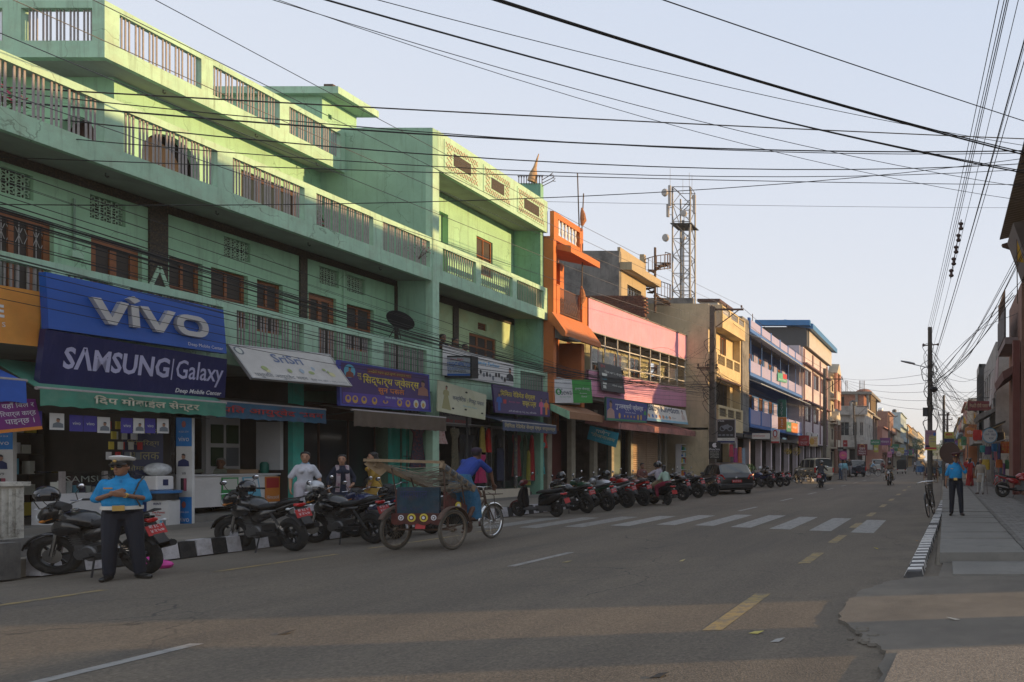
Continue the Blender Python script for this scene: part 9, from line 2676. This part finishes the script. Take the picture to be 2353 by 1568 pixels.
BAGC=[('red and yellow cloth shopping bag at the right edge',2310,1042,1.0,(.42,.06,.02),(.5,.35,.02)),('navy patterned shoulder bag right of the red one',2336,1040,.8,(.02,.03,.14),(.12,.15,.3)),('red folded umbrella-like bag left of the round sign',2246,1012,.9,(.4,.015,.012),None),('bright blue bag hanging below the round sign',2286,1038,.7,(.02,.15,.36),None),('dark purple bag behind the blue one',2270,1045,.7,(.06,.02,.09),None),('golden foil bag hanging low',2264,1080,.9,(.5,.34,.04),None),('orange bag low in the display',2296,1075,.7,(.45,.12,.02),None),('green bag low at the right edge',2318,1078,.8,(.05,.25,.1),None),('yellow bag with silver top at the right edge',2340,1082,.9,(.45,.4,.03),None),('pale straw hat shaped bag in the display',2326,1062,.7,(.45,.38,.22),None),('black backpack behind the hanging bags',2300,1015,.8,(.02,.02,.025),None),('maroon bag high under the shop hood',2348,1010,.8,(.15,.02,.04),None),('teal bag beside the display post',2258,1040,.6,(.02,.2,.2),None)]
for i,(lb,x,yb_,s_,c1,c2)in enumerate(BAGC):
 Y=36.8+(i%4)*.3
 p=fy(x,yb_,Y)
 t=thing('hanging_bag',lb,'bag',p,0,'bags hung out at the right-hand shop')
 b=MB();h_=.62*s_;w_=.27*s_
 rings=[]
 for u_,f_ in((0,.85),(.06,1),(.5,1.02),(.9,.95),(1,.9)):
  rings.append([p+V3((w_*f_*math.copysign(abs(math.cos(a))**.5,math.cos(a)),.08*s_*math.sin(a),h_*u_))for a in[2*PI*q/14 for q in range(14)]])
 b.loft(rings);b.build('sack',mat('bag%d'%i,c1,.6,var=.2,scale=9,dirt=c2,dscale=7,damt=.95),t,smooth=True)
 b=MB();b.tube([p+V3((-w_*.5,0,h_)),p+V3((-w_*.3,0,h_*1.35)),p+V3((w_*.3,0,h_*1.35)),p+V3((w_*.5,0,h_))],.012,5);b.build('handle',STEEL_D,t)
for i,(x0,x1,yb_,yt_,rgb,lb)in enumerate(((2290,2304,905,872,(.4,.36,.34),'pale pink board high on the grey sign building'),(2306,2330,940,895,(.3,.26,.24),'weathered grey board below the pale pink one'),(2332,2353,960,905,(.32,.24,.23),'stained pink board at the right picture edge'))):
 X=2.7
 t,pl,wd,ht=board('old_shop_board',lb,(X,42-2.2*i,4.9+.2*i),(X,40.3-2.2*i,4.9+.2*i),(X+.08,40.3-2.2*i,6.6+.2*i),(X+.08,42-2.2*i,6.6+.2*i),flat('oldboard%d'%i,rgb,.8,dirt=(.1,.09,.09),dscale=2),thick=.05)
YF_=mat('yellow_flag',(.55,.33,.03),.8,var=.3,scale=6,dirt=(.4,.05,.03),dscale=6)
for x0,y0,x1,y1,Y,hh,lb in((2338,640,2336,550,22,.7,'yellow triangular flag on a stick at the right edge'),(2284,905,2286,845,45,1.9,'long yellow and red flag beside the glazed bay'),(2213,985,2214,953,68,.9,'small yellow flag on the orange shrine roof'),(2237,980,2238,948,66,.9,'small orange flag right of the yellow one'),(1995,1010,1994,970,112,1.6,'pink pennant above the salmon house balcony')):
 a,c=fy(x0,y0,Y),fy(x1,y1,Y)
 t=thing('flag',lb,'flag',a)
 b=MB();b.tube([a-V3((0,0,.8)),c],.018,5);b.build('stick',RUST,t)
 b=MB();b.add([c,c+V3((.02,.02,-hh)),c+V3((hh*.35,.1,-hh*1.02)),c+V3((hh*.18,.0,-hh*.5)),c+V3((.01,.015,0)),c+V3((.03,.035,-hh)),c+V3((hh*.35,.115,-hh*1.02)),c+V3((hh*.18,.015,-hh*.5))],[(0,1,2,3),(7,6,5,4),(0,4,5,1),(1,5,6,2),(2,6,7,3),(3,7,4,0)]);b.build('cloth',PKF if 'pink' in lb else YF_,t)
for i in range(26):
 y_=36.6+.52*(i%13);z_=2.55 if i<13 else 1.5;w_=RN.uniform(.18,.3);h_=RN.uniform(.6,1.05)
 c_=RN.choice(((.06,.02,.08),(.02,.03,.1),(.25,.02,.03),(.03,.12,.08),(.3,.2,.03),(.02,.02,.02),(.3,.08,.1),(.1,.1,.12)))
 b=MB();X_=3.15-(.25 if i<13 else 0)
 b.loft([[(X_+.05*math.sin(a)*(1+.4*math.sin(3*a+i)),y_+w_*(.8+.3*u_)*math.cos(a),z_-h_*u_)for a in[2*PI*q/12 for q in range(12)]]for u_ in(0,.3,.65,1)])
 tag(b.build('hanging_garment',mat('shopcloth%d'%(i%8),c_,.9,var=.35,scale=9),smooth=True),'garment hanging in the crowded front of the right-hand bag shop','garment','garments crowding the right-hand shop front')
# == litter and small street things
b=MB();b.ell((-12.0,10.5,.08),.2,.16,.1,10,6);b.ell((-11.85,10.55,.05),.14,.1,.07,10,6)
tag(b.build('pink_plastic_bag',mat('pink_plastic',(.6,.04,.3),.5,bump=.8,bscale=20),smooth=True),'crumpled bright pink plastic bag lying under the motorcycle','bag')
for x,y,s_,lb in((-10.2,51.9,.5,'white sack lying beside the bicycles'),(-9.9,52.8,.4,'smaller grey sack beside the white one')):
 b=MB();b.ell((x,y,s_*.35),s_,s_*.8,s_*.45,12,8);tag(b.build('sack',mat('sack_white',(.4,.38,.36),.85,bump=.6,bscale=12),smooth=True),lb,'sack')
b=MB();b.prism([(-10.2,50.0),(-9.0,50.5),(-9.1,50.8),(-10.3,50.4)],'z',0,.14);tag(b.build('stone_slab',CONC),'broken concrete slab on the road edge by the bicycles','slab')
LIT=[('scrap of yellow paper on the road near the yellow dash',1568,1289,(.4,.33,.15)),('tiny crumpled wrapper near the right apron',1787,1473,(.3,.29,.27)),('dry leaf on the road below the zebra crossing',1303,1292,(.25,.2,.1)),('yellow lemon peel on the asphalt near the kerb',2013,1261,(.5,.4,.03)),('orange rind by the striped kerb',2105,1243,(.45,.18,.02)),('bit of straw near the middle of the road',1738,1455,(.4,.34,.1)),('dark twig on the near road',660,1455,(.04,.035,.03)),('cigarette end on the right apron',2190,1424,(.4,.36,.3)),('black scrap near the bottom of the road',1515,1554,(.03,.03,.03))]
for lb,x,y,c_ in LIT:
 p=gd(x,y,.006 if x<2060 else.04)
 b=MB();a=RN.uniform(0,3);l_=.07
 b.slab(p+V3((-l_*math.cos(a),-l_*math.sin(a),.004)),p+V3((.02,-.03,.002)),p+V3((l_*math.cos(a),l_*math.sin(a),.02)),p+V3((-.02,.03,.012)),.003)
 tag(b.build('litter_scrap',flat('litter_%s'%x,c_,.9)),lb,'litter','scraps of litter on the road')
pt=thing('awning_bicycle_sign','thin black ornamental iron stand before the turquoise pillar','iron stand',(-14.2,18.4,.235))
b=MB();b.tube([(-14.2,18.4,.235),(-14.2,18.4,1.9)],.012,5)
for z_ in(1.3,1.75):
 b.tube([(-14.3,18.4,z_),(-14.1,18.4,z_)],.01,4)
b.build('rod',STEEL_D,pt)
pt.name='iron_stand'
for i,y_ in enumerate((66.5,69.5)):
 t=thing('air_conditioner',('nearer' if i==0 else 'farther')+' air conditioner box on the lilac building wall','air conditioner',(-12.95,y_,3.7))
 b=MB();b.box(-13.15,-12.75,y_,y_+.9,3.7,4.4);b.build('casing',WHT,t)
 b=MB();b.lathe([(.02,0),(.26,.004),(.26,.02)],16,TR(-12.76,y_+.45,4.05)@RY(PI/2));b.build('fan_grille',BLACKP,t)
def tree(label,x,y,h,r):
 t=thing('street_tree',label,'tree',(x,y,0))
 b=MB();b.tube([(x,y,0),(x+.1,y,h*.35),(x-.1,y,h*.6)],[.22,.16,.1],8)
 for k in range(5):
  a=k*1.3;b.tube([(x,y,h*(.35+.05*k)),(x+r*.7*math.cos(a),y+r*.7*math.sin(a),h*(.6+.06*k))],[.08,.03],5)
 b.build('trunk',RUST,t)
 b=MB()
 for k in range(26):
  c=V3((x+RN.uniform(-r,r)*.75,y+RN.uniform(-r,r)*.75,h*RN.uniform(.5,.95)))
  for q in range(55):
   p=c+V3((RN.gauss(0,.35),RN.gauss(0,.35),RN.gauss(0,.28)))*r*.5
   a=V3((RN.gauss(0,1),RN.gauss(0,1),RN.gauss(0,1))).normalized();d=a.orthogonal().normalized();s_=RN.uniform(.12,.26)
   b.add([p-a*s_,p+d*s_*.5,p+a*s_,p-d*s_*.5],[(0,1,2,3)])
 b.build('crown',LEAF,t)
for lb,x,y,h,r in(('dark tree far along the right roadside',1.2,150,7,2.2),('distant tree by the far left houses',-8.2,205,8,2.6),('distant tree near the far right houses',1.5,230,8.5,3),('far tree in the middle of the street end',-3.2,322,9,3.2)):
 tree(lb,x,y,h,r)
for i in range(16):
 L_s=i<9
 y_=(100+i*12+RN.uniform(-4,4))if L_s else(58+(i-9)*14)
 X_=-9.4+RN.uniform(-.3,.3)if L_s else 2.4+RN.uniform(-.3,.2)
 z_=RN.uniform(2.8,4.6);w_,h_=RN.uniform(1.0,1.7),RN.uniform(.7,1.5)
 c_=RN.choice(((.3,.03,.03),(.04,.06,.25),(.4,.33,.06),(.45,.44,.42),(.04,.2,.1),(.2,.05,.2),(.45,.16,.03)))
 t,pl,wd,ht=board('projecting_shop_board','small projecting shop board in the distant %s row'%('left' if L_s else 'right'),(X_-w_/2,y_,z_),(X_+w_/2,y_,z_),(X_+w_/2,y_,z_+h_),(X_-w_/2,y_,z_+h_),flat('farboard%d'%(i%7),c_),thick=.1,group='projecting boards of the distant %s row'%('left' if L_s else 'right'))
 T(t,pl,RN.choice(('पसल','मोबाइल','होटल','सेन्टर','मेडिकल')),.12,.88,.3,.7,wd,ht,WHITE_I if c_[0]+c_[1]<.8 else BLACK_I)
for i,(x,y,z_)in enumerate(((-12,92,8.45),(-12.5,118,7.4),(-12,150,8.5),(-12.2,170,13.1),(-12,200,11.6),(5,60,6.5),(5,85,8.6),(5,100,9.6),(5.2,125,9.1),(-15.5,68,10.8),(-15.5,53,10.75))):
 t=thing('roof_water_tank','black water tank on a distant roof','water tank',(x,y,z_),0,'water tanks on distant roofs')
 b=MB();b.lathe([(.5,0),(.55,.1),(.55,.95),(.36,1.15),(.12,1.2)],12,TR(x,y,z_));b.build('tank',BLACKP,t,smooth=True)
 b=MB();b.tube([(x+.9,y,z_),(x+.9,y,z_+RN.uniform(1.2,2.6))],.03,4);b.build('pipe',RUST,t)
for nm,lb,x0,x1,y0,y1,H_,m in(('end_house','pale hazy house closing the far end of the street',-9,-2.2,360,372,10,P2),('end_house','low ochre house right of the pale one at the street end',-2.0,3.5,330,345,7.5,P5)):
 t=thing(nm,lb,'building',((x0+x1)/2,y0,0))
 hs=[(x0+.8+k*1.9,x0+1.8+k*1.9,z_,z_+1.4)for k in range(3)for z_ in(1.2,4.4,7.2)if z_+1.8<H_]
 wall(t,'front_wall',m,'y',y0,-1,x0,x1,0,H_,hs,.3);pbox(t,'rear_block',DARK,x0,x1,y0+.6,y1,0,H_-.1)
 pbox(t,'roof',P6,x0-.4,x1+.4,y0-.4,y1,H_+.01,H_+.3)
# == air
hz=bpy.data.materials.new('hazy_air')
hz.use_nodes=True
ht_=hz.node_tree
ht_.nodes.remove(ht_.nodes['Principled BSDF'])
pv=ht_.nodes.new('ShaderNodeVolumePrincipled')
pv.inputs['Color'].default_value=(.95,.9,.84,1)
pv.inputs['Density'].default_value=.0006
ht_.links.new(pv.outputs[0],ht_.nodes['Material Output'].inputs['Volume'])
b=MB();b.box(-75,75,-28,420,-1.05,24)
hzo=tag(b.build('haze',hz),'thin dusty haze filling the street air','haze',kind='stuff')
